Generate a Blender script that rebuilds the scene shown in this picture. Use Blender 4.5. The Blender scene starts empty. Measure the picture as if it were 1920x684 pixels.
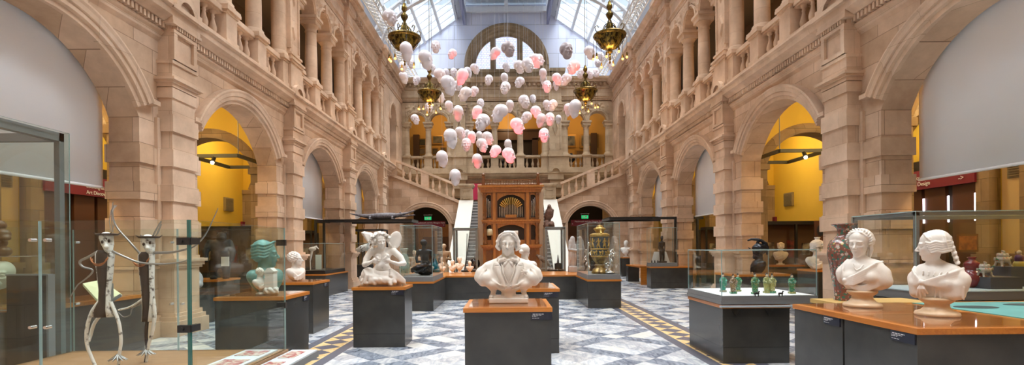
import bpy, bmesh, math, random
import numpy as np
from mathutils import Matrix, Vector
PI = math.pi
random.seed(7)
SC = bpy.context.scene
COL = SC.collection
F_PX, PX, PY, ROLL, CX, CZ = 960.0, 951.0, 463.0, 0.009, -0.07, 1.6

# ---------------------------------------------------------------- camera (18 mm lens, level, eye height 1.6 m)
cd = bpy.data.cameras.new('camera')
cd.lens = 18; cd.sensor_width = 36; cd.sensor_fit = 'HORIZONTAL'
cd.shift_x = 9 / 1920; cd.shift_y = 121 / 1920; cd.clip_end = 300; cd.clip_start = .05
cam = bpy.data.objects.new('camera', cd); COL.objects.link(cam)
cam.matrix_world = Matrix.Translation((CX, 0, CZ)) @ Matrix.Rotation(PI / 2, 4, 'X') @ Matrix.Rotation(-ROLL, 4, 'Z')
SC.camera = cam

def P(px, py, d):
    """survey helper: the point at distance d (m along the hall) seen at photo pixel (px, py)"""
    x, y = px - PX, py - PY
    return (CX + (x - ROLL * y) * d / F_PX, d, CZ - (y + ROLL * x) * d / F_PX)
def zat(px, py, d): return P(px, py, d)[2]
def xat(px, d, py=463): return P(px, py, d)[0]

# ---------------------------------------------------------------- materials
MATS = {}
def nm(name):
    m = bpy.data.materials.new(name); m.use_nodes = True
    nt = m.node_tree; nt.nodes.clear()
    out = nt.nodes.new('ShaderNodeOutputMaterial')
    b = nt.nodes.new('ShaderNodeBsdfPrincipled')
    nt.links.new(b.outputs[0], out.inputs[0])
    return m, nt, b, out
def N(nt, t, **kw):
    n = nt.nodes.new(t)
    for k, v in kw.items():
        if k.startswith('i_'):
            n.inputs[k[2:].replace('_', ' ')].default_value = v
        else: setattr(n, k, v)
    return n
def c4(c): return (c[0], c[1], c[2], 1)
def mat(name, col, rough=.6, metal=0, col2=None, scale=6, bump=0, bscale=40, spec=.5, emis=None, es=0, coat=0, detail=5, w=(.35, .65)):
    if name in MATS: return MATS[name]
    m, nt, b, out = nm(name); L = nt.links.new
    b.inputs['Base Color'].default_value = c4(col)
    b.inputs['Roughness'].default_value = rough
    b.inputs['Metallic'].default_value = metal
    b.inputs['Specular IOR Level'].default_value = spec
    b.inputs['Coat Weight'].default_value = coat
    b.inputs['Coat Roughness'].default_value = .08
    tc = N(nt, 'ShaderNodeTexCoord')
    if col2:
        n = N(nt, 'ShaderNodeTexNoise', i_Scale=scale, i_Detail=detail)
        r = N(nt, 'ShaderNodeValToRGB')
        r.color_ramp.elements[0].position, r.color_ramp.elements[1].position = w
        r.color_ramp.elements[0].color, r.color_ramp.elements[1].color = c4(col), c4(col2)
        L(tc.outputs['Object'], n.inputs['Vector']); L(n.outputs['Fac'], r.inputs['Fac']); L(r.outputs['Color'], b.inputs['Base Color'])
    if bump:
        n2 = N(nt, 'ShaderNodeTexNoise', i_Scale=bscale, i_Detail=4)
        bp = N(nt, 'ShaderNodeBump', i_Strength=bump, i_Distance=.01)
        L(tc.outputs['Object'], n2.inputs['Vector']); L(n2.outputs['Fac'], bp.inputs['Height']); L(bp.outputs[0], b.inputs['Normal'])
    if emis:
        b.inputs['Emission Color'].default_value = c4(emis); b.inputs['Emission Strength'].default_value = es
    MATS[name] = m
    return m

def stone_mat(name, c1, c2, mortar, bw=.95, bh=.44, msize=.006, rough=.85):
    m, nt, b, out = nm(name); L = nt.links.new
    g = N(nt, 'ShaderNodeNewGeometry'); s = N(nt, 'ShaderNodeSeparateXYZ'); L(g.outputs['Position'], s.inputs[0])
    a = N(nt, 'ShaderNodeMath', operation='ADD'); L(s.outputs[0], a.inputs[0]); L(s.outputs[1], a.inputs[1])
    cb = N(nt, 'ShaderNodeCombineXYZ'); L(a.outputs[0], cb.inputs[0]); L(s.outputs[2], cb.inputs[1])
    br = N(nt, 'ShaderNodeTexBrick', i_Scale=1.0, i_Mortar_Size=msize, i_Brick_Width=bw, i_Row_Height=bh, i_Mortar_Smooth=.3, i_Bias=0.0)
    br.inputs['Color1'].default_value = c4(c1); br.inputs['Color2'].default_value = c4(c2); br.inputs['Mortar'].default_value = c4(mortar)
    L(cb.outputs[0], br.inputs['Vector'])
    n = N(nt, 'ShaderNodeTexNoise', i_Scale=1.3, i_Detail=6, i_Roughness=.62); L(g.outputs['Position'], n.inputs['Vector'])
    r = N(nt, 'ShaderNodeValToRGB'); r.color_ramp.elements[0].position = .3; r.color_ramp.elements[1].position = .72
    r.color_ramp.elements[0].color = (.62, .56, .52, 1); r.color_ramp.elements[1].color = (1.12, 1.10, 1.08, 1)
    L(n.outputs['Fac'], r.inputs['Fac'])
    mx = N(nt, 'ShaderNodeMix', data_type='RGBA', blend_type='MULTIPLY'); mx.inputs[0].default_value = .8
    L(br.outputs['Color'], mx.inputs[6]); L(r.outputs['Color'], mx.inputs[7]); L(mx.outputs[2], b.inputs['Base Color'])
    b.inputs['Roughness'].default_value = rough; b.inputs['Specular IOR Level'].default_value = .25
    n3 = N(nt, 'ShaderNodeTexNoise', i_Scale=60, i_Detail=3); L(g.outputs['Position'], n3.inputs['Vector'])
    bp = N(nt, 'ShaderNodeBump', i_Strength=.12, i_Distance=.01); L(n3.outputs['Fac'], bp.inputs['Height'])
    bp2 = N(nt, 'ShaderNodeBump', i_Strength=.5, i_Distance=.008, invert=True); L(br.outputs['Fac'], bp2.inputs['Height']); L(bp.outputs[0], bp2.inputs['Normal'])
    L(bp2.outputs[0], b.inputs['Normal'])
    MATS[name] = m
    return m

STONE = stone_mat('sandstone_ashlar', (.60, .415, .275), (.77, .58, .43), (.35, .24, .16))
STONE2 = stone_mat('sandstone_carved', (.70, .505, .355), (.78, .60, .45), (.50, .36, .25), bw=1.6, bh=.7, msize=.003)
STONE_B = stone_mat('sandstone_back', (.50, .39, .26), (.58, .46, .32), (.36, .28, .19))
ROOFW = mat('roof_grey_paint', (.50, .53, .58), .6)
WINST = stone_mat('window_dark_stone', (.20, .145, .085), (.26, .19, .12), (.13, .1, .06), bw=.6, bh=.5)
STONE_D = stone_mat('sandstone_dark', (.30, .22, .13), (.42, .31, .19), (.2, .15, .09), bw=.6, bh=.5)  # darker sandstone tone for aisles and galleries
YELLOW = mat('yellow_paint', (.70, .46, .05), .7, col2=(.74, .50, .06), scale=1)
YELLOW2 = mat('lit_yellow_paint', (.80, .60, .28), .7)  # lighter copy of the yellow, its lit look put into the colour
WHITE = mat('white_paint', (.80, .81, .84), .6)
GABLE = None
def gable_mat():
    m, nt, b, out = nm('white_gable_boarding'); L = nt.links.new
    g = N(nt, 'ShaderNodeNewGeometry'); s = N(nt, 'ShaderNodeSeparateXYZ'); L(g.outputs['Position'], s.inputs[0])
    cb = N(nt, 'ShaderNodeCombineXYZ'); L(s.outputs[0], cb.inputs[0]); L(s.outputs[2], cb.inputs[1])
    br = N(nt, 'ShaderNodeTexBrick', i_Scale=1.0, i_Mortar_Size=.018, i_Brick_Width=2.4, i_Row_Height=1.0, i_Mortar_Smooth=.1)
    br.inputs['Color1'].default_value = (.56, .60, .74, 1); br.inputs['Color2'].default_value = (.545, .585, .73, 1); br.inputs['Mortar'].default_value = (.32, .35, .43, 1)
    L(cb.outputs[0], br.inputs['Vector']); L(br.outputs['Color'], b.inputs['Base Color']); b.inputs['Roughness'].default_value = .7
    return m
GABLE = gable_mat()
BLIND = mat('blind_fabric', (.88, .88, .89), .85, bump=.1, bscale=300)
DARKMETAL = mat('dark_grey_cladding', (.040, .040, .038), .22, col2=(.055, .054, .05), scale=3, spec=.45)
BLACK = mat('black_metal', (.018, .017, .016), .4)
GREYM = mat('grey_metal_frame', (.24, .25, .26), .4, .3)
GREYB = mat('grey_case_base', (.17, .17, .17), .5)
def wood_mat(name, c1, c2, sc=3, rough=.3, coat=.3, axis=0):
    m, nt, b, out = nm(name); L = nt.links.new
    tc = N(nt, 'ShaderNodeTexCoord'); mp = N(nt, 'ShaderNodeMapping'); L(tc.outputs['Object'], mp.inputs[0])
    s = [12, 12, 12]; s[axis] = 1.0; mp.inputs['Scale'].default_value = s
    n = N(nt, 'ShaderNodeTexNoise', i_Scale=sc, i_Detail=6, i_Distortion=.6); L(mp.outputs[0], n.inputs['Vector'])
    r = N(nt, 'ShaderNodeValToRGB'); r.color_ramp.elements[0].position = .3; r.color_ramp.elements[1].position = .7
    r.color_ramp.elements[0].color, r.color_ramp.elements[1].color = c4(c1), c4(c2)
    L(n.outputs['Fac'], r.inputs['Fac']); L(r.outputs['Color'], b.inputs['Base Color'])
    b.inputs['Roughness'].default_value = rough; b.inputs['Coat Weight'].default_value = coat; b.inputs['Coat Roughness'].default_value = .1
    MATS[name] = m
    return m
WOOD = wood_mat('orange_wood', (.46, .145, .018), (.60, .22, .03))
WOODY = wood_mat('wood_along_hall', (.42, .13, .02), (.56, .20, .03), axis=1)
DECK = wood_mat('beech_deck', (.27, .145, .065), (.34, .19, .09), rough=.45, coat=.1)
OAK = wood_mat('organ_oak', (.34, .125, .02), (.52, .22, .045), rough=.3, coat=.4, axis=2)
OAKD = wood_mat('organ_dark_oak', (.15, .055, .014), (.24, .09, .022), rough=.35, coat=.3, axis=2)
MARBLE = mat('white_marble', (.64, .59, .52), .42, col2=(.74, .70, .64), scale=5, bump=.06, bscale=90, spec=.4, w=(.3, .6))
MARBLE_W = mat('warm_marble', (.80, .66, .52), .45, col2=(.86, .75, .63), scale=4, bump=.05, spec=.35)
PLASTER = mat('white_plaster', (.78, .75, .70), .6, bump=.05)
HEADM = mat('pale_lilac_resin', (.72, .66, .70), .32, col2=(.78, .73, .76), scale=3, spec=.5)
HEADD = mat('backlit_shade_resin', (.38, .32, .33), .35, spec=.5)  # darker copy of the head resin, backlit shade put into the colour
PATINA = mat('green_patina_bronze', (.10, .26, .24), .45, .1, col2=(.17, .36, .33), scale=9)
BRONZE = mat('black_bronze', (.018, .02, .024), .25, .6, spec=.6)
BRASS = mat('old_brass', (.26, .17, .035), .35, .85, col2=(.06, .04, .012), scale=9)
def glass_mat(name, tint, refl=1.0, rough=0.0):
    m = bpy.data.materials.new(name); m.use_nodes = True; nt = m.node_tree; nt.nodes.clear(); L = nt.links.new
    out = N(nt, 'ShaderNodeOutputMaterial'); t = N(nt, 'ShaderNodeBsdfTransparent'); g = N(nt, 'ShaderNodeBsdfGlossy')
    t.inputs[0].default_value = c4(tint); g.inputs['Roughness'].default_value = rough; g.inputs[0].default_value = (refl, refl, refl, 1)
    ge = N(nt, 'ShaderNodeNewGeometry'); dt = N(nt, 'ShaderNodeVectorMath', operation='DOT_PRODUCT'); L(ge.outputs['Normal'], dt.inputs[0]); L(ge.outputs['Incoming'], dt.inputs[1])
    ab = N(nt, 'ShaderNodeMath', operation='ABSOLUTE'); L(dt.outputs['Value'], ab.inputs[0])
    om = N(nt, 'ShaderNodeMath', operation='SUBTRACT'); om.inputs[0].default_value = 1; L(ab.outputs[0], om.inputs[1])
    pw = N(nt, 'ShaderNodeMath', operation='POWER'); L(om.outputs[0], pw.inputs[0]); pw.inputs[1].default_value = 5
    ma = N(nt, 'ShaderNodeMath', operation='MULTIPLY_ADD', use_clamp=True); L(pw.outputs[0], ma.inputs[0]); ma.inputs[1].default_value = .7; ma.inputs[2].default_value = .035
    mx = N(nt, 'ShaderNodeMixShader'); L(ma.outputs[0], mx.inputs[0]); L(t.outputs[0], mx.inputs[1]); L(g.outputs[0], mx.inputs[2]); L(mx.outputs[0], out.inputs[0])
    MATS[name] = m
    return m
GLASS = glass_mat('showcase_glass', (.972, .988, .982))
GLASSG = glass_mat('green_showcase_glass', (.925, .962, .945))
EDGE = mat('glass_edge', (.36, .50, .49), .15, spec=.8)
EDGEG = mat('dark_glass_edge', (.03, .13, .11), .15, spec=.8)
ACRYL = glass_mat('clear_acrylic', (.93, .92, .95), 1.0, .03)
PLATE = mat('navy_label_plate', (.012, .015, .03), .35)
INK = mat('white_lettering', (.85, .85, .85), .6)
MAROON = mat('maroon_sign', (.20, .012, .03), .5)
CRIMSON = mat('crimson_banner', (.55, .02, .08), .6)
GREEN_E = mat('exit_sign_green', (.02, .35, .10), .4, emis=(.02, .6, .2), es=.8)
BULB = mat('warm_bulb', (1, .7, .3), .3, emis=(1.0, .42, .07), es=2.6)
SPOTB = mat('spotlight_bulb', (1, .85, .5), .3, emis=(1.0, .78, .42), es=60)
SHADE_FILL = mat('opening_shade', (.03, .02, .012), .8)  # near-black colour stands in for the shade inside openings
BROWN = mat('brown_door_wood', (.10, .035, .012), .5)
STEEL = mat('bright_steel', (.7, .7, .7), .2, 1)

# ---------------------------------------------------------------- mesh builder
class MB:
    def __init__(s): s.v = []; s.f = []; s.m = []; s.sm = []
    def add(s, vs, fs, mi=0, smooth=False):
        o = len(s.v); s.v += [tuple(v) for v in vs]
        for f in fs: s.f.append(tuple(i + o for i in f)); s.m.append(mi); s.sm.append(smooth)
        return s
    def box(s, x0, x1, y0, y1, z0, z1, mi=0):
        v = [(x, y, z) for z in (z0, z1) for y in (y0, y1) for x in (x0, x1)]
        return s.add(v, [(0, 2, 3, 1), (4, 5, 7, 6), (0, 1, 5, 4), (2, 6, 7, 3), (0, 4, 6, 2), (1, 3, 7, 5)], mi)
    def quad(s, a, b, c, d, mi=0): return s.add([a, b, c, d], [(0, 1, 2, 3)], mi)
    def lathe(s, prof, c=(0, 0, 0), seg=20, mi=0, sx=1, sy=1, smooth=True, flip=None):
        vs = []; n = len(prof)
        for (r, z) in prof:
            for k in range(seg):
                a = 2 * PI * k / seg; vs.append((c[0] + r * sx * math.cos(a), c[1] + r * sy * math.sin(a), c[2] + z))
        fs = [(i * seg + k, i * seg + (k + 1) % seg, (i + 1) * seg + (k + 1) % seg, (i + 1) * seg + k) for i in range(n - 1) for k in range(seg)]
        s.add(vs, fs, mi, smooth)
        s.add([vs[k] for k in range(seg)], [tuple(reversed(range(seg)))], mi)
        s.add([vs[(n - 1) * seg + k] for k in range(seg)], [tuple(range(seg))], mi)
        return s
    def tube(s, pts, r, seg=8, mi=0, caps=True):
        pts = [Vector(p) for p in pts]; n = len(pts)
        rr = r if isinstance(r, (list, tuple)) else [r] * n
        vs = []; up = None
        for i, p in enumerate(pts):
            t = (pts[min(i + 1, n - 1)] - pts[max(i - 1, 0)]).normalized()
            if up is None: up = Vector((0, 0, 1)) if abs(t.z) < .9 else Vector((1, 0, 0))
            a = t.cross(up).normalized(); b = a.cross(t).normalized(); up = b
            for k in range(seg):
                g = 2 * PI * k / seg; vs.append(p + (a * math.cos(g) + b * math.sin(g)) * rr[i])
        fs = [(i * seg + k, i * seg + (k + 1) % seg, (i + 1) * seg + (k + 1) % seg, (i + 1) * seg + k) for i in range(n - 1) for k in range(seg)]
        s.add(vs, fs, mi, True)
        if caps: s.add([vs[k] for k in range(seg)], [tuple(range(seg))], mi); s.add([vs[(n - 1) * seg + k] for k in range(seg)], [tuple(range(seg))], mi)
        return s
    def sphere(s, c, r, seg=12, rings=8, mi=0):
        rx, ry, rz = r if isinstance(r, (list, tuple)) else (r, r, r)
        vs = [(c[0], c[1], c[2] - rz)]
        for i in range(1, rings):
            t = -PI / 2 + PI * i / rings
            for k in range(seg):
                a = 2 * PI * k / seg; vs.append((c[0] + rx * math.cos(t) * math.cos(a), c[1] + ry * math.cos(t) * math.sin(a), c[2] + rz * math.sin(t)))
        vs.append((c[0], c[1], c[2] + rz)); T = len(vs) - 1
        fs = [(0, 1 + (k + 1) % seg, 1 + k) for k in range(seg)] + [(T, 1 + (rings - 2) * seg + k, 1 + (rings - 2) * seg + (k + 1) % seg) for k in range(seg)]
        fs += [(1 + i * seg + k, 1 + i * seg + (k + 1) % seg, 1 + (i + 1) * seg + (k + 1) % seg, 1 + (i + 1) * seg + k) for i in range(rings - 2) for k in range(seg)]
        return s.add(vs, fs, mi, True)
    def poly(s, pts, axis, a, b, mi=0):
        """extrude a 2-D outline: axis 'y' -> pts are (x,z); 'x' -> (y,z); 'z' -> (x,y)"""
        def q(p, t): return (p[0], t, p[1]) if axis == 'y' else ((t, p[0], p[1]) if axis == 'x' else (p[0], p[1], t))
        n = len(pts); vs = [q(p, a) for p in pts] + [q(p, b) for p in pts]
        return s.add(vs, [tuple(range(n)), tuple(range(2 * n - 1, n - 1, -1))] + [(i, (i + 1) % n, n + (i + 1) % n, n + i) for i in range(n)], mi)
    def build(s, name, mats, parent=None, loc=None, recalc=True):
        me = bpy.data.meshes.new(name)
        me.from_pydata(s.v, [], s.f)
        for m in (mats if isinstance(mats, (list, tuple)) else [mats]): me.materials.append(m)
        me.polygons.foreach_set('material_index', s.m); me.polygons.foreach_set('use_smooth', s.sm)
        if recalc:
            bm = bmesh.new(); bm.from_mesh(me); bmesh.ops.recalc_face_normals(bm, faces=bm.faces[:]); bm.to_mesh(me); bm.free()
        me.update()
        return link(name, me, parent, loc)
def link(name, me, parent=None, loc=None):
    o = bpy.data.objects.new(name, me); COL.objects.link(o)
    if parent is not None: o.parent = parent
    if loc: o.location = loc
    return o
def tag(o, label=None, cat=None, group=None, kind=None):
    if label: o['label'] = label
    if cat: o['category'] = cat
    if group: o['group'] = group
    if kind: o['kind'] = kind
    return o
def empty(name, loc=(0, 0, 0), rz=0, label=None, cat=None, group=None, kind=None, parent=None):
    o = bpy.data.objects.new(name, None); COL.objects.link(o); o.location = loc; o.rotation_euler = (0, 0, rz); o.empty_display_size = .1
    if parent is not None: o.parent = parent
    return tag(o, label, cat, group, kind)
def struct(name): return empty(name, kind='structure')
def copy_tree(o, parent=None):
    c = o.copy(); COL.objects.link(c); c.parent = parent
    for ch in list(o.children): copy_tree(ch, c)
    return c

# ---------------------------------------------------------------- wall-space tools: u along the wall, z up, t away from the hall
class W3(MB):
    """mb whose coordinates are (u, z, t); 'L' left wall, 'R' right wall, 'B' back wall"""
    def __init__(s, side): super().__init__(); s.side = side
    def map(s, u, z, t): return {'L': (-t, u, z), 'R': (t, u, z), 'B': (u, t, z)}[s.side]
    def wbox(s, u0, u1, z0, z1, t0, t1, mi=0):
        v = [s.map(u, z, t) for z in (z0, z1) for t in (t0, t1) for u in (u0, u1)]
        return s.add(v, [(0, 2, 3, 1), (4, 5, 7, 6), (0, 1, 5, 4), (2, 6, 7, 3), (0, 4, 6, 2), (1, 3, 7, 5)], mi)
    def run(s, prof, u0, u1, mi=0, smooth=False):
        """moulding of profile [(z,t)...] run from u0 to u1; closed"""
        n = len(prof); vs = [s.map(u0, z, t) for z, t in prof] + [s.map(u1, z, t) for z, t in prof]
        return s.add(vs, [tuple(range(n)), tuple(range(2 * n - 1, n - 1, -1))] + [(i, (i + 1) % n, n + (i + 1) % n, n + i) for i in range(n)], mi, smooth)
    def arc(s, prof, cu, cz, th0, th1, seg=28, mi=0):
        """profile [(r,t)...] swept about (cu,cz) in the wall plane"""
        n = len(prof); vs = []
        for i in range(seg + 1):
            th = th0 + (th1 - th0) * i / seg
            for r, t in prof: vs.append(s.map(cu + r * math.cos(th), cz + r * math.sin(th), t))
        fs = [(i * n + k, i * n + (k + 1) % n, (i + 1) * n + (k + 1) % n, (i + 1) * n + k) for i in range(seg) for k in range(n)]
        fs += [tuple(range(n)), tuple(range(seg * n, seg * n + n))]
        return s.add(vs, fs, mi)
    def archwall(s, u0, u1, z0, z1, cu, hw, cz, R, t0, t1, seg=24, mi=0, jamb=True):
        """wall u0..u1, z0..z1 with an opening: half width hw, arc centre cz, radius R; faces t0 and t1, with soffit"""
        th0 = math.acos(min(1, hw / R)); zs = cz + R * math.sin(th0)
        arc = [(cu + R * math.cos(PI - th0 - (PI - 2 * th0) * i / seg), cz + R * math.sin(PI - th0 - (PI - 2 * th0) * i / seg)) for i in range(seg + 1)]
        for t in (t0, t1):
            for i in range(seg):
                a, b = arc[i], arc[i + 1]
                s.add([s.map(a[0], a[1], t), s.map(b[0], b[1], t), s.map(b[0], z1, t), s.map(a[0], z1, t)], [(0, 1, 2, 3)], mi)
        for i in range(seg):
            a, b = arc[i], arc[i + 1]
            s.add([s.map(a[0], a[1], t0), s.map(b[0], b[1], t0), s.map(b[0], b[1], t1), s.map(a[0], a[1], t1)], [(0, 1, 2, 3)], mi)
        if u0 < cu - hw: s.wbox(u0, cu - hw, z0, z1, t0, t1, mi)
        if u1 > cu + hw: s.wbox(cu + hw, u1, z0, z1, t0, t1, mi)
        return zs
BAL_PROF = [(.075, 0), (.075, .05), (.045, .07), (.055, .10), (.085, .20), (.082, .27), (.045, .40), (.034, .47), (.05, .50), (.034, .53), (.04, .56), (.072, .58), (.072, .63)]
def baluster(mb, x, y, z, h=.62, seg=10, sc=1.0):
    k = h / .63
    mb.lathe([(r * sc, zz * k) for r, zz in BAL_PROF], (x, y, z), seg)
COLS_PROF = lambda r, h: [(r * 1.32, 0), (r * 1.32, .05), (r * 1.22, .07), (r * 1.28, .11), (r * 1.1, .15), (r * 1.02, .18), (r, .22), (r * .98, h * .5), (r * .88, h - .02)]
# ================================================================= THE SETTING
WL, WR, WB = struct('wall_left'), struct('wall_right'), struct('wall_back')
HEX = {'L': WL, 'R': WR, 'B': WB}
PU = [-.88 + 5.39 * k for k in range(6)]          # pier centres along the hall
BAYS = [(PU[i] + PU[i + 1]) / 2 for i in range(5)] + [28.8]
SIDEWORD = {'L': 'left', 'R': 'right', 'B': 'end'}
ORD = ['first', 'second', 'third', 'fourth', 'fifth', 'sixth', 'seventh']

def floor_mat():
    m, nt, b, out = nm('marble_floor_pattern'); L = nt.links.new
    def M(op, a, c=None, clamp=False):
        n = nt.nodes.new('ShaderNodeMath'); n.operation = op; n.use_clamp = clamp
        for i, v in enumerate([a, c]):
            if v is None: continue
            if isinstance(v, (int, float)): n.inputs[i].default_value = v
            else: L(v, n.inputs[i])
        return n.outputs[0]
    def MIX(f, a, c):
        n = N(nt, 'ShaderNodeMix', data_type='RGBA'); L(f, n.inputs[0])
        for i, v in ((6, a), (7, c)):
            if isinstance(v, tuple): n.inputs[i].default_value = c4(v)
            else: L(v, n.inputs[i])
        return n.outputs[2]
    g = N(nt, 'ShaderNodeNewGeometry'); s = N(nt, 'ShaderNodeSeparateXYZ'); L(g.outputs['Position'], s.inputs[0])
    x, y = s.outputs[0], s.outputs[1]
    D = .45
    u = M('DIVIDE', M('ADD', x, y), D); v = M('DIVIDE', M('SUBTRACT', y, x), D)
    u = M('ADD', u, 400.3); v = M('ADD', v, 400.3)
    fu, fv = M('FLOOR', u), M('FLOOR', v)
    iu, iv = M('MODULO', fu, 4), M('MODULO', fv, 4)
    a0, b0 = M('LESS_THAN', iu, .5), M('LESS_THAN', iv, .5)
    dark = M('ABSOLUTE', M('SUBTRACT', a0, b0))
    cbk = N(nt, 'ShaderNodeCombineXYZ'); L(M('FLOOR', M('DIVIDE', fu, 4)), cbk.inputs[0]); L(M('FLOOR', M('DIVIDE', fv, 4)), cbk.inputs[1]); wk = N(nt, 'ShaderNodeTexWhiteNoise', noise_dimensions='2D'); L(cbk.outputs[0], wk.inputs['Vector'])
    c1 = M('MULTIPLY', M('MULTIPLY', M('COMPARE', iu, 2), M('COMPARE', iv, 2)), M('LESS_THAN', wk.outputs['Value'], .3))
    for nn in nt.nodes:
        if nn.type == 'MATH' and nn.operation == 'COMPARE': nn.inputs[2].default_value = .1
    dark = M('MAXIMUM', dark, c1)
    # per-tile tone
    cb = N(nt, 'ShaderNodeCombineXYZ'); L(fu, cb.inputs[0]); L(fv, cb.inputs[1])
    wn = N(nt, 'ShaderNodeTexWhiteNoise', noise_dimensions='2D'); L(cb.outputs[0], wn.inputs['Vector'])
    # veins
    va = N(nt, 'ShaderNodeVectorMath', operation='ADD'); L(g.outputs['Position'], va.inputs[0]); L(wn.outputs['Color'], va.inputs[1])
    n1 = N(nt, 'ShaderNodeTexNoise', i_Scale=2.2, i_Detail=8, i_Distortion=1.8, i_Roughness=.6)
    mp = N(nt, 'ShaderNodeMapping'); mp.inputs['Scale'].default_value = (3, 1, 1); mp.inputs['Rotation'].default_value = (0, 0, .8)
    L(va.outputs[0], mp.inputs[0]); L(mp.outputs[0], n1.inputs['Vector'])
    rw = N(nt, 'ShaderNodeValToRGB'); e = rw.color_ramp.elements; e[0].position = .38; e[1].position = .6
    e[0].color = (.40, .44, .49, 1); e[1].color = (.64, .65, .66, 1); L(n1.outputs['Fac'], rw.inputs['Fac'])
    rd = N(nt, 'ShaderNodeValToRGB'); e = rd.color_ramp.elements; e[0].position = .35; e[1].position = .7
    e[0].color = (.095, .12, .165, 1); e[1].color = (.34, .38, .44, 1); L(n1.outputs['Fac'], rd.inputs['Fac'])
    tone = M('ADD', M('MULTIPLY', wn.outputs['Value'], .36), .74)
    tn = N(nt, 'ShaderNodeVectorMath', operation='SCALE'); L(rw.outputs['Color'], tn.inputs[0]); L(tone, tn.inputs['Scale'])
    warm = MIX(M('MULTIPLY', M('GREATER_THAN', wn.outputs['Value'], .84), .6), tn.outputs[0], (.68, .65, .57))
    field = MIX(dark, warm, rd.outputs['Color'])
    # joints
    ju = M('ABSOLUTE', M('SUBTRACT', M('FRACT', u), .5)); jv = M('ABSOLUTE', M('SUBTRACT', M('FRACT', v), .5))
    j = M('GREATER_THAN', M('MAXIMUM', ju, jv), .492)
    field = MIX(M('MULTIPLY', j, .55), field, (.30, .29, .27))
    # border strips
    ax = M('ABSOLUTE', x)
    inb = M('MULTIPLY', M('GREATER_THAN', ax, 2.62), M('LESS_THAN', ax, 3.41))
    iny = M('MULTIPLY', M('GREATER_THAN', ax, 2.79), M('LESS_THAN', ax, 3.24))
    dx = M('ABSOLUTE', M('SUBTRACT', ax, 3.015)); dy = M('ABSOLUTE', M('SUBTRACT', M('MODULO', M('ADD', y, 90), .45), .225))
    dia = M('LESS_THAN', M('ADD', dx, dy), .222)
    ry = N(nt, 'ShaderNodeValToRGB'); e = ry.color_ramp.elements; e[0].position = .3; e[1].position = .7
    e[0].color = (.66, .42, .15, 1); e[1].color = (.80, .64, .36, 1); L(n1.outputs['Fac'], ry.inputs['Fac'])
    yb = MIX(dia, ry.outputs['Color'], (.13, .13, .16))
    strip = MIX(iny, (.13, .135, .165), yb)
    col = MIX(inb, field, strip)
    L(col, b.inputs['Base Color'])
    b.inputs['Roughness'].default_value = .26; b.inputs['Specular IOR Level'].default_value = .45
    return m
FLOORM = floor_mat()
mb = MB(); mb.box(-11, 11, -6, 37, -.3, 0); tag(mb.build('floor', FLOORM), kind='structure')

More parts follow.
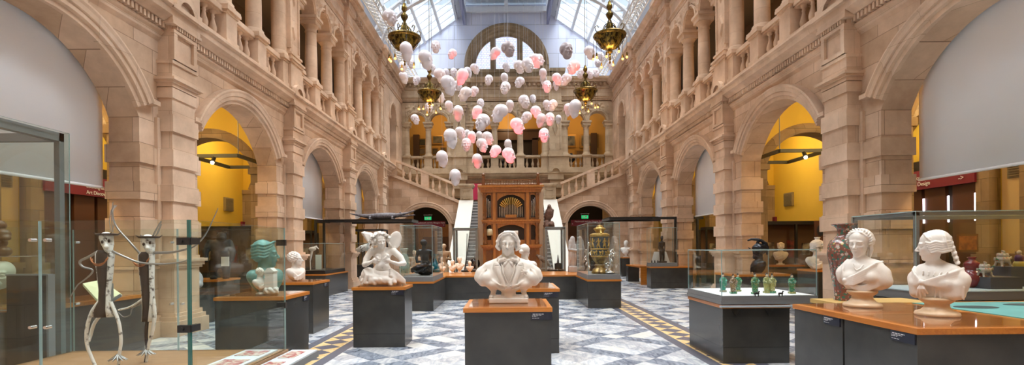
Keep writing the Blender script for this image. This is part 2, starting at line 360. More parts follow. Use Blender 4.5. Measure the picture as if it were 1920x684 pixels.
# ---- pier profile
def pier(side, u, par):
    W = W3(side); hw = .345; t0, tb = 6.3, 6.6
    def b(z0, z1, p, q=None): W.wbox(u - hw - p, u + hw + p, z0, z1, t0 - p, tb)
    b(0, .28, .16); b(.28, .36, .12); b(.36, .42, .08); b(.42, 1.26, .04)
    b(1.26, 1.31, .08); b(1.31, 1.38, .11); b(1.38, 1.44, .15); b(1.44, 1.5, .05)
    b(1.5, 4.44, 0)
    for z in (1.86, 2.51, 3.16, 3.81): b(z, z + .31, .045)
    b(4.44, 4.63, .03); b(4.645, 4.72, .04); b(4.72, 4.76, .08); b(4.76, 4.81, .12); b(4.81, 5.08, 0.02)
    b(4.44, 5.84, -.004); b(5.08, 5.14, .05)
    W.wbox(u - .36, u + .36, 5.16, 5.24, t0 - .06, t0); W.wbox(u - .36, u + .36, 5.66, 5.72, t0 - .06, t0)
    for e in (-1, 1): W.wbox(u + e * .30 - .05, u + e * .30 + .05, 5.16, 5.7, t0 - .055, t0)
    for k in range(9): W.wbox(u - .30 + k * .072, u - .265 + k * .072, 5.73, 5.80, t0 - .08, t0)
    b(5.80, 5.86, .10); b(5.86, 6.06, .08); b(6.06, 6.14, .17)
    # little round pediment
    W.arc([(.22, t0 - .1), (.34, t0 - .1), (.34, t0 + .1), (.22, t0 + .1)], u, 6.14, 0, PI, 14)
    W.arc([(.0, t0 - .02), (.23, t0 - .02), (.23, t0 + .1), (0, t0 + .1)], u, 6.14, 0, PI, 14)
    W.build('pier', STONE2 if side != 'B' else STONE_B, par)
    # upper pilaster
    W = W3(side); t0 = 6.36
    def b(z0, z1, p, h=.33): W.wbox(u - h - p, u + h + p, z0, z1, t0 - p, 6.7)
    b(6.14, 6.32, .09); b(6.32, 7.05, .05); b(7.05, 7.12, .09); b(7.12, 7.18, .13); b(7.18, 7.3, .04); b(7.3, 7.36, .07)
    b(7.36, 9.85, -.02)
    W.wbox(u - .33, u - .26, 7.5, 9.75, t0 - .02, t0 + .1); W.wbox(u + .26, u + .33, 7.5, 9.75, t0 - .02, t0 + .1)
    for zc in (8.15, 9.15):   # lozenges
        a = [(u, zc - .34), (u + .17, zc), (u, zc + .34), (u - .17, zc)]; q = [(u, zc - .26), (u + .12, zc), (u, zc + .26), (u - .12, zc)]
        tt = t0 - .025
        for i in range(4):
            k = (i + 1) % 4
            W.add([W.map(a[i][0], a[i][1], t0 + .02), W.map(a[k][0], a[k][1], t0 + .02), W.map(q[k][0], q[k][1], tt), W.map(q[i][0], q[i][1], tt)], [(0, 1, 2, 3)])
        W.add([W.map(p[0], p[1], tt) for p in q], [(0, 1, 2, 3)])
    b(9.85, 9.9, .03); b(9.9, 10.05, .01); b(10.05, 10.12, .05); b(10.12, 10.22, .10); b(10.22, 10.32, .15)
    b(10.32, 10.55, .03); b(10.55, 10.62, .07); b(10.62, 11.02, .03)
    W.wbox(u - .22, u + .22, 10.68, 10.96, t0 - .05, t0)
    b(11.02, 11.1, .1); b(11.1, 11.4, .14); b(11.4, 11.5, .3); b(11.5, 11.68, .4)
    W.build('pilaster', STONE2, par)

def relief(side, u0, u1, z0, z1, t, centers, rad, par, seed=0, amp=.06, st=.035, matl=None):
    W = W3(side); nu, nz = int((u1 - u0) / st), int((z1 - z0) / st)
    U = np.linspace(u0, u1, nu + 1)[:, None]; Z = np.linspace(z0, z1, nz + 1)[None, :]
    rs = np.random.RandomState(seed); Dd = np.zeros((nu + 1, nz + 1))
    for _ in range(int((u1 - u0) * 34)):
        cu, cz = rs.uniform(u0, u1), rs.uniform(z0, z1); r1, r2 = rs.uniform(.05, .13), rs.uniform(.03, .07); a = rs.uniform(0, PI)
        p = (U - cu) * math.cos(a) + (Z - cz) * math.sin(a); q = -(U - cu) * math.sin(a) + (Z - cz) * math.cos(a)
        Dd = np.maximum(Dd, amp * np.clip(1 - (p / r1) ** 2 - (q / r2) ** 2, 0, 1) ** .6)
    Dd[0, :] = Dd[-1, :] = 0; Dd[:, 0] = Dd[:, -1] = 0
    vs = [W.map(U[i, 0], Z[0, k], t - Dd[i, k]) for i in range(nu + 1) for k in range(nz + 1)]
    fs = []
    for i in range(nu):
        uc = u0 + (i + .5) * (u1 - u0) / nu
        for k in range(nz):
            zc = z0 + (k + .5) * (z1 - z0) / nz
            if any((uc - c[0]) ** 2 + (zc - c[1]) ** 2 < rad * rad for c in centers): continue
            a = i * (nz + 1) + k; fs.append((a, a + nz + 1, a + nz + 2, a + 1))
    W.add(vs, fs, 0, True); W.build('carved_relief', matl or STONE2, par, recalc=False)

CORN = [(5.50, 6.56), (5.56, 6.50), (5.62, 6.48), (5.66, 6.44), (5.70, 6.44), (5.70, 6.47), (5.84, 6.47), (5.84, 6.36), (5.90, 6.30), (5.95, 6.22), (6.05, 6.20), (6.09, 6.14), (6.14, 6.14), (6.14, 7.2), (5.50, 7.2)]
TOPC = [(10.33, 6.50), (10.42, 6.50), (10.42, 6.46), (10.52, 6.46), (10.56, 6.40), (10.62, 6.40), (10.64, 6.48), (11.0, 6.48), (11.05, 6.42), (11.18, 6.42), (11.18, 6.46), (11.40, 6.46), (11.40, 6.22), (11.5, 6.20), (11.58, 6.10), (11.68, 6.06), (11.68, 7.4), (10.33, 7.4)]
def column(side, u, t, z0, h, r, label, grp, m=STONE2, capmat=None):
    x, y, z = W3(side).map(u, z0, t)
    root = empty('column', (x, y, z0), label=label, cat='column', group=grp)
    hs = h - .5
    c = MB(); c.lathe(COLS_PROF(r, hs)[5:], (0, 0, 0), 18); c.build('shaft', m, root)
    c = MB(); c.box(-r * 1.42, r * 1.42, -r * 1.42, r * 1.42, -.05, .045); c.lathe([(r * 1.36, .045), (r * 1.38, .08), (r * 1.2, .11), (r * 1.26, .15), (r * 1.08, .19)], (0, 0, 0), 18); c.build('base', m, root)
    c = MB(); c.lathe([(r * .9, hs - .02), (r * 1.0, hs + .02), (r * .92, hs + .05), (r * .92, hs + .12), (r * 1.15, hs + .18), (r * 1.25, hs + .22)], (0, 0, 0), 18)
    c.box(-r * 1.28, r * 1.28, -r * 1.28, r * 1.28, hs + .22, hs + .36); c.box(-r * 1.4, r * 1.4, -r * 1.4, r * 1.4, hs + .36, hs + .41); c.box(-r * 1.55, r * 1.55, -r * 1.55, r * 1.55, hs + .41, hs + .5)
    c.build('capital', m, root)
def balustrade(side, us, t0, t1, z0, label, grp, m, u_in, nb=3, depth=None):
    """pedestals at us; gaps between them filled with balusters, from u_in[0] to u_in[1]"""
    tm = (t0 + t1) / 2
    x, y, z = W3(side).map((u_in[0] + u_in[1]) / 2, z0, tm)
    root = empty('balustrade', (0, 0, 0), label=label, cat='balustrade', group=grp)
    for u in us:
        W = W3(side); h = .23
        W.wbox(u - h - .03, u + h + .03, z0, z0 + .08, t0 - .03, t1 + .03); W.wbox(u - h, u + h, z0 + .08, z0 + .66, t0, t1)
        W.wbox(u - h - .03, u + h + .03, z0 + .66, z0 + .72, t0 - .03, t1 + .03); W.wbox(u - h - .07, u + h + .07, z0 + .72, z0 + .79, t0 - .07, t1 + .07)
        W.build('pedestal', m, root)
    edges = [u_in[0]] + [q for u in us for q in (u - .23, u + .23)] + [u_in[1]]
    for a, b in zip(edges[0::2], edges[1::2]):
        if b - a < .2: continue
        W = W3(side); W.wbox(a, b, z0 + .66, z0 + .78, t0 + .06, t1 - .06); W.wbox(a, b, z0 + .62, z0 + .66, t0 + .1, t1 - .1); W.build('handrail', m, root)
        n = max(1, round((b - a) / .31))
        for k in range(n):
            u = a + (b - a) * (k + .5) / n; mm = MB(); px_, py_, _ = W.map(u, 0, tm); baluster(mm, px_, py_, z0 + .0, .62, 10, 1.05); mm.build('baluster', m, root)
    return root

def side_wall(side):
    par = HEX[side]; sw = SIDEWORD[side]
    for i, u in enumerate(PU):
        if i >= 1: pier(side, u, par)
    for bi, bc in enumerate(BAYS):
        u0, u1 = bc - 2.7, bc + 2.7
        last = bi == 5
        if bi == 0: u0 = -6; 
        W = W3(side)
        cu = bc
        if not last:
            W.archwall(u0, u1, 0, 5.6, cu, 1.85, 3.07, 2.05, 6.56, 7.1)
            if bi >= 1:
                for e in (-1, 1):
                    a, b = sorted((cu + e * 1.82, cu + e * 2.36))
                    W.wbox(a, b, 0, .30, 6.44, 7.18); W.wbox(a, b, .3, .4, 6.49, 7.14)
                    W.wbox(a, b, 1.26, 1.36, 6.50, 7.14); W.wbox(a, b, 1.36, 1.44, 6.45, 7.18)
                    for z in (1.86, 2.51, 3.16):
                        q = cu + e * 1.80; a2, b2 = sorted((q, cu + e * 2.36)); W.wbox(a2, b2, z, z + .31, 6.515, 7.14)
        else:
            W.wbox(u0, 31.5, 0, 5.6, 6.56, 7.1)
        W.build('ashlar_wall', STONE, par)
        if not last:
            W = W3(side)
            th0 = math.acos(1.85 / 2.05) + .09
            W.arc([(2.03, 6.57), (2.03, 6.50), (2.10, 6.49), (2.12, 6.44), (2.20, 6.44), (2.21, 6.41), (2.28, 6.40), (2.32, 6.38), (2.36, 6.39), (2.37, 6.57)], cu, 3.07, th0, PI - th0, 32)
            for e in (-1, 1):
                a, b = sorted((cu + e * 2.24, cu + e * 2.34)); W.wbox(a, b, 1.44, 4.05, 6.50, 6.6)
                c0 = 2.37 * math.cos(th0); a, b = sorted((cu + e * (c0 - .06), cu + e * (c0 + .13))); W.wbox(a, b, 3.07 + 2.33 * math.sin(th0) - .03, 3.07 + 2.33 * math.sin(th0) + .05, 6.39, 6.6)
            W.build('archivolt', STONE2, par)
        # string cornice with dentils
        W = W3(side); uu0, uu1 = (u0, u1) if not last else (u0, 31.6)
        W.run(CORN, uu0, uu1)
        k = uu0 + .03
        while k < uu1:
            W.wbox(k, k + .055, 5.72, 5.83, 6.38, 6.48); k += .098
        W.run([(6.14, 6.36), (6.33, 6.36), (6.33, 7.1), (6.14, 7.1)], uu0, uu1)
        W.build('string_cornice', STONE2, par)
        # upper arcade
        W = W3(side)
        ucs = [bc + o for o in (-2.205, -.735, .735, 2.205)]
        if not last:
            for c in (bc - 1.47, bc, bc + 1.47):
                W.archwall(c - .735, c + .735, 9.36, 10.35, c, .53, 9.36, .53, 6.44, 6.84, 16)
            W.wbox(u0, bc - 2.2, 6.3, 10.35, 6.46, 6.84); W.wbox(bc + 2.2, u1, 6.3, 10.35, 6.46, 6.84)
        else:
            W.archwall(u0, 31.5, 6.3, 10.35, 28.9, .8, 8.9, .8, 6.46, 6.84, 16)
        W.build('arcade_wall', STONE2, par)
        if not last:
            W = W3(side)
            for c in (bc - 1.47, bc, bc + 1.47):
                W.arc([(.52, 6.45), (.52, 6.40), (.57, 6.40), (.58, 6.36), (.64, 6.37), (.64, 6.45)], c, 9.36, 0.03, PI - .03, 16)
                W.wbox(c - .06, c + .06, 9.84, 10.12, 6.33, 6.45)      # keystone
            W.build('small_archivolt', STONE2, par)
            if bi >= 2: relief(side, bc - 2.25, bc + 2.25, 9.42, 10.28, 6.435, [(bc - 1.47, 9.36), (bc, 9.36), (bc + 1.47, 9.36)], .66, par, bi + (10 if side == 'L' else 20))
        else:
            W = W3(side); W.arc([(.79, 6.47), (.79, 6.42), (.86, 6.38), (.94, 6.40), (.94, 6.47)], 28.9, 8.9, 0, PI, 20); W.wbox(27.9, 28.15, 8.7, 8.9, 6.38, 6.5); W.wbox(29.65, 29.9, 8.7, 8.9, 6.38, 6.5); W.build('small_archivolt', STONE2, par)
        # top entablature
        W = W3(side); W.run(TOPC, uu0, uu1)
        k = uu0 + .05
        while k < uu1:
            W.wbox(k, k + .12, 11.20, 11.38, 6.28, 6.47); k += .27
        W.build('top_cornice', STONE2, par)
        if not last and bi >= 1:
            bo = ORD[bi - 1]
            for ci, u in enumerate(ucs):
                if u < 11: continue
                column(side, u, 6.62, 7.12, 2.24, .20, 'round sandstone gallery column on the %s wall, bay %s from the camera, its %s column' % (sw, bo, ORD[ci]), '%s gallery columns' % sw)
            if bi >= 2: balustrade(side, ucs, 6.40, 6.84, 6.33, 'stone baluster parapet above the %s arch of the %s arcade wall' % (bo, sw), 'gallery parapets', STONE2, (bc - 2.3, bc + 2.3))
    # gallery behind the arcade
    s = -1 if side == 'L' else 1
    m = MB(); x = sorted((s * 7.1, s * 10.6)); m.box(x[0], x[1], -6, 35, 6.05, 6.2); m.build('gallery_floor', STONE_D, par)
    m = MB(); x = sorted((s * 6.84, s * 10.6)); m.box(x[0], x[1], -6, 35, 10.35, 10.5); m.build('gallery_ceiling', mat('gallery_shade_plaster', (.16, .12, .08), .8), par)  # ceiling colour darkened to carry the shade behind the columns
    m = MB(); x = sorted((s * 9.6, s * 9.8)); m.box(x[0], x[1], -6, 35, 6.2, 10.4); m.build('gallery_wall', mat('gallery_shade_brown', (.13, .085, .05), .8), par)  # wall brown darkened too, arcade shade put into the paint
    m = MB()
    for bc in BAYS[2:5]:
        for o in (-2.2, -.735, .735, 2.2):
            x, y = s * 9.45, bc + o; m.box(x - .16, x + .16, y - .16, y + .16, 6.2, 9.2)
            m.box(x - .22, x + .22, y - .22, y + .22, 9.2, 9.4)
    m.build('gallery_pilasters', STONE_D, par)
    # aisle
    x = sorted((s * 10.6, s * 10.8)); m = MB(); m.box(x[0], x[1], -6, 31.5, 0, 6.05); m.build('aisle_outer_wall', YELLOW, par)
    x = sorted((s * 7.1, s * 10.6)); m = MB(); m.box(x[0], x[1], -6, 31.5, 5.85, 6.05); m.build('aisle_ceiling', YELLOW, par)
    m = MB(); m.box(x[0], x[1], 31.5, 31.7, 0, 6.05); m.build('aisle_end_wall', YELLOW, par)
    for u in PU:
        W = W3('B'); W.archwall(x[0], x[1], 0, 5.9, s * 8.85, 1.3, 3.55, 1.36, u - .22, u + .22, 20); W.build('aisle_cross_wall', YELLOW, par)
        W = W3('B'); W.arc([(1.34, u - .28), (1.40, u - .3), (1.55, u - .27), (1.62, u - .23), (1.62, u + .26), (1.34, u + .26)], s * 8.85, 3.55, .28, PI - .28, 24)
        for e in (-1, 1):
            a, b = sorted((s * 8.85 + e * 1.28, s * 8.85 + e * 1.76)); W.wbox(a, b, 0, 3.95, u - .29, u + .29)
            a, b = sorted((s * 8.85 + e * 1.22, s * 8.85 + e * 1.80)); W.wbox(a, b, 3.8, 3.96, u - .33, u + .33); W.wbox(a, b, 1.2, 1.42, u - .33, u + .33); W.wbox(a, b, 0, .3, u - .34, u + .34)
        W.build('aisle_arch_ring', STONE_D if s < 0 else STONE_D, par)
    # upper plaster wall and eaves
    m = MB(); x = sorted((s * 7.1, s * 7.9)); m.box(x[0], x[1], -6, 35, 11.6, 11.75)
    m.poly([(s * 7.5, 11.6), (s * 7.7, 11.6), (s * 7.7, 14.5), (s * 7.5, 14.5)], 'y', -6, 36); m.build('eaves_wall', ROOFW, par)
side_wall('L'); side_wall('R')

# ---- outer aisle walls: stone door surround, doors and sign
def sign_text(par, lines, size, loc, rot, mt=INK, align='LEFT', name='lettering'):
    for i, t in enumerate(lines):
        c = bpy.data.curves.new(name, 'FONT'); c.body = t; c.size = size; c.align_x = align; c.extrude = .003
        c.materials.append(mt); tmp = bpy.data.objects.new(name, c); COL.objects.link(tmp); bpy.context.view_layer.update()
        me = bpy.data.meshes.new_from_object(tmp.evaluated_get(bpy.context.evaluated_depsgraph_get())); bpy.data.objects.remove(tmp)
        o = bpy.data.objects.new(name, me); COL.objects.link(o); o.parent = par
        R = Matrix.Rotation(rot, 4, 'Z') @ Matrix.Rotation(PI / 2, 4, 'X')
        d = Vector((0, 0, -i * size * 1.15)); o.matrix_local = Matrix.Translation(Vector(loc) + d) @ R
for s, sw in ((-1, 'left'), (1, 'right')):
    par = WL if s < 0 else WR
    m = MB()
    for u in (11.22, 13.95):
        m.box(*sorted((s * 10.35, s * 10.65)), u - .16, u + .16, 0, 3.7); m.box(*sorted((s * 10.28, s * 10.65)), u - .2, u + .2, 3.5, 3.72); m.box(*sorted((s * 10.28, s * 10.65)), u - .22, u + .22, 1.1, 1.35)
    W = W3('L' if s < 0 else 'R'); m2 = W; W.arc([(1.2, 10.35), (1.62, 10.35), (1.62, 10.65), (1.2, 10.65)], 12.55, 3.7, 0, PI, 24)
    q = MB(); q.box(*sorted((s * 10.55, s * 10.62)), -6, 10.98, 1.35, 5.8); q.build('lit_wall_panel', YELLOW2, par)  # thin sheet over the outer wall carrying the lighter, lit tone
    q = MB(); q.box(*sorted((s * 10.45, s * 10.62)), -6, 10.98, 0, 1.3); q.box(*sorted((s * 10.40, s * 10.62)), -6, 10.98, 1.25, 1.37); q.build('stone_dado', STONE_D, par)
    m.build('aisle_door_surround', STONE_D, par); W.build('aisle_door_arch', STONE_D, par)
    m = MB(); m.box(*sorted((s * 10.5, s * 10.62)), 11.35, 13.75, 0, 3.7); m.build('doorway_shade_panel', SHADE_FILL, par)  # flat dark sheet painted as the shade of the doorway
    d = empty('door_1' if s < 0 else 'door_2', kind='structure')
    m = MB()
    for u in (11.45, 12.25, 12.95): m.box(*sorted((s * 10.42, s * 10.5)), u, u + .6, 0, 2.95)
    m.build('door_leaf', BROWN, d)
    if s > 0:
        m = MB()
        for u in (11.42, 12.12, 12.84): m.box(s * 10.40, s * 10.41, u, u + .05, 2.1, 2.72)
        m.build('bright_gap', mat('daylit_gap', (.9, .8, 1), .5, emis=(.95, .85, 1), es=5), d)
    # sign
    r = empty('hanging_sign', (0, 0, 0), label='maroon direction sign over the doorway in the %s aisle' % sw, cat='sign')
    m = MB(); m.box(*sorted((s * 10.30, s * 10.36)), 11.35, 13.75, 2.95, 3.42); m.build('board', MAROON, r)
    if s < 0: sign_text(r, ['Looking at Art', 'Art Discovery Centre'], .13, (-10.29, 12.45, 3.14), PI / 2)
    else: sign_text(r, ['Glasgow Boys', 'Looking at Design'], .14, (10.29, 13.55, 3.2), -PI / 2); sign_text(r, ['->', '->'], .16, (10.29, 11.75, 3.22), -PI / 2)
    for gx, gy, nme in ((10.6, 10.55, 'first'), (10.6, 19.3, 'second')):
        g = MB(); gz = 2.95 if gy < 12 else 3.05
        g.box(*sorted((s * 10.52, s * 10.6)), gy - .28, gy + .28, gz, gz + .5)
        for k in range(9): g.box(*sorted((s * 10.49, s * 10.53)), gy - .25, gy + .25, gz + .04 + k * .05, gz + .06 + k * .05)
        tag(g.build('wall_vent', mat('vent_grille', (.28, .22, .12), .6)), 'slatted %s vent grille on the %s aisle wall' % ('pale' if gy < 12 else 'brown', sw), 'vent')

# ---- back wall: arcade at Y 31.5
def back_wall():
    par = WB; Y = 31.5
    W = W3('B')
    for e in (-1, 1):
        a, b = sorted((e * 2.6, e * 6.6)); W.wbox(a, b, 4.3, 5.6, Y, Y + .5)
        a, b = sorted((e * 5.9, e * 6.6)); W.wbox(a, b, 0, 5.6, Y, Y + .5)
    W.wbox(-2.6, 2.6, 0, 5.6, Y, Y + .5)
    W.build('ashlar_wall', STONE_B, par)
    tt = lambda prof, o=25.0: [(z, t + o - .06) for z, t in prof]
    W = W3('B'); W.run(tt(CORN), -6.6, 6.6)
    k = -6.5
    while k < 6.5: W.wbox(k, k + .055, 5.72, 5.83, Y - .18, Y - .08); k += .098
    W.run([(6.14, Y - .2), (6.45, Y - .2), (6.45, Y + .5), (6.14, Y + .5)], -6.6, 6.6); W.build('string_cornice', STONE_B, par)
    W = W3('B')
    T0, T1 = Y - .1, Y + .3
    spans = [(-6.25, -4.87, .54), (-4.87, -3.5, .54), (-2.36, -.79, .62), (-.79, .79, .62), (.79, 2.36, .62), (3.5, 4.87, .54), (4.87, 6.25, .54)]
    for a, b, r in spans:
        W.archwall(a, b, 9.3, 10.5, (a + b) / 2, r, 9.3, r, T0, T1, 16)
    for e in (-1, 1):
        a, b = sorted((e * 2.36, e * 3.5)); W.wbox(a, b, 6.4, 10.5, T0, T1)
        a, b = sorted((e * 6.25, e * 6.6)); W.wbox(a, b, 6.4, 10.5, T0, T1)
    W.build('arcade_wall', STONE_B, par)
    W = W3('B')
    for a, b, r in spans:
        c = (a + b) / 2; W.arc([(r - .01, T0 + .01), (r - .01, T0 - .05), (r + .05, T0 - .05), (r + .06, T0 - .09), (r + .12, T0 - .08), (r + .12, T0 + .01)], c, 9.3, .03, PI - .03, 16)
        W.wbox(c - .06, c + .06, 9.3 + r, 9.3 + r + .3, T0 - .12, T0)
    W.build('small_archivolt', STONE_B, par)
    for (a, b, cs, r) in ((-6.25, -3.5, (-5.56, -4.185), .67), (-2.36, 2.36, (-1.575, 0, 1.575), .75), (3.5, 6.25, (4.185, 5.56), .67)):
        relief('B', a, b, 9.4, 10.42, T0 - .01, [(c, 9.3) for c in cs], r, par, int(a * 10) % 97, .07, .045, STONE_B)
    # pilasters
    W = W3('B')
    for e in (-1, 1):
        u = e * 2.93
        def b(z0, z1, p, h=.36): W.wbox(u - h - p, u + h + p, z0, z1, T0 - .14 - p, T0 + .1)
        b(5.2, 5.7, .0); b(5.7, 6.14, .12); b(6.14, 6.5, .08); b(6.5, 7.1, .05); b(7.1, 7.22, .12); b(7.22, 7.45, .05); b(7.45, 9.9, 0); b(9.9, 10.1, .05); b(10.1, 10.25, .1); b(10.25, 10.35, .14); b(10.35, 11.3, .03); b(11.3, 11.6, .16); b(11.6, 11.9, .36)
        W.arc([(.22, T0 - .35), (.36, T0 - .35), (.36, T0), (.22, T0)], u, 6.14, 0, PI, 14)
        for e2 in (-1, 1): W.wbox(u + e2 * .33 - .04, u + e2 * .33 + .04, 7.6, 9.8, T0 - .18, T0 - .1)
        zc = 8.9; q = [(u, zc - .55), (u + .2, zc), (u, zc + .55), (u - .2, zc)]; a = [(u, zc - .42), (u + .13, zc), (u, zc + .42), (u - .13, zc)]
        for i in range(4):
            k = (i + 1) % 4; W.add([W.map(q[i][0], q[i][1], T0 - .14), W.map(q[k][0], q[k][1], T0 - .14), W.map(a[k][0], a[k][1], T0 - .2), W.map(a[i][0], a[i][1], T0 - .2)], [(0, 1, 2, 3)])
    W.build('pilaster', STONE_B, par)
    W = W3('B'); W.run([(z + .22, t + 24.86) for z, t in TOPC], -6.6, 6.6)
    k = -6.5
    while k < 6.5: W.wbox(k, k + .12, 11.42, 11.6, Y - .32, Y - .13); k += .27
    W.build('top_cornice', STONE_B, par)
    n = 0
    for u in (-4.87, 4.87, -.79, .79):
        column('B', u, Y + .1, 7.18, 2.12, .19, 'round stone column of the end-wall gallery, %s of the %s opening' % (('middle' if abs(u) > 2 else ('left' if u < 0 else 'right')), ('left pair' if u < -2 else ('right pair' if u > 2 else 'triple'))), 'end gallery columns', STONE_B)
    for u in (-6.2, -3.55, -2.3, 2.3, 3.55, 6.2):
        column('B', u, Y + .05, 7.18, 2.12, .19, 'engaged stone column of the end gallery, %s' % {-6.2: 'in the far left corner', -3.55: 'left of the left lozenge pilaster', -2.3: 'right of the left lozenge pilaster', 2.3: 'left of the right lozenge pilaster', 3.55: 'right of the right lozenge pilaster', 6.2: 'in the far right corner'}[u], 'end gallery columns', STONE_B)
    balustrade('B', [-6.2, -4.87, -3.55], T0 - .05, T1 + .05, 6.45, 'stone baluster parapet of the end gallery, left part', 'gallery parapets', STONE_B, (-6.5, -3.3))
    balustrade('B', [-2.3, -.79, .79, 2.3], T0 - .05, T1 + .05, 6.45, 'stone baluster parapet of the end gallery, middle part behind the organ top', 'gallery parapets', STONE_B, (-2.56, 2.56))
    balustrade('B', [3.55, 4.87, 6.2], T0 - .05, T1 + .05, 6.45, 'stone baluster parapet of the end gallery, right part', 'gallery parapets', STONE_B, (3.3, 6.5))
    m = MB(); m.box(-6.8, 6.8, Y + .5, 35.4, 6.2, 6.35); m.build('gallery_floor', STONE_D, par)
    m = MB(); m.box(-7.6, 7.6, Y + .3, 35.4, 11.0, 11.1); m.build('gallery_ceiling', WHITE, par)
    m = MB(); m.box(-7.6, 7.6, 35.2, 35.4, 6.2, 12); m.build('gallery_wall', mat('ochre_gallery_paint', (.62, .36, .09), .8), par)
    m = MB()
    m.box(-2.2, 2.2, 34.9, 35.2, 8.9, 9.6); m.box(-2.1, -1.7, 34.9, 35.2, 6.3, 9); m.box(1.7, 2.1, 34.9, 35.2, 6.3, 9); m.box(-2.4, 2.4, 34.8, 35.2, 9.5, 9.62)
    m.box(-6.4, -6.0, 34.8, 35.2, 6.3, 9.3); m.box(5.7, 6.1, 34.8, 35.2, 6.3, 9.3)
    m.build('gallery_doorcase', mat('dark_timber', (.09, .045, .02), .5), par)
    m = MB(); m.box(-1.7, 1.7, 35.1, 35.19, 6.3, 8.9); m.build('gallery_shade_panel', SHADE_FILL, par)  # flat dark sheet on the gallery wall, painted shade of an opening
    # under-gallery passages
    for e in (-1, 1):
        m = MB(); a, b = sorted((e * 2.7, e * 6.5))
        m.box(a, b, 33.4, 33.5, 0, 4.4); m.build('passage_back', SHADE_FILL, par)
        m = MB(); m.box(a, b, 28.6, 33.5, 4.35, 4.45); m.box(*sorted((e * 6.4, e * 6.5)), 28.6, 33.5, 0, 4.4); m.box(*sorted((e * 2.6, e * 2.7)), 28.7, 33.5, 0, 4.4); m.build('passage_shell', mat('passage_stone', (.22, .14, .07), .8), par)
back_wall()
for e, nme in ((-1, 'door_3'), (1, 'door_4')):
    d = empty(nme, kind='structure')
    m = MB(); x = e * 4.5
    m.box(x - 1.3, x + 1.3, 33.0, 33.1, 0, 3.1); m.build('door_leaf', OAK if e < 0 else BROWN, d)
    m = MB()
    for k in (-1.0, 0.05): m.box(x + k, x + k + .9, 32.96, 33.0, .9, 2.3)
    for k in (-1.35, 0, 1.3): m.box(x + k - .06, x + k + .06, 32.93, 33.02, 0, 3.1)
    m.build('door_panel', OAKD, d)
    # signs hanging in the passages
    r = empty('hanging_sign', label='maroon hanging sign in the arch under the %s stair flight' % ('left' if e < 0 else 'right'), cat='sign', group='maroon signs under the stairs')
    x0 = -5.35 if e < 0 else 3.55
    m = MB(); m.box(x0, x0 + 1.8, 28.9, 28.95, 2.76, 3.1); m.build('board', MAROON, r)
    sign_text(r, ['Mackintosh and the Glasgow Style'], .115, (x0 + (.18 if e < 0 else .2), 28.89, 2.97), 0)
    sign_text(r, ['<' if e > 0 else '>'], .13, (x0 + (.04 if e > 0 else 1.68), 28.89, 2.83), 0)
    r = empty('exit_sign', label='green exit sign above the maroon sign, %s passage' % ('left' if e < 0 else 'right'), cat='sign', group='green exit signs')
    xc = -4.55 if e < 0 else 4.35
    m = MB(); m.box(xc - .19, xc + .19, 29.0, 29.06, 3.18, 3.36); m.build('panel', GREEN_E, r)
    m = MB(); m.box(xc - .24, xc + .24, 28.98, 29.08, 3.43, 3.48); m.tube([(xc - .2, 29.03, 3.36), (xc - .2, 29.03, 3.45)], .01); m.tube([(xc + .2, 29.03, 3.36), (xc + .2, 29.03, 3.45)], .01); m.build('bracket', GREYM, r)
    m = MB(); m.box(xc - .12, xc - .07, 28.99, 29.0, 3.21, 3.33); m.box(xc + .02, xc + .1, 28.99, 29.0, 3.21, 3.33); m.box(xc - .04, xc - .01, 28.99, 29.0, 3.25, 3.29); m.build('pictogram', INK, r)

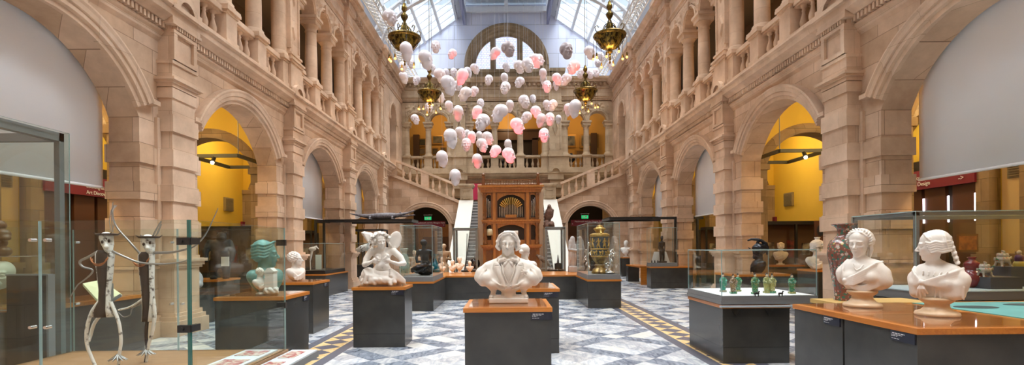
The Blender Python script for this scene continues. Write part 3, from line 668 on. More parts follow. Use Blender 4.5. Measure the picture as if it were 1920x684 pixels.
# ---- staircase
st = empty('staircase', label='stone double staircase at the far end, rising behind the organ and splitting left and right', cat='staircase')
for e in (-1, 1):
    W = W3('B'); cu, hw, cz, R = e * 4.55, 1.29, 2.5, 1.35; t0, t1 = 28.2, 28.6
    top = lambda u: 4.1 + (abs(u) - 2.6) * (1.55 / 3.8)
    th0 = math.acos(hw / R); seg = 24
    arc = [(cu + R * math.cos(PI - th0 - (PI - 2 * th0) * i / seg), cz + R * math.sin(PI - th0 - (PI - 2 * th0) * i / seg)) for i in range(seg + 1)]
    for t in (t0, t1):
        for a, b in zip(arc[:-1], arc[1:]):
            W.add([W.map(a[0], a[1], t), W.map(b[0], b[1], t), W.map(b[0], top(b[0]), t), W.map(a[0], top(a[0]), t)], [(0, 1, 2, 3)])
    for a, b in zip(arc[:-1], arc[1:]): W.add([W.map(a[0], a[1], t0), W.map(b[0], b[1], t0), W.map(b[0], b[1], t1), W.map(a[0], a[1], t1)], [(0, 1, 2, 3)])
    for a, b in ((e * 2.6, cu - e * hw), (cu + e * hw, e * 6.56)):
        W.poly([(a, 0), (b, 0), (b, top(b)), (a, top(a))], 'y', t0, t1)
    W.build('arched_wall', STONE, st)
    W = W3('B'); a0 = math.asin(.25)
    W.arc([(R - .01, t0 + .01), (R - .01, t0 - .05), (R + .07, t0 - .05), (R + .09, t0 - .1), (R + .2, t0 - .1), (R + .23, t0 - .14), (R + .28, t0 - .13), (R + .28, t0 + .01)], cu, cz, .3, PI - .3, 28)
    for q in (-1, 1): W.wbox(*sorted((cu + q * (hw - .02), cu + q * (hw + .16))), 0, cz + .5, t0 - .06, t0 + .02); W.wbox(*sorted((cu + q * (hw + .1), cu + q * (hw + .36))), cz + .4, cz + .47, t0 - .14, t0)
    W.build('archivolt', STONE2, st)
    m = MB(); A, B = e * 2.6, e * 6.56
    m.poly([(A, top(A) - .1), (B, top(B) - .1), (B, top(B) + .06), (A, top(A) + .06)], 'y', t0 - .12, t1 + .06); m.build('coping', STONE2, st)
    m = MB(); m.poly([(e * 2.9, top(e * 2.9) + .80), (e * 6.5, top(e * 6.5) + .80), (e * 6.5, top(e * 6.5) + .93), (e * 2.9, top(e * 2.9) + .93)], 'y', t0 + .02, t1 - .08); m.build('handrail', STONE2, st)
    for X in (3.02, 3.39, 3.78, 4.15, 5.03, 5.42, 5.79):
        mm = MB(); baluster(mm, e * X, 28.37, top(X) + .04, .78, 10, 1.05); mm.build('baluster', STONE2, st)
    m = MB(); m.poly([(e * 4.37, top(4.37)), (e * 4.8, top(4.8)), (e * 4.8, top(4.8) + .82), (e * 4.37, top(4.37) + .82)], 'y', t0 + .04, t1 - .1); m.build('pedestal', STONE2, st); m = MB()
    m.poly([(e * 6.15, top(6.15)), (e * 6.56, top(6.56)), (e * 6.56, top(6.56) + .9), (e * 6.15, top(6.15) + .82)], 'y', t0 + .04, t1 - .1); m.build('pedestal', STONE2, st)
    m = MB(); x0, x1 = sorted((e * 1.95, e * 2.62))
    m.box(x0, x1, 28.02, 28.7, 3.98, 4.9); m.box(x0 - .05, x1 + .05, 27.97, 28.75, 4.9, 4.98); m.box(x0 - .09, x1 + .09, 27.93, 28.79, 4.98, 5.08); m.box(x0 - .03, x1 + .03, 27.98, 28.74, 3.98, 4.1)
    for q in (0, 1): m.box(x0 + .12 + q * .38, x0 + .16 + q * .38, 27.98, 28.03, 4.25, 4.75); m.box(x0 + .12, x0 + .54, 27.98, 28.03, 4.25 + q * .46, 4.29 + q * .46)
    m.build('newel', STONE_B, st)
    # side flights behind the arched walls
    m = MB(); n = 9
    for k in range(n):
        a, b = sorted((e * (2.7 + 3.7 * k / n), e * (2.7 + 3.7 * (k + 1) / n))); z = 4.05 + (k + 1) * .17; m.box(a, b, 28.6, 31.4, z - .4, z)
    m.build('side_flight', STONE_B, st)
    m = MB(); m.poly([(21.1, 0), (21.8, 0), (28.3, 3.8), (28.3, 4.1), (28.0, 4.1), (21.1, .15)], 'x', x0, x1)
    m.poly([(21.0, .12), (28.05, 4.08), (28.05, 4.2), (21.0, .24)], 'x', x0 - .05, x1 + .05)
    m.build('string_slab', mat('pale_stair_slab', (.50, .47, .41), .5), st)
m = MB(); n = 24
for k in range(n): z = .17 * (k + 1); y = 21.2 + 7 * k / n; m.box(-1.95, 1.95, y, y + .5, z - .17, z - .02)
m.box(-2.6, 2.6, 28.2, 31.5, 3.9, 4.06); m.build('steps', mat('grey_stair_stone', (.13, .13, .13), .6), st)
m = MB()
for k in range(n): z = .17 * (k + 1); y = 21.2 + 7 * k / n; m.box(-1.95, 1.95, y - .02, y + .3, z - .03, z)
m.build('nosings', mat('pale_step_nosing', (.5, .5, .5), .5), st)
for xx, ww in ((-2.65, 'left'), (1.3, 'right')):
    m = MB(); m.box(xx, xx + 1.35, 31.2, 31.26, 4.5, 5.48); tag(m.build('hanging_banner', CRIMSON), 'crimson banner on the far wall, %s of the organ top' % ww, 'banner')

# ---- gable, window, roof
gb = struct('wall_gable')
W = W3('B'); W.archwall(-7.7, 7.7, 11.8, 18.4, 0, 2.3, 14.0, 2.3, 35.5, 35.8, 32); W.build('gable_wall', GABLE, gb)
win = empty('window_1', kind='structure')
W = W3('B')
W.arc([(2.22, 35.6), (2.22, 35.4), (2.34, 35.25), (2.38, 35.14), (2.5, 35.12), (2.55, 35.0), (2.68, 34.98), (2.74, 34.9), (2.90, 34.92), (2.92, 35.6)], 0, 14.0, 0, PI, 40)
for e in (-1, 1): W.wbox(*sorted((e * 2.25, e * 2.45)), 13.5, 14.0, 35.2, 35.6); W.wbox(*sorted((e * 2.4, e * 2.9)), 13.5, 14.0, 34.95, 35.6)
W.wbox(-3.3, 3.3, 11.6, 13.55, 35.0, 35.5); W.wbox(-3.4, 3.4, 13.55, 13.72, 34.85, 35.5)
for e in (-1, 1):
    a, b = sorted((e * 3.05, e * 3.9)); W.wbox(a, b, 11.6, 13.55, 34.9, 35.5); a, b = sorted((e * 2.95, e * 4.0)); W.wbox(a, b, 13.55, 13.75, 34.8, 35.5); W.wbox(a, b, 13.0, 13.1, 34.8, 35.5)
for u in (-2.2, -.95, .95, 2.2): W.wbox(u - .14, u + .14, 12.0, 13.3, 34.85, 35.1)
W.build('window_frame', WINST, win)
W = W3('B')
for u in (-.93, .93): W.wbox(u - .19, u + .19, 13.7, 16.0, 35.3, 35.6)
W.arc([(2.16, 35.35), (2.3, 35.35), (2.3, 35.6), (2.16, 35.6)], 0, 14.0, 0, PI, 32)
for e in (-1, 1): W.wbox(*sorted((e * 2.16, e * 2.3)), 13.7, 14.0, 35.35, 35.6)
W.wbox(-2.1, 2.1, 13.68, 13.78, 35.3, 35.6)
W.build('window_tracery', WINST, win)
def leaded():
    m, nt, b, out = nm('leaded_window_glass'); L = nt.links.new; nt.nodes.remove(b)
    g = N(nt, 'ShaderNodeNewGeometry'); s = N(nt, 'ShaderNodeSeparateXYZ'); L(g.outputs['Position'], s.inputs[0])
    cb = N(nt, 'ShaderNodeCombineXYZ'); L(s.outputs[0], cb.inputs[0]); L(s.outputs[2], cb.inputs[1])
    br = N(nt, 'ShaderNodeTexBrick', i_Scale=1.0, i_Mortar_Size=.018, i_Brick_Width=.2, i_Row_Height=.13)
    br.inputs['Color1'].default_value = (.62, .80, 1, 1); br.inputs['Color2'].default_value = (.92, .93, 1, 1); br.inputs['Mortar'].default_value = (.55, .55, 1.0, 1)
    L(cb.outputs[0], br.inputs['Vector'])
    e = N(nt, 'ShaderNodeEmission'); e.inputs['Strength'].default_value = 1.15; L(br.outputs['Color'], e.inputs[0]); L(e.outputs[0], out.inputs[0])
    return m
W = W3('B'); W.arc([(0, 35.5), (2.2, 35.5), (2.2, 35.52), (0, 35.52)], 0, 14.0, 0, PI, 32); W.wbox(-2.2, 2.2, 13.7, 14.0, 35.5, 35.52); W.build('pane', leaded(), win)

roof = struct('roof')
RZ = lambda x: 14.5 + (7.6 - abs(x)) * .70
m = MB()
for e in (-1, 1):   # opaque bands of the slope
    for xa, xb in ((7.7, 6.9), (3.5, 2.9)):
        m.poly([(e * xa, RZ(xa)), (e * xb, RZ(xb)), (e * xb, RZ(xb) + .15), (e * xa, RZ(xa) + .15)], 'y', -6, 36)
m.box(-2.95, 2.95, -6, 36, 18.6, 18.7)
for e in (-1, 1): m.box(*sorted((e * 2.85, e * 3.0)), -6, 36, 17.7, 17.9)
m.build('roof_boarding', ROOFW, roof)
m = MB()
y = -6
while y < 35.6:      # rafters / glazing bars
    for e in (-1, 1):
        m.poly([(e * 7.0, RZ(7.0) - .04), (e * 3.3, RZ(3.3) - .04), (e * 3.3, RZ(3.3) + .12), (e * 7.0, RZ(7) + .12)], 'y', y, y + .06)
    y += .9
for e in (-1, 1):
    for x in (6.9, 5.7, 4.6, 3.5):
        m.poly([(e * x, RZ(x) - .12), (e * (x - .14), RZ(x - .14) - .12), (e * (x - .14), RZ(x) + .12), (e * x, RZ(x) + .12)], 'y', -6, 35.5)
for yy in [u for u in PU] + [31.5, 35.2]:
    m.box(-2.95, 2.95, yy - .12, yy + .12, 17.75, 18.1)
    for x in (-2.9, 0, 2.9): m.box(x - .12, x + .12, yy - .14, yy + .14, 17.8, 18.6)
m.build('rafters', ROOFW, roof)
m = MB()
for e in (-1, 1): m.add([(e * 6.9, -6, RZ(6.9)), (e * 3.5, -6, RZ(3.5)), (e * 3.5, 35.6, RZ(3.5)), (e * 6.9, 35.6, RZ(6.9))], [(0, 1, 2, 3)])
m.build('roof_glazing', glass_mat('roof_glass', (.92, .96, 1.0), .6), roof, recalc=False)
m = MB()
for e in (-1, 1):   # lantern side glass, open louvre frames
    m.box(*sorted((e * 2.88, e * 2.95)), -6, 36, 17.9, 18.0); m.box(*sorted((e * 2.88, e * 2.95)), -6, 36, 18.5, 18.6)
m.build('lantern_frame', WHITE, roof)
m = MB()
for yy in (35.3,):
    for e in (-1, 1): m.box(*sorted((e * 2.75, e * 2.95)), 29.0, 35.4, 16.95, 17.75)
m.build('ridge_beam', mat('blue_grey_beam', (.12, .13, .22), .6), roof)
# lattice arched ribs
RIBM = mat('rib_white_paint', (.60, .62, .66), .5)
for ui, u in enumerate(PU[1:]):
    rb = empty('roof_rib', parent=roof)
    m = MB(); seg = 44
    def ep(a, o): return ((6.35 + o) * math.cos(a), 11.75 + (3.3 + o) * math.sin(a))
    for o in (0, .48):
        for i in range(seg):
            a0, a1 = PI * i / seg, PI * (i + 1) / seg
            p, q = ep(a0, o), ep(a1, o); p2, q2 = ep(a0, o + .09), ep(a1, o + .09)
            m.add([(p[0], u - .14, p[1]), (q[0], u - .14, q[1]), (q[0], u + .14, q[1]), (p[0], u + .14, p[1]), (p2[0], u - .14, p2[1]), (q2[0], u - .14, q2[1]), (q2[0], u + .14, q2[1]), (p2[0], u + .14, p2[1])],
                  [(0, 1, 2, 3), (4, 7, 6, 5), (0, 4, 5, 1), (3, 2, 6, 7)])
    m.build('rib_chord', RIBM, rb)
    m = MB()
    for i in range(seg):
        a0, a1 = PI * i / seg, PI * (i + 1) / seg
        if i % 2: a0, a1 = a1, a0
        p, q = ep(a0, .05), ep(a1, .5); m.tube([(p[0], u, p[1]), (q[0], u, q[1])], .04, 4)
    m.build('rib_lattice', RIBM, rb)
    m = MB()
    for e in (-1, 1):
        for xx, x2 in ((6.6, 6.0), (5.4, 6.0), (5.4, 4.6), (3.9, 4.6), (3.9, 3.2)):
            a = math.acos(xx / 6.9); za = 11.75 + 3.85 * math.sin(a) - .1; m.tube([(e * xx, u, za), (e * x2, u, RZ(x2) - .05)], .07, 4)
        for xx in (6.4, 4.6): a = math.acos(min(1, xx / 6.9)); m.tube([(e * xx, u, 11.75 + 3.85 * math.sin(a) - .1), (e * xx, u, RZ(xx))], .06, 4)
        m.tube([(e * 7.6, u, RZ(7.6) - .1), (e * 2.95, u, RZ(2.95) - .1)], .1, 4)
    m.build('rib_strut', RIBM, rb)
# closing wall behind the camera
m = MB(); m.box(-11, 11, -6.2, -6, 0, 19); m.build('wall_front', STONE, None)['kind'] = 'structure'

# lighting trusses running along both sides
for e, sw in ((-1, 'left'), (1, 'right')):
    r = empty('lighting_truss', label='pale square lattice truss running above the %s cornice' % sw, cat='truss', group='lattice trusses')
    x0, z0 = e * 6.05, 12.45; m = MB()
    for dx in (-.22, .22):
        for dz in (0, .44): m.tube([(x0 + dx, 5, z0 + dz), (x0 + dx, 34, z0 + dz)], .035, 6)
    m.build('chord', mat('truss_pale_metal', (.62, .60, .56), .4, .2), r)
    m = MB(); y = 5
    while y < 33.6:
        for (a, b) in (((-.22, 0), (.22, 0)), ((.22, 0), (.22, .44)), ((.22, .44), (-.22, .44)), ((-.22, .44), (-.22, 0))):
            m.tube([(x0 + a[0], y, z0 + a[1]), (x0 + b[0], y + .4, z0 + b[1])], .018, 4)
        y += .4
    m.build('lacing', MATS['truss_pale_metal'], r)
# roller blinds in the arches
for e, sw in ((-1, 'left'), (1, 'right')):
    for bi in (1, 3, 4):
        bc = BAYS[bi]; r = empty('roller_blind', label='white roller blind lowered in the %s arch of the %s wall' % ({1: 'nearest', 3: 'third', 4: 'fourth'}[bi], sw), cat='blind', group='roller blinds')
        m = MB(); x = e * 7.22; zb = 2.72 if bi != 4 else 2.9
        n = 30
        pts = [(bc - 1.9 + 3.75 * i / n, .012 * math.sin(i * .9)) for i in range(n + 1)]
        vs = [(x + o, u, z) for z in (zb, 5.4) for u, o in pts] + [(x + o + e * .01, u, z) for z in (zb, 5.4) for u, o in pts]
        k = n + 1
        fs = [(i, i + 1, k + i + 1, k + i) for i in range(n)] + [(2 * k + i, 2 * k + i + 1, 3 * k + i + 1, 3 * k + i) for i in range(n)] + [(i, i + 1, 2 * k + i + 1, 2 * k + i) for i in range(n)] + [(0, k, 3 * k, 2 * k), (n, k + n, 3 * k + n, 2 * k + n)]
        m.add(vs, fs, 0, True); m.build('fabric', BLIND, r)
        m = MB(); m.tube([(x, bc - 1.9, zb), (x, bc + 1.85, zb)], .025, 8); m.build('bottom_bar', MATS['blind_fabric'], r)
        m = MB(); m.tube([(x, bc - 1.9, 5.45), (x, bc + 1.85, 5.45)], .06, 8); m.build('roller', GREYM, r)
# hung track-light frames in the open yellow bays
for e, sw in ((-1, 'left'), (1, 'right')):
    for (yy, zz, x0, n) in ((13.9, 4.1, 7.35, 'front'), (18.3, 4.3, 7.9, 'rear')):
        r = empty('track_light_frame', label='%s grey track-light frame hanging in the %s aisle' % (n, sw), cat='light fitting', group='hung track frames')
        m = MB(); a, b = e * x0, e * (x0 + 1.3)
        m.box(*sorted((a, b)), yy - .04, yy + .04, zz, zz + .09); m.box(*sorted((a, b)), yy + 1.9, yy + 1.98, zz, zz + .09)
        for x in (a, b): m.box(x - .04, x + .04, yy, yy + 1.95, zz, zz + .09)
        m.build('frame', mat('track_bronze', (.09, .08, .045), .5), r)
        m = MB()
        for x in (a, b): m.tube([(x, yy, zz + .09), (x, yy, 5.85)], .012, 5)
        m.build('hanging_wire', GREYM, r)
        m = MB(); m.tube([((a + b) / 2, yy, zz), ((a + b) / 2, yy - .1, zz - .14)], .05, 8); m.build('spotlight_can', BLACK, r)
        m = MB(); m.sphere(((a + b) / 2 - e * .02, yy - .13, zz - .16), .045); m.build('spotlight_bulb', SPOTB, r)
# ================================================================= SCULPTING (distance fields -> surface nets)
def Rz(a): c, s = math.cos(a), math.sin(a); return np.array([[c, -s, 0], [s, c, 0], [0, 0, 1.]])
def Rx(a): c, s = math.cos(a), math.sin(a); return np.array([[1., 0, 0], [0, c, -s], [0, s, c]])
def Ry(a): c, s = math.cos(a), math.sin(a); return np.array([[c, 0, s], [0, 1., 0], [-s, 0, c]])
def T(o=(0, 0, 0), s=1.0, yaw=0, pitch=0, roll=0):
    """frame: +yaw turns the face (-Y) towards +X; +pitch looks down"""
    return (np.array(o, float), s, Rz(math.radians(yaw)) @ Rx(math.radians(pitch)) @ Ry(math.radians(roll)))
ID = T()
class Sculpt:
    def __init__(s, lo, hi, h):
        s.h = h; s.lo = np.array(lo, float); s.n = [int((hi[i] - lo[i]) / h) + 2 for i in range(3)]
        s.D = np.full(s.n, 1.0, np.float32); s.ax = [np.arange(s.n[i], dtype=np.float32) * h + lo[i] for i in range(3)]
    def sub(s, c, r):
        sl = []
        for i in range(3):
            a = max(0, int((c[i] - r - s.lo[i]) / s.h)); b = min(s.n[i], int((c[i] + r - s.lo[i]) / s.h) + 2)
            if b <= a: return None, None
            sl.append(slice(a, b))
        return tuple(sl), (s.ax[0][sl[0]][:, None, None], s.ax[1][sl[1]][None, :, None], s.ax[2][sl[2]][None, None, :])
    def put(s, sl, d, k, mode):
        A = s.D[sl]
        if mode == 'u':
            h = np.clip(.5 + .5 * (A - d) / k, 0, 1); s.D[sl] = A * (1 - h) + d * h - k * h * (1 - h)
        elif mode == 's':
            h = np.clip(.5 - .5 * (A + d) / k, 0, 1); s.D[sl] = A * (1 - h) - d * h + k * h * (1 - h)
        elif mode == 'i': s.D[sl] = np.maximum(A, d)
    def ell(s, c, r, t=ID, k=.02, mode='u', rot=None):
        o, sc, R = t; c = o + sc * (R @ np.array(c, float)); r = np.array(r, float) * sc; k = k * sc
        Rt = R @ rot if rot is not None else R
        sl, G = s.sub(c, max(r) + k * 1.5 + 2 * s.h)
        if sl is None: return
        X, Y, Z = G[0] - c[0], G[1] - c[1], G[2] - c[2]
        q = [Rt[0, i] * X + Rt[1, i] * Y + Rt[2, i] * Z for i in range(3)]
        k0 = np.sqrt((q[0] / r[0]) ** 2 + (q[1] / r[1]) ** 2 + (q[2] / r[2]) ** 2) + 1e-6
        k1 = np.sqrt((q[0] / r[0] ** 2) ** 2 + (q[1] / r[1] ** 2) ** 2 + (q[2] / r[2] ** 2) ** 2) + 1e-6
        s.put(sl, (k0 * (k0 - 1) / k1).astype(np.float32), k, mode)
    def cap(s, a, b, ra, rb=None, t=ID, k=.02, mode='u', flat=None):
        rb = ra if rb is None else rb; o, sc, R = t
        a = o + sc * (R @ np.array(a, float)); b = o + sc * (R @ np.array(b, float)); ra *= sc; rb *= sc; k = k * sc
        c = (a + b) / 2; L = np.linalg.norm(b - a)
        sl, G = s.sub(c, L / 2 + max(ra, rb) + k * 1.5 + 2 * s.h)
        if sl is None: return
        d = (b - a); X, Y, Z = G[0] - a[0], G[1] - a[1], G[2] - a[2]
        tt = np.clip((X * d[0] + Y * d[1] + Z * d[2]) / max(L * L, 1e-9), 0, 1)
        dist = np.sqrt((X - tt * d[0]) ** 2 + (Y - tt * d[1]) ** 2 + (Z - tt * d[2]) ** 2) - (ra + (rb - ra) * tt)
        s.put(sl, dist.astype(np.float32), k, mode)
    def chain(s, pts, rs, t=ID, k=.02, mode='u'):
        """a bent tapering limb: its segments join first, then blend into the rest once"""
        o, sc, R = t; k = k * sc; P_ = [o + sc * (R @ np.array(p, float)) for p in pts]; rs = [r * sc for r in rs]
        lo_, hi_ = np.min(P_, 0), np.max(P_, 0); c = (lo_ + hi_) / 2; pad = max(rs) + k * 1.5 + 2 * s.h; sl = []
        for i in range(3):
            a = max(0, int((lo_[i] - pad - s.lo[i]) / s.h)); b = min(s.n[i], int((hi_[i] + pad - s.lo[i]) / s.h) + 2)
            if b <= a: return
            sl.append(slice(a, b))
        sl = tuple(sl); G = (s.ax[0][sl[0]][:, None, None], s.ax[1][sl[1]][None, :, None], s.ax[2][sl[2]][None, None, :]); best = None
        for i in range(len(pts) - 1):
            a, d = P_[i], P_[i + 1] - P_[i]; L2 = max(float(d @ d), 1e-9); X, Y, Z = G[0] - a[0], G[1] - a[1], G[2] - a[2]
            tt = np.clip((X * d[0] + Y * d[1] + Z * d[2]) / L2, 0, 1)
            ds = np.sqrt((X - tt * d[0]) ** 2 + (Y - tt * d[1]) ** 2 + (Z - tt * d[2]) ** 2) - (rs[i] + (rs[i + 1] - rs[i]) * tt)
            best = ds if best is None else np.minimum(best, ds)
        s.put(sl, best.astype(np.float32), k, mode)
    def box(s, c, hf, rad=.01, t=ID, k=.01, mode='u', rot=None):
        o, sc, R = t; c = o + sc * (R @ np.array(c, float)); hf = np.array(hf, float) * sc; Rt = R @ rot if rot is not None else R
        sl, G = s.sub(c, np.linalg.norm(hf) + k * 1.5 + 2 * s.h)
        if sl is None: return
        X, Y, Z = G[0] - c[0], G[1] - c[1], G[2] - c[2]
        q = [np.abs(Rt[0, i] * X + Rt[1, i] * Y + Rt[2, i] * Z) - hf[i] + rad for i in range(3)]
        d = np.sqrt(sum(np.maximum(v, 0) ** 2 for v in q)) + np.minimum(np.maximum(np.maximum(q[0], q[1]), q[2]), 0) - rad
        s.put(sl, d.astype(np.float32), k, mode)
    def warp(s, f, c, r):
        """add f(X,Y,Z) to the field within radius r of c, fading out"""
        sl, G = s.sub(c, r)
        if sl is None: return
        X, Y, Z = G; m = np.clip(1 - ((X - c[0]) ** 2 + (Y - c[1]) ** 2 + (Z - c[2]) ** 2) / (r * r), 0, 1)
        s.D[sl] += (f(X, Y, Z) * np.minimum(m * 3, 1)).astype(np.float32)
    def cut_below(s, z): s.D = np.maximum(s.D, (z - s.ax[2])[None, None, :].astype(np.float32))
    def mesh(s, name, mats):
        D = s.D; D[0] = D[-1] = 1; D[:, 0] = D[:, -1] = 1; D[:, :, 0] = D[:, :, -1] = 1
        I = (D < 0); nx, ny, nz = D.shape
        cnt = np.zeros((nx - 1, ny - 1, nz - 1), np.int8)
        for a in (0, 1):
            for b in (0, 1):
                for c in (0, 1): cnt += I[a:nx - 1 + a, b:ny - 1 + b, c:nz - 1 + c]
        act = np.argwhere((cnt > 0) & (cnt < 8)); ids = np.full(cnt.shape, -1, np.int32); ids[tuple(act.T)] = np.arange(len(act))
        P_ = np.zeros((len(act), 3)); C = np.zeros(len(act))
        cs = [(a, b, c) for a in (0, 1) for b in (0, 1) for c in (0, 1)]
        val = {q: D[act[:, 0] + q[0], act[:, 1] + q[1], act[:, 2] + q[2]] for q in cs}
        for q in cs:
            for ax in range(3):
                if q[ax] == 0:
                    p = list(q); p[ax] = 1; p = tuple(p); va, vb = val[q], val[p]; m = (va < 0) != (vb < 0)
                    t = np.where(m, va / np.where(m, va - vb, 1), 0); pt = np.repeat(np.array([q], float), len(act), 0); pt[:, ax] += t
                    P_ += pt * m[:, None]; C += m
        V = (act + P_ / C[:, None]) * s.h + s.lo
        F = []
        for ax in range(3):
            o1, o2 = [(1, 2), (2, 0), (0, 1)][ax]
            sa = [slice(None)] * 3; sb = [slice(None)] * 3; sa[ax] = slice(0, -1); sb[ax] = slice(1, None)
            cr = I[tuple(sa)] != I[tuple(sb)]; e = np.argwhere(cr)
            e = e[(e[:, o1] > 0) & (e[:, o2] > 0) & (e[:, o1] < D.shape[o1] - 1) & (e[:, o2] < D.shape[o2] - 1)]
            def g(d1, d2): k = e.copy(); k[:, o1] -= d1; k[:, o2] -= d2; return ids[tuple(k.T)]
            q = np.stack([g(0, 0), g(1, 0), g(1, 1), g(0, 1)], 1); fl = I[tuple(e.T)]
            q[~fl] = q[~fl][:, ::-1]; F.append(q)
        F = np.concatenate(F)
        # the net's orientation: flip to outward
        me = bpy.data.meshes.new(name)
        me.vertices.add(len(V)); me.vertices.foreach_set('co', V.astype(np.float32).ravel())
        me.loops.add(F.size); me.loops.foreach_set('vertex_index', F.ravel().astype(np.int32))
        me.polygons.add(len(F)); me.polygons.foreach_set('loop_start', np.arange(0, F.size, 4, dtype=np.int32)); me.polygons.foreach_set('loop_total', np.full(len(F), 4, np.int32))
        me.polygons.foreach_set('use_smooth', np.ones(len(F), bool))
        for m in (mats if isinstance(mats, (list, tuple)) else [mats]): me.materials.append(m)
        me.update(calc_edges=True); me.validate()
        return me

def head(S, t, expr='calm', neck=0, ears=True, beard=0, female=False, eyes=True):
    """unit head: height 1, chin at z=-.5, crown +.5, face towards -Y"""
    e = lambda c, r, k=.03, mode='u', rot=None: S.ell(c, r, t, k, mode, rot)
    e((0, .06, .14), (.335, .40, .355))
    e((0, -.09, -.08), (.25, .285, .34), .05)
    e((0, -.085, -.25), (.225 if not female else .20, .25, .215), .09)
    e((0, -.255, -.405), (.10 if not female else .08, .08, .08), .09)
    for s in (-1, 1):
        e((s * .155, -.26, -.09), (.075, .075, .07), .06)
    brow = {'angry': (-.45, .055), 'sad': (.45, .10), 'shout': (.1, .12), 'open': (.15, .11)}.get(expr, (0.10, .085))
    for s in (-1, 1):
        e((s * .128, -.335, -.005), (.092, .10, .062), .03, 's')
        e((s * .125, -.262, -.005), (.082, .085, .072), .016)
        e((s * .115, -.300, brow[1]), (.098, .06, .034 if not female else .024), .07, 'u', Ry(s * brow[0]))
        if expr in ('grin', 'angry'):
            e((s * .128, -.285, .030), (.095, .072, .030), .012, 'u', Ry(s * -.15)); e((s * .13, -.285, -.045), (.095, .07, .026), .02)
            for q in range(3): S.cap((s * .232, -.215, -.005 + .015 * q), (s * .29, -.15, .01 + .045 * (q - 1)), .006, .004, t, .012, 's')
        else:
            S.chain([(s * .055, -.325, -.005), (s * .10, -.348, .028), (s * .16, -.338, .030), (s * .208, -.285, .0)], [.012, .016, .016, .012], t, .010)
            S.chain([(s * .055, -.325, -.012), (s * .11, -.338, -.040), (s * .165, -.325, -.036), (s * .208, -.285, -.006)], [.009, .011, .011, .009], t, .012)
            if eyes: e((s * .125, -.352, -.002), (.018, .016, .018), .008, 's')
    S.chain([(0, -.335, .075), (0, -.375, -.01), (0, -.45, -.125)], [.032, .032, .042], t, .03)
    e((0, -.445, -.140), (.040, .042, .032), .02)
    for s in (-1, 1):
        e((s * .045, -.405, -.152), (.030, .042, .027), .018); e((s * .022, -.435, -.178), (.013, .02, .010), .008, 's')
        S.chain([(s * .066, -.39, -.145), (s * .10, -.345, -.19), (s * .125, -.30, -.25)], [.010, .010, .006], t, .03, 's')
    if expr in ('open', 'shout'):
        hgt = .075 if expr == 'open' else .10
        S.chain([(.095 * math.cos(a), -.345 - .03 * math.cos(a) ** 0 * abs(math.sin(a)) * .3, -.285 + (hgt + .025) * math.sin(a)) for a in np.linspace(0, 2 * PI, 13)], [.026] * 13, t, .02)
        e((0, -.42, -.285), (.078, .17, hgt), .012, 's')
        e((0, -.30, -.285 + hgt * .75), (.06, .07, .018), .01); e((0, -.26, -.285 - hgt * .45), (.05, .09, .035), .02)
    elif expr == 'grin':
        e((0, -.335, -.245), (.15, .065, .065), .04)
        S.chain([(-.14, -.30, -.20), (-.08, -.395, -.245), (0, -.42, -.262), (.08, -.395, -.245), (.14, -.30, -.20)], [.012, .024, .028, .024, .012], t, .01, 's')
        for i in range(-4, 5): S.ell((i * .024, -.372 + .0006 * i * i * 3, -.243 + .0018 * i * i), (.011, .016, .020), t, .003)
        S.chain([(-.13, -.31, -.205), (-.07, -.385, -.283), (0, -.40, -.297), (.07, -.385, -.283), (.13, -.31, -.205)], [.010, .016, .018, .016, .010], t, .01)
        for s in (-1, 1): e((s * .165, -.285, -.13), (.075, .075, .065), .04); S.chain([(s * .07, -.40, -.15), (s * .135, -.345, -.19), (s * .175, -.28, -.28)], [.014, .016, .010], t, .025, 's')
    elif expr == 'angry':
        e((0, -.335, -.25), (.13, .06, .07), .04)
        S.chain([(-.12, -.32, -.285), (-.06, -.40, -.25), (0, -.415, -.245), (.06, -.40, -.25), (.12, -.32, -.285)], [.010, .016, .018, .016, .010], t, .01, 's')
        for i in range(-3, 4): S.ell((i * .027, -.365 + .002 * i * i, -.25 - .002 * i * i), (.012, .018, .018), t, .003)
        S.chain([(-.11, -.32, -.30), (0, -.395, -.285), (.11, -.32, -.30)], [.014, .022, .014], t, .012)
        for s in (-1, 1): S.chain([(s * .06, -.41, -.14), (s * .13, -.345, -.19), (s * .165, -.28, -.33)], [.016, .018, .010], t, .025, 's'); S.cap((s * .018, -.36, .06), (s * .03, -.35, .14), .009, .007, t, .015, 's')
    elif expr == 'sad':
        S.chain([(-.095, -.31, -.285), (-.05, -.37, -.248), (0, -.385, -.238), (.05, -.37, -.248), (.095, -.31, -.285)], [.012, .022, .022, .022, .012], t, .012)
        S.chain([(-.06, -.345, -.292), (0, -.372, -.278), (.06, -.345, -.292)], [.016, .022, .016], t, .012)
        S.chain([(-.10, -.34, -.290), (0, -.41, -.258), (.10, -.34, -.290)], [.005, .007, .005], t, .006, 's')
        for s in (-1, 1): S.chain([(s * .06, -.41, -.15), (s * .12, -.34, -.21), (s * .13, -.29, -.33)], [.012, .014, .01], t, .025, 's')
        for z in (.17, .21, .25): S.chain([(-.13, -.30, z - .02), (-.04, -.355, z + .015), (.04, -.355, z + .015), (.13, -.30, z - .02)], [.005, .007, .007, .005], t, .012, 's')
    else:
        S.chain([(-.085, -.325, -.248), (-.03, -.375, -.232), (0, -.375, -.238), (.03, -.375, -.232), (.085, -.325, -.248)], [.008, .018, .017, .018, .008], t, .014)
        S.chain([(-.07, -.33, -.262), (0, -.368, -.275), (.07, -.33, -.262)], [.010, .022, .010], t, .014)
        S.chain([(-.088, -.345, -.252), (-.03, -.40, -.253), (.03, -.40, -.253), (.088, -.345, -.252)], [.004, .005, .005, .004], t, .006, 's')
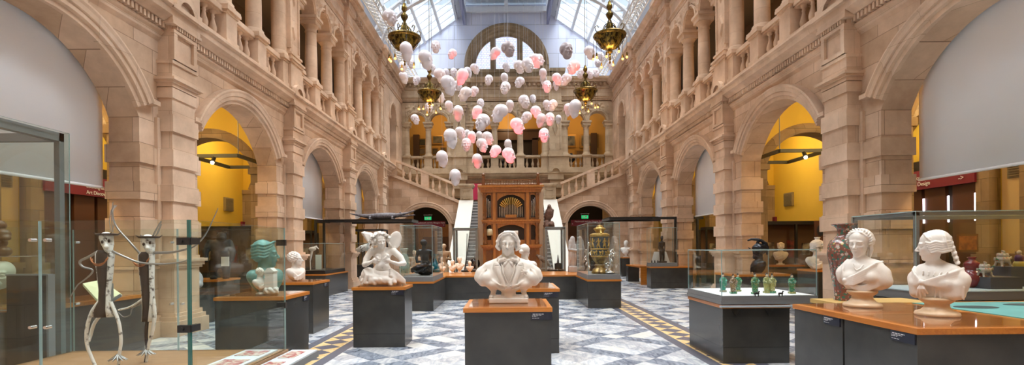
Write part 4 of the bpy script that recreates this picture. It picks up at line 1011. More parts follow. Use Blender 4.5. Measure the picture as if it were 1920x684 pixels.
    if ears:
        for s in (-1, 1):
            r = Rz(s * .22) @ Rx(-.15)
            e((s * .335, .03, -.04), (.026, .068, .108), .02, 'u', r); e((s * .365, .01, -.02), (.014, .036, .062), .015, 's', r)
    if neck:
        S.cap((0, .09, -.25), (0, .10, -.5 - neck), .185 if not female else .165, .20 if not female else .18, t, .1)
        for s in (-1, 1): S.cap((s * .15, .07, -.35), (s * .04, -.05, -.5 - neck), .03, .03, t, .03)
def curls(S, t, c, r, n, rad, seed=1, k=.03, zmin=-9, front=None, jit=.25):
    """lumps of hair scattered over an ellipsoid"""
    rs = np.random.RandomState(seed)
    for i in range(n):
        z = 1 - 2 * (i + .5) / n; a = i * 2.39996; q = math.sqrt(1 - z * z); d = np.array([q * math.cos(a), q * math.sin(a), z])
        p = np.array(c) + d * np.array(r)
        if p[2] < zmin or (front and front(p)): continue
        rr = rad * (1 + jit * (rs.rand() - .5) * 2); S.ell(p, (rr, rr, rr * .8), t, k)
def put_sculpt(name, me, loc, rz=0, label=None, cat=None, group=None, parent=None):
    o = link(name, me, parent, loc); o.rotation_euler = (0, 0, rz); return tag(o, label, cat, group)

# ================================================================= HANGING HEADS
HM = {}
for ex, sd in (('calm', 0), ('grin', 1), ('angry', 2), ('sad', 3), ('open', 4), ('shout', 5)):
    S = Sculpt((-.43, -.56, -.56), (.43, .52, .56), .017); head(S, T(), ex); me = S.mesh('head_' + ex, HEADM); HM[ex] = me
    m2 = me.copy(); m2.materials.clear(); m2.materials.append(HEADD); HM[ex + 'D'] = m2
EXW = {'calm': 'calm', 'grin': 'grinning', 'angry': 'scowling', 'sad': 'sad', 'open': 'open-mouthed', 'shout': 'shouting'}
# px, py, height px, yaw, expression, red light, shaded copy, roll, label
HEADS = [
 (731.4,33.7,31.5,70,'calm',0,0,8,'pale head in profile, topmost and furthest left, above the left chandelier'),
 (817,88.4,26,0,'angry',0,0,0,'scowling full-face head hanging in front of the white gable, left of the window'),
 (848,101.8,21,-55,'calm',.4,0,-5,'small pinkish head facing left in front of the white gable'),
 (762,97,35,165,'calm',0,0,0,'large head seen from behind just under the upper left chandelier bowl'),
 (798.5,112.6,35,135,'calm',0,0,10,'large head turned away, right of the upper left chandelier'),
 (809.3,130,21,60,'angry',0,0,10,'pink-cheeked head tucked below the large head right of the left chandelier'),
 (770.5,119.6,20,35,'calm',0,0,0,'small face among the bulbs of the upper left chandelier'),
 (755,126,22,-20,'calm',0,0,0,'pale head behind the left bulbs of the upper left chandelier'),
 (757,145.6,22,130,'calm',.2,0,5,'head below the bulbs of the upper left chandelier, beside the cornice'),
 (781.2,151.2,19,-45,'grin',.2,0,0,'small smiling head facing left at the bottom edge of the white gable'),
 (825,182,21,105,'calm',0,0,8,'small head turned right just under the lower left chandelier bowl'),
 (825.6,142.5,28,105,'calm',.2,0,6,'head turned right, upper left of the densest cluster'),
 (841,160,36,120,'calm',.25,0,10,'largest egg-shaped head of the densest cluster, ear to the right'),
 (837,138,18,160,'calm',0,0,0,'small head hidden behind the dense cluster of the upper left'),
 (851,137,20,5,'open',0,0,0,'laughing full face between two pink heads of the upper cluster'),
 (866,144,31,-140,'calm',1,0,-8,'head seen from behind glowing red on its right cheek, upper cluster'),
 (858.4,161,20,60,'grin',0,0,5,'small head behind the largest head of the dense cluster'),
 (872,176.7,28,-105,'calm',0,0,-6,'head in left profile below the red-cheeked head'),
 (889,172,21,-55,'open',.1,0,0,'small open-mouthed head facing left under the window sill, left'),
 (877.4,136,20,140,'calm',0,0,0,'small turned-away head right of the red-cheeked head'),
 (890.5,129.3,20,95,'calm',0,0,5,'small head overlapping the left foot of the arched window'),
 (842.3,200,22,150,'calm',0,0,0,'small turned-away head above the left gallery pilaster'),
 (859,212.6,29,180,'calm',.35,0,0,'head seen squarely from behind with a pink spot, above the lozenge pilaster'),
 (804.4,201.8,21,5,'grin',0,0,0,'grinning full face among the bulbs of the lower left chandelier'),
 (778.4,224,20,60,'calm',0,0,0,'small head facing right in front of the first end-gallery arch, furthest left'),
 (894,210.4,25,-130,'calm',1,0,-8,'red-lit head behind the big shouting head'),
 (901.4,194,19,20,'grin',0,0,0,'small smiling head above the red-lit head, below the window'),
 (928.2,100.4,24,-110,'calm',.5,0,-6,'pinkish head in front of the left window mullion'),
 (952.8,92.8,32,50,'sad',.1,1,0,'big sad head in the middle of the bright arched window'),
 (949.6,126.3,18.5,60,'sad',0,0,10,'small head at the foot of the middle window light'),
 (973.5,125.8,26,60,'open',0,0,10,'open-mouthed head in front of the window sill, right'),
 (989.6,123,29,55,'angry',0,0,6,'scowling shaded head in front of the window, overlapping two others'),
 (1003.7,114.5,28,75,'calm',.6,0,6,'head with a red chin behind the scowling shaded head'),
 (1011,112,22,95,'calm',.1,0,0,'pinkish head furthest behind at the right foot of the window'),
 (916.3,150.4,21.5,-30,'open',0,0,-4,'open-mouthed head facing left below the left window light'),
 (946,147,20,160,'calm',0,0,0,'small round head just above the sad head below the window'),
 (947.2,165.3,26,-35,'sad',0,0,-6,'sad head facing left over the end-wall modillions, centre'),
 (974.2,154.7,22,-60,'open',0,0,-8,'open-mouthed head in left profile below the window sill'),
 (1018,139,21,170,'calm',0,0,0,'turned-away head below the right foot of the window arch'),
 (1018.6,150,18,180,'calm',0,0,0,'small head half hidden under the turned-away head at the window foot'),
 (1025.6,163,25,12,'angry',.45,0,0,'scowling full face with red cheek, right of centre over the modillions'),
 (1062,96,34,32,'sad',0,1,0,'big dark backlit sad head against the right white gable'),
 (1106,99.5,26,110,'calm',.15,0,8,'mauve head turned right beside the upper right chandelier'),
 (1075,126.7,29,-60,'sad',.7,0,-8,'head facing left lit red and orange under the dark sad head'),
 (1089.8,138,21,-50,'grin',.1,0,-8,'smiling head facing left above the lower right chandelier'),
 (1106,139,20,45,'angry',.1,0,0,'creased face just above the lower right chandelier arms'),
 (1116.5,136.7,17.5,90,'grin',0,0,0,'smallest head right of the lower right chandelier rod'),
 (1044.6,148.6,23,105,'calm',.6,0,8,'head turned right with pink cheek beside the window pier'),
 (1061,149.5,24.5,-70,'calm',0,0,-8,'head in left profile touching the pink-cheeked head'),
 (1043,160,18,180,'calm',0,0,0,'small head behind the pink-cheeked pair right of the window'),
 (1126,106.5,18,60,'calm',0,0,0,'small head behind the left bulbs of the upper right chandelier'),
 (1121,119,17,0,'calm',0,0,0,'small head below the left bulbs of the upper right chandelier'),
 (1145.4,122.3,20,20,'angry',0,0,0,'small head behind the middle bulb of the upper right chandelier'),
 (1087.5,172,16,180,'calm',0,0,0,'small head half behind the lower right chandelier bowl'),
 (845.4,259.6,36,150,'calm',.1,0,8,'big head seen from behind, left of the grinning face'),
 (863.5,250,24.5,120,'calm',.15,0,0,'head behind the big turned-away head on the left'),
 (874.4,271.6,27,0,'grin',0,0,4,'shiny grinning full face at the left of the middle row'),
 (885.4,257,22,150,'calm',.7,0,0,'head with a red patch just above the grinning face'),
 (904.7,230,35,-50,'shout',0,0,-10,'big shouting head facing left in the middle'),
 (904,272.5,27,60,'angry',0,0,10,'scowling head facing right below the shouting head'),
 (914.2,259.5,26,65,'open',0,0,10,'open-mouthed head in right profile behind the scowling head'),
 (876,252,18,180,'calm',0,0,0,'small head half hidden behind the red-patched head'),
 (898.6,255,18,180,'calm',0,0,0,'small head hidden between the scowling and the red-patched head'),
 (829.3,298,31.5,155,'calm',0,0,6,'turned-away head in front of the stair handrail, lower left'),
 (895,302,28,170,'calm',.5,0,0,'turned-away head with a red side, above the organ corner'),
 (853.5,332.6,31.5,175,'calm',0,0,0,'lowest head, seen from behind above the left stair newel'),
 (937,212.6,35,-112,'calm',.2,0,-8,'big head in left profile in the centre of the cloud'),
 (956,198.6,22,180,'calm',0,0,0,'head seen squarely from behind right of the big centre profile'),
 (983,191,27,50,'grin',.15,0,4,'smirking head facing right, centre right'),
 (999.3,185.8,17.5,20,'grin',0,0,0,'small face behind the smirking head'),
 (1005.4,210.4,24.5,85,'calm',1,0,8,'head in right profile with red jaw, right of centre'),
 (987,220.5,23.5,-70,'calm',0,0,-8,'head in left profile beneath the smirking head'),
 (969.8,236.3,31,82,'open',1.3,0,12,'bright red head in right profile in the middle of the cloud'),
 (1014.2,226,26,-150,'calm',0,0,-8,'turned-away head behind the sad pink face'),
 (1031,224,27,10,'sad',.35,0,0,'sad pink full face, right of centre'),
 (1020.4,254,29,12,'open',.9,0,0,'open-mouthed full face half lit red, right pilaster'),
 (1025.3,197.5,20,150,'calm',0,0,0,'small egg-shaped head above the sad pink face, left of two'),
 (1036,198,23,-50,'calm',0,0,0,'small head above the sad pink face, right of two'),
 (928.6,284,25.5,-60,'angry',1.2,0,-8,'red head facing left above the organ'),
 (954,291.4,30,65,'open',1.4,0,10,'red open-mouthed head in right profile right above the organ'),
 (952.3,271,20,180,'calm',0,0,0,'pale head directly behind and above the red one over the organ'),
 (953.5,278,20,175,'calm',0,0,0,'pale head hidden between the red head over the organ and the one behind'),
 (1078,204,34,-165,'calm',.3,0,-6,'big smooth pinkish head seen from behind at the far right'),
 (1065,205.6,23,180,'calm',.1,0,0,'head peeping out left of the big smooth head at the far right'),
 (1047,224,17,180,'calm',0,0,0,'small head peeping out right of the sad pink face'),
]
HH = .5
WIRE = mat('steel_wire', (.55, .55, .58), .4, .6)
REDL = []; HUNG = []
for (px, py, hp, yaw, ex, red, dk, roll, lb) in HEADS:
    hi = HEADS.index((px, py, hp, yaw, ex, red, dk, roll, lb)); H0 = .5 * (1 + .09 * math.sin(hi * 2.4))
    for k_ in (1, 1.05, .95, 1.1, .9, 1.15, .86, 1.2, .82, 1.25, .78, 1.3):
        HH = H0 * k_; d = HH * 960 / hp; x, y, z = P(px, py, d)
        if all(math.hypot(x - q[0], y - q[1]) > .40 for q in HUNG) and all(math.hypot(x - q[0], y - q[1]) > .85 for q in ((-3.08, 15.3), (3.05, 15.3), (-3.15, 20.7), (3.15, 20.7))): break
    HUNG.append((x, y))
    view = math.degrees(math.atan2(-(x - CX), y))    # turn towards the camera
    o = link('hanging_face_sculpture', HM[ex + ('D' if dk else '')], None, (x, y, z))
    o.rotation_euler = (Matrix.Rotation(math.radians(yaw + view), 3, 'Z') @ Matrix.Rotation(math.radians(roll * .6), 3, 'X')).to_euler(); o.scale = (HH, HH, HH)
    tag(o, lb, 'head', 'floating heads')
    m = MB(); m.tube([(0, 0, 0), (0, 0, 1)], .0022, 4, caps=False); wv = m.build('hanging_wire', WIRE, None)
    zt = 11.75 + 3.3 * math.sin(math.acos(min(.99, abs(x) / 6.35)))
    M_ = Matrix.Translation((x, y, z + HH * .48)) @ Matrix.Diagonal((1, 1, zt - z - HH * .4, 1))
    wv.parent = o; R_ = Matrix.Translation((x, y, z)) @ o.rotation_euler.to_matrix().to_4x4() @ Matrix.Diagonal((HH, HH, HH, 1)); wv.matrix_parent_inverse = R_.inverted(); wv.matrix_basis = M_
    if red > .3: REDL.append((x, y, z, yaw, red))
# ================================================================= CHANDELIERS
def chandelier(x, y, label):
    zr = 7.88; r = empty('chandelier', (x, y, zr), label=label, cat='chandelier', group='brass chandeliers')
    R = .47
    m = MB(); m.lathe([(.05, -.40), (.16, -.385), (.27, -.31), (.37, -.17), (.425, -.03), (.44, .0), (.42, .0), (.36, -.15), (.26, -.29), (.15, -.36), (.05, -.375)], (0, 0, 0), 32); m.build('bowl', BRASS_P, r)
    m = MB(); m.lathe([(.43, -.045), (.485, -.03), (.495, 0), (.485, .03), (.43, .035)], (0, 0, 0), 32)
    for k in range(12): a = 2 * PI * k / 12; m.tube([(R * .96 * math.cos(a), R * .96 * math.sin(a), 0), (.41 * math.cos(a), .41 * math.sin(a), -.14), (.28 * math.cos(a), .28 * math.sin(a), -.32), (.1 * math.cos(a), .1 * math.sin(a), -.40)], .012, 5)
    m.build('rim', BRASS, r)
    m = MB(); m.lathe([(.03, -.60), (.045, -.57), (.02, -.53), (.075, -.50), (.08, -.46), (.03, -.42), (.06, -.39)], (0, 0, 0), 14)
    m.lathe([(.01, -.84), (.03, -.80), (.015, -.74), (.05, -.70), (.02, -.66), (.035, -.62)], (0, 0, 0), 12); m.build('finial', BRASS, r)
    m = MB(); m.lathe([(.04, -.1), (.05, .1), (.09, .3), (.03, .42), (.045, .5), (.105, .6), (.11, .66), (.04, .74), (.05, .78), (.09, .84), (.085, .92), (.05, .96), (.045, 1.02)], (0, 0, 0), 16); m.build('stem', BRASS, r)
    for k in range(6):
        a = 2 * PI * k / 6 + .3; c, s = math.cos(a), math.sin(a)
        m = MB(); m.tube([(.05 * c, .05 * s, .45), (.12 * c, .12 * s, .2), (.24 * c, .24 * s, .06), (.36 * c, .36 * s, .04), (.46 * c, .46 * s, .1), (.49 * c, .49 * s, .2), (.42 * c, .42 * s, .26), (.36 * c, .36 * s, .2)], .014, 6)
        m.tube([(.06 * c, .06 * s, .38), (.16 * c, .16 * s, .3), (.22 * c, .22 * s, .18), (.2 * c, .2 * s, .02)], .016, 6); m.build('scroll_arm', BRASS, r)
    m = MB(); m.tube([(0, 0, 1.0), (0, 0, 14.6 - zr)], .012, 6); m.tube([(.08, 0, 1.0), (.08, 0, 14.6 - zr)], .008, 5); m.build('suspension_rod', BRASS, r)
    for k in range(8):
        a = 2 * PI * (k + .5) / 8; rr = .50 if k % 2 else .46; c, s = rr * math.cos(a), rr * math.sin(a); L = -.62 - .08 * (k % 3)
        m = MB(); m.tube([(c * .92, s * .92, 0), (c, s, -.1), (c, s, L + .1)], .006, 5); m.lathe([(.02, 0), (.028, .04), (.02, .1)], (c, s, L + .03), 8); l = m.build('lamp_pendant', BRASS, r)
        m = MB(); m.sphere((c, s, L - .01), .036, 10, 8); m.build('bulb', BULB, l)
    LAMPS.append((x, y, zr - .65)); return r
BRASS_P = mat('pierced_brass', (.24, .17, .03), .35, .8, col2=(.03, .02, .006), scale=10, w=(.42, .56))
LAMPS = []
chandelier(-3.08, 15.3, 'brass bowl chandelier hanging high on the left, nearer one'); chandelier(3.05, 15.3, 'brass bowl chandelier hanging high on the right, nearer one')
chandelier(-3.15, 20.7, 'smaller-looking brass chandelier lower left, in front of the end-wall cornice'); chandelier(3.15, 20.7, 'smaller-looking brass chandelier lower right, in front of the end-wall cornice')
# security cameras
for e in (-1, 1):
    r = empty('security_camera', (e * 6.1, 19.3 if e < 0 else 18.0, 11.72), label='small dark security camera on the %s cornice edge' % ('left' if e < 0 else 'right'), cat='camera')
    m = MB(); m.tube([(0, 0, 0), (0, 0, .14), (-e * .18, -.05, .18)], .03, 8); m.build('bracket', GREYM, r)
    m = MB(); m.tube([(-e * .1, 0, .18), (-e * .36, -.14, .02)], .09, 12); m.sphere((-e * .36, -.14, .02), .095); m.build('housing', BLACK, r)

# ================================================================= PLINTHS, CASES
SHEETL = {}
def plinth(label, x0, x1, y0, y1, top=.97, name='plinth', woodm=None, plate=None, group='dark plinths', sheet=True, parts=1):
    r = empty(name, ((x0 + x1) / 2, (y0 + y1) / 2, 0), label=label, cat='plinth', group=group); cx, cy = (x0 + x1) / 2, (y0 + y1) / 2
    a, b, c, d = x0 - cx, x1 - cx, y0 - cy, y1 - cy
    m = MB(); m.box(a + .01, b - .01, c + .01, d - .01, .22, top - .045); m.build('body', DARKMETAL, r)
    m = MB(); m.box(a + .013, b - .013, c + .013, d - .013, 0, .217); m.build('kick_base', DARKMETAL, r)
    m = MB(); m.box(a - .004, b + .004, c - .004, d + .004, top - .045, top); m.build('wooden_top', woodm or WOOD, r)
    if plate:
        for (px_, side, w_) in plate:
            q = MB()
            if side == 'f': q.box(px_ - cx, px_ - cx + w_, c - .002, c + .01, top - .125, top - .048)
            elif side == 'r': q.box(b - .012, b + .004, px_ - cy, px_ - cy + w_, top - .125, top - .048)
            else: q.box(a - .002, a + .01, px_ - cy, px_ - cy + w_, top - .125, top - .048)
            pl = q.build('label_plate', PLATE, r)
            t = MB()
            for i, (zz, ww, th) in enumerate(((.065, .55, .005), (.078, .45, .003), (.088, .25, .003), (.108, .35, .002))):
                zz = top - zz
                n = int(ww * w_ / .006); 
                for k in range(n):
                    if (k * 7 + i * 3) % 5 == 0: continue
                    u = .012 + k * .006
                    if side == 'f': t.box(px_ - cx + u, px_ - cx + u + .0045, c - .0035, c - .001, zz - th, zz + .001)
                    elif side == 'r': t.box(b + .003, b + .0055, px_ - cy + u, px_ - cy + u + .0045, zz - th, zz + .001)
                    else: t.box(a - .0035, a - .001, px_ - cy + w_ - u - .0045, px_ - cy + w_ - u, zz - th, zz + .001)
            t.build('plate_lettering', INK, pl)
    if sheet:
        q = MB(); q.box(a + .05, b - .05, c + .035, d - .035, top + .001, top + .013); o = q.build('acrylic_sheet', ACRYL, None, (cx, cy, 0))
        tag(o, ('clear sheet on the ' + label)[:400] if False else SHEETL.get(label[:34], 'clear acrylic sheet on ' + ' '.join(label.split(',')[0].split()[:11])), 'sheet', 'acrylic sheets')
    return r
def pane(m, p0, p1, z0, z1, th=.012, mi=0):
    """vertical sheet between two plan points"""
    a, b = Vector((p0[0], p0[1])), Vector((p1[0], p1[1])); n = (b - a).normalized(); n = Vector((-n.y, n.x)) * th / 2
    vs = [(a + n), (b + n), (b - n), (a - n)]; v = [(q.x, q.y, z) for z in (z0, z1) for q in vs]
    m.add(v, [(0, 1, 5, 4), (2, 3, 7, 6)], 0); m.add(v, [(1, 2, 6, 5), (3, 0, 4, 7), (0, 3, 2, 1), (4, 5, 6, 7)], 1)
def glass_box(r, x0, x1, y0, y1, z0, z1, g=None, e=None, top=True, th=.012):
    """four panes and a lid, each a part of the showcase"""
    for p0, p1 in (((x0, y0), (x1, y0)), ((x1, y0), (x1, y1)), ((x1, y1), (x0, y1)), ((x0, y1), (x0, y0))):
        m = MB(); pane(m, p0, p1, z0, z1, th); m.build('glass_pane', [g or GLASS, e or EDGE], r)
    if top:
        m = MB(); v = [(x, y, z) for z in (z1, z1 + th) for (x, y) in ((x0, y0), (x1, y0), (x1, y1), (x0, y1))]
        m.add(v, [(0, 3, 2, 1), (4, 5, 6, 7)], 0); m.add(v, [(0, 1, 5, 4), (1, 2, 6, 5), (2, 3, 7, 6), (3, 0, 4, 7)], 1); m.build('glass_lid', [g or GLASS, e or EDGE], r)

plinth('dark grey plinth with wooden top under the gentleman bust, in the centre foreground', -.529, .388, 5.305, 6.2, plate=[(.17, 'f', .22)])
plinth('dark grey plinth half hidden behind the central foreground plinth', -.14, .71, 7.68, 8.9, plate=[(.47, 'f', .22)])
plinth('dark grey plinth with wooden top under the winged nude sculpture', -2.58, -1.72, 8.25, 8.9, plate=[(-1.95, 'f', .2)])
plinth('dark grey plinth behind the glass showcase, carrying the green bronze head', -3.94, -3.02, 6.74, 7.62, plate=[(7.4, 'r', .2)])
plinth('dark grey plinth under the white bust beside the green bronze head', -4.6, -3.72, 9.62, 10.5, plate=[(10.2, 'r', .2)])
plinth('dark cabinet with wooden top behind the glass showcase on the left', -6.05, -5.3, 5.7, 7.4, plate=None)
def cabinet(label, **k): return plinth(label, **k)
plinth('near half of the right foreground cabinet, under the left-profile bust', 2.95, 4.1, 3.78, 4.62, woodm=WOODY, plate=[(3.80, 'l', .24)])
plinth('far half of the right foreground cabinet, under the bust with plaited crown', 2.95, 4.1, 4.625, 5.42, woodm=WOODY, plate=[(4.66, 'l', .24)])
plinth('wooden-topped cabinet carrying the tall flowered vase', 3.45, 4.5, 5.46, 5.95, sheet=False, woodm=mat('golden_board', (.55, .36, .12), .4))
r = plinth('low table with a teal printed top at the far right', 4.16, 5.6, 3.9, 5.6, sheet=False, top=.96)
m = MB(); m.box(4.24 - 4.88, 5.56 - 4.88, -.72, .72, .96, .968); m.build('teal_print', mat('teal_print', (.12, .36, .33), .5, col2=(.10, .30, .28), scale=3), r)
m = MB()
for (cx_, cy_, rx_, ry_) in ((-.35, .28, .2, .12), (.1, -.25, .28, .14), (.3, .45, .2, .1)): m = MB(); m.lathe([(1, .969), (1, .971)], (cx_, cy_, 0), 24, sx=rx_, sy=ry_); m.build('dark_print', mat('dark_print', (.03, .06, .06), .5), r)
if 0: m.build('dark_print', mat('dark_print', (.03, .06, .06), .5), r)
plinth('dark plinth behind the figurine showcase, under the crested black helmet bust', 4.75, 5.95, 10.9, 11.9)
plinth('cabinet in the right aisle carrying the small cream bust', 7.6, 9.0, 15.6, 16.4, sheet=False)
plinth('cabinet in the right aisle carrying the helmeted white bust', 7.45, 9.4, 12.4, 13.3, sheet=False)
plinth('dark cabinet in the left aisle under the dark standing beast', -8.4, -6.75, 11.8, 12.8, top=.9, sheet=False)
plinth('small dark plinth by the last right pier, under a white bust', 5.95, 6.5, 26.9, 27.4, top=1.0, sheet=False)
plinth('dark cabinet under the glass bay against the second left pier', -7.0, -6.1, 17.0, 19.4, top=.75, sheet=False)
# U-shaped island in front of the organ
plinth('low dark block of the island, left arm under the black bronze showcase', -2.8, -1.94, 12.95, 15.5, top=.74, sheet=False)
plinth('low dark block of the island, right arm under the big gilt vase showcase', 1.99, 2.87, 13.2, 15.5, top=.74, sheet=False)
plinth('long low dark cabinet in front of the organ, left half with the child busts', -3.6, 0.0, 15.52, 17.9, top=.74, sheet=False)
plinth('long low dark cabinet in front of the organ, right half', 0.005, 2.87, 15.52, 17.9, top=.74, sheet=False)
# right low bench block and its end
plinth('low dark block against the third right pier, under the dark idol case', 5.3, 6.9, 19.2, 19.78, top=.81, sheet=False)
r = empty('bench', (0, 0, 0), label='low bench with an orange wooden end beside the third right pier block', cat='bench')
m = MB(); m.box(5.35, 5.9, 21.0, 23.4, .70, .76); m.build('seat', WOODY, r)
m = MB(); m.box(5.35, 5.85, 23.0, 23.4, 0, .70); m.build('end_panel', DARKMETAL, r)
m = MB(); m.box(5.4, 5.85, 21.0, 21.05, 0, .70); m.build('wooden_end', WOOD, r)

# ---- foreground left glass showcase with wire dancers
r = empty('glass_showcase', label='large frameless glass showcase in the left foreground with wooden deck', cat='display case')
X0, X1, Y0, Y1, ZD, ZT = -4.18, -2.18, 3.4, 4.85, .65, 1.80
m = MB(); m.box(X0 - .02, X1 + .02, Y0 - .02, Y1 + .02, ZD - .05, ZD); m.build('deck', DECK, r)
m = MB(); m.box(X0 + .02, X1 - .02, Y0 + .02, Y1 - .02, 0, ZD - .05); m.build('body', DARKMETAL, r)
xm = xat(75, Y0)
for a, b in (((X0, Y0), (xm - .005, Y0)), ((xm + .005, Y0), (X1, Y0)), ((X1, Y0), (X1, Y1)), ((xat(332, Y1), Y1), (X0, Y1)), ((X1, Y1), (xat(332, Y1) + .01, Y1)), ((X0, Y1), (X0, Y0))):
    m = MB(); pane(m, a, b, ZD, ZT, .014); m.build('glass_pane', [GLASSG, EDGE], r)
m = MB(); m.box(X1 - .012, X1 + .006, Y0 - .008, Y0 + .012, ZD, ZT); m.build('corner_edge', EDGEG, r)
for zz in (zat(352, 452, Y0), zat(352, 616, Y0)):
    m = MB(); m.box(X1 - .075, X1 + .01, Y0 - .018, Y0 + .016, zz - .024, zz + .024); m.box(X1 - .016, X1 + .016, Y0 - .01, Y0 + .09, zz - .022, zz + .022); m.tube([(X1 - .04, Y0 - .03, zz), (X1 - .04, Y0, zz)], .012, 10); m.build('hinge_clamp', BLACK, r)
for zz in (zat(520, 455, Y1), zat(520, 572, Y1)):
    m = MB(); m.box(X1 - .07, X1 + .012, Y1 - .02, Y1 + .016, zz - .028, zz + .028); m.build('hinge_clamp', BLACK, r)
for (px, py, yy) in ((62, 450, Y0), (90, 450, Y0), (62, 613, Y0), (90, 613, Y0), (145, 454, Y1), (145, 569, Y1), (322, 454, Y1), (342, 454, Y1), (322, 569, Y1), (342, 569, Y1)):
    q = P(px, py, yy); m = MB(); m.tube([(q[0], yy - .025, q[2]), (q[0], yy + .02, q[2])], .011, 12); m.build('glass_bolt', STEEL, r)
r = empty('information_shelf', label='low ledge with colour information panels along the right end of the foreground showcase', cat='shelf')
m = MB(); m.box(-2.155, -1.90, 3.45, 4.95, .56, .62); m.build('shelf_body', GREYB, r)
INFO = mat('info_panel', (.62, .68, .73), .35); PIC = mat('info_picture', (.35, .08, .08), .4, col2=(.55, .50, .42), scale=22, w=(.45, .55))
m = MB(); m.box(-2.15, -1.91, 3.47, 4.93, .62, .63); m.build('panel', INFO, r)
for y0, y1 in ((3.6, 4.0), (4.1, 4.4), (4.55, 4.85)): m = MB(); m.box(-2.12, -1.98, y0, y1, .631, .634); m.build('printed_picture', PIC, r)
r = empty('printed_panel', label='pale printed panel lying on the wooden deck inside the foreground showcase', cat='panel')
m = MB(); m.box(-2.52, -2.22, 4.0, 4.78, .651, .664); m.build('sheet', INFO, r)
m = MB(); m.box(-2.48, -2.26, 4.5, 4.72, .665, .668); m.build('printed_picture', PIC, r); m = MB(); m.box(-2.48, -2.26, 4.1, 4.35, .665, .668); m.build('printed_picture', PIC, r)
# tall grey-framed case further left
r = empty('tall_display_case', label='tall grey-framed glass case at the far left edge behind the showcase', cat='display case')
d = 5.6; xr = xat(122, d); xl = xr - 2.2; zt = 2.88; yn = 4.9
for nme, bx in (('post', (xr - .06, xr, d - .06, d, 0, zt)), ('post', (xr - .06, xr, yn - .9, yn - .84, 0, zt)), ('post', (xl, xl + .06, d - .06, d, 0, zt)), ('rail', (xr - .08, xr, yn - .9, d, zt - .09, zt)), ('rail', (xl, xr - .06, d - .06, d, zt - .09, zt))):
    m = MB(); m.box(*bx); m.build(nme, GREYM, r)
m = MB(); m.box(xr - .012, xr + .03, yn - .9, d + .03, .3, zt + .02); 
m = MB(); pane(m, (xr + .03, yn - .9), (xr + .03, d + .03), 0.3, zt + .01, .012); m.build('glass_pane', [GLASSG, EDGE], r)
m = MB(); pane(m, (xl, d + .03), (xr + .03, d + .03), 0.3, zt + .01, .012); m.build('glass_pane', [GLASSG, EDGE], r)
m = MB(); m.box(xl, xr, yn - .9, d, 0, .3); m.build('base', DARKMETAL, r)
for z_, y_ in ((1.55, 5.4), (.98, 5.4)):
    m = MB(); m.tube([(xr - 1.3, y_, z_), (xr - .1, y_, z_)], .008, 6); m.build('shelf_rod', STEEL, r)
r = empty('dark_display_panel', label='black upright panel with a pale edge standing inside the case at the far left', cat='panel')
a = P(12, 517, 5.2); b = P(88, 517, 5.2)
m = MB(); m.box(a[0], b[0], 5.2, 5.26, .3, a[2]); m.build('panel', BLACK, r); m = MB(); m.box(b[0], b[0] + .02, 5.19, 5.27, .3, a[2] + .01); m.box(a[0], b[0], 5.19, 5.27, a[2], a[2] + .015); m.build('pale_edge', GREYM, r)
q = P(3, 446, 5.3); S = Sculpt((-.16, -.12, -.22), (.16, .12, .22), .006)
for k in range(4): S.ell((.02 * (-1) ** k, 0, -.14 + k * .09), (.075 - .006 * k, .06, .055), k=.015)
S.ell((.06, -.02, .0), (.05, .04, .03)); put_sculpt('carved_figure', S.mesh('carved_figure', mat('dark_carved_wood', (.16, .07, .025), .4)), q, label='dark wooden carving at the left picture edge, above a white mask', cat='carving')
q = P(3, 516, 5.3); S = Sculpt((-.14, -.14, -.2), (.14, .14, .2), .006); head(S, T((0, 0, 0), .3, 25), 'open', ears=False); put_sculpt('white_mask', S.mesh('white_mask', mat('bone_white', (.7, .64, .5), .6)), q, label='bone white mask at the left picture edge, below a wooden carving', cat='mask')
# lectern panel
r = empty('reading_panel', label='pale sloping reading panel on the cabinet behind the wire dancers', cat='panel')
m = MB(); q0, q1, q2, q3 = P(155, 531, 6.1), P(190, 524, 6.6), P(229, 552, 6.6), P(182, 561, 6.1)
m.add([q0, q1, q2, q3] + [(v[0], v[1], v[2] - .03) for v in (q0, q1, q2, q3)], [(0, 1, 2, 3), (7, 6, 5, 4), (0, 4, 5, 1), (1, 5, 6, 2), (2, 6, 7, 3), (3, 7, 4, 0)]); m.build('board', mat('pale_card', (.72, .70, .42), .6), r)
m = MB(); f = lambda s_, t_: tuple(np.array(q0) * (1 - s_) * (1 - t_) + np.array(q1) * s_ * (1 - t_) + np.array(q2) * s_ * t_ + np.array(q3) * (1 - s_) * t_ + np.array((0, 0, .004)))
m.quad(f(.2, .15), f(.8, .15), f(.8, .85), f(.2, .85)); m.build('printed_sheet', mat('grey_print', (.35, .36, .34), .5), r)
m = MB(); m.tube([(q3[0], 6.3, .97), (q3[0] + .1, 6.35, 1.05)], .02); m.tube([(q0[0] + .15, 6.35, .97), (q0[0] + .15, 6.35, q0[2] - .02)], .02); m.build('stand', GREYM, r)

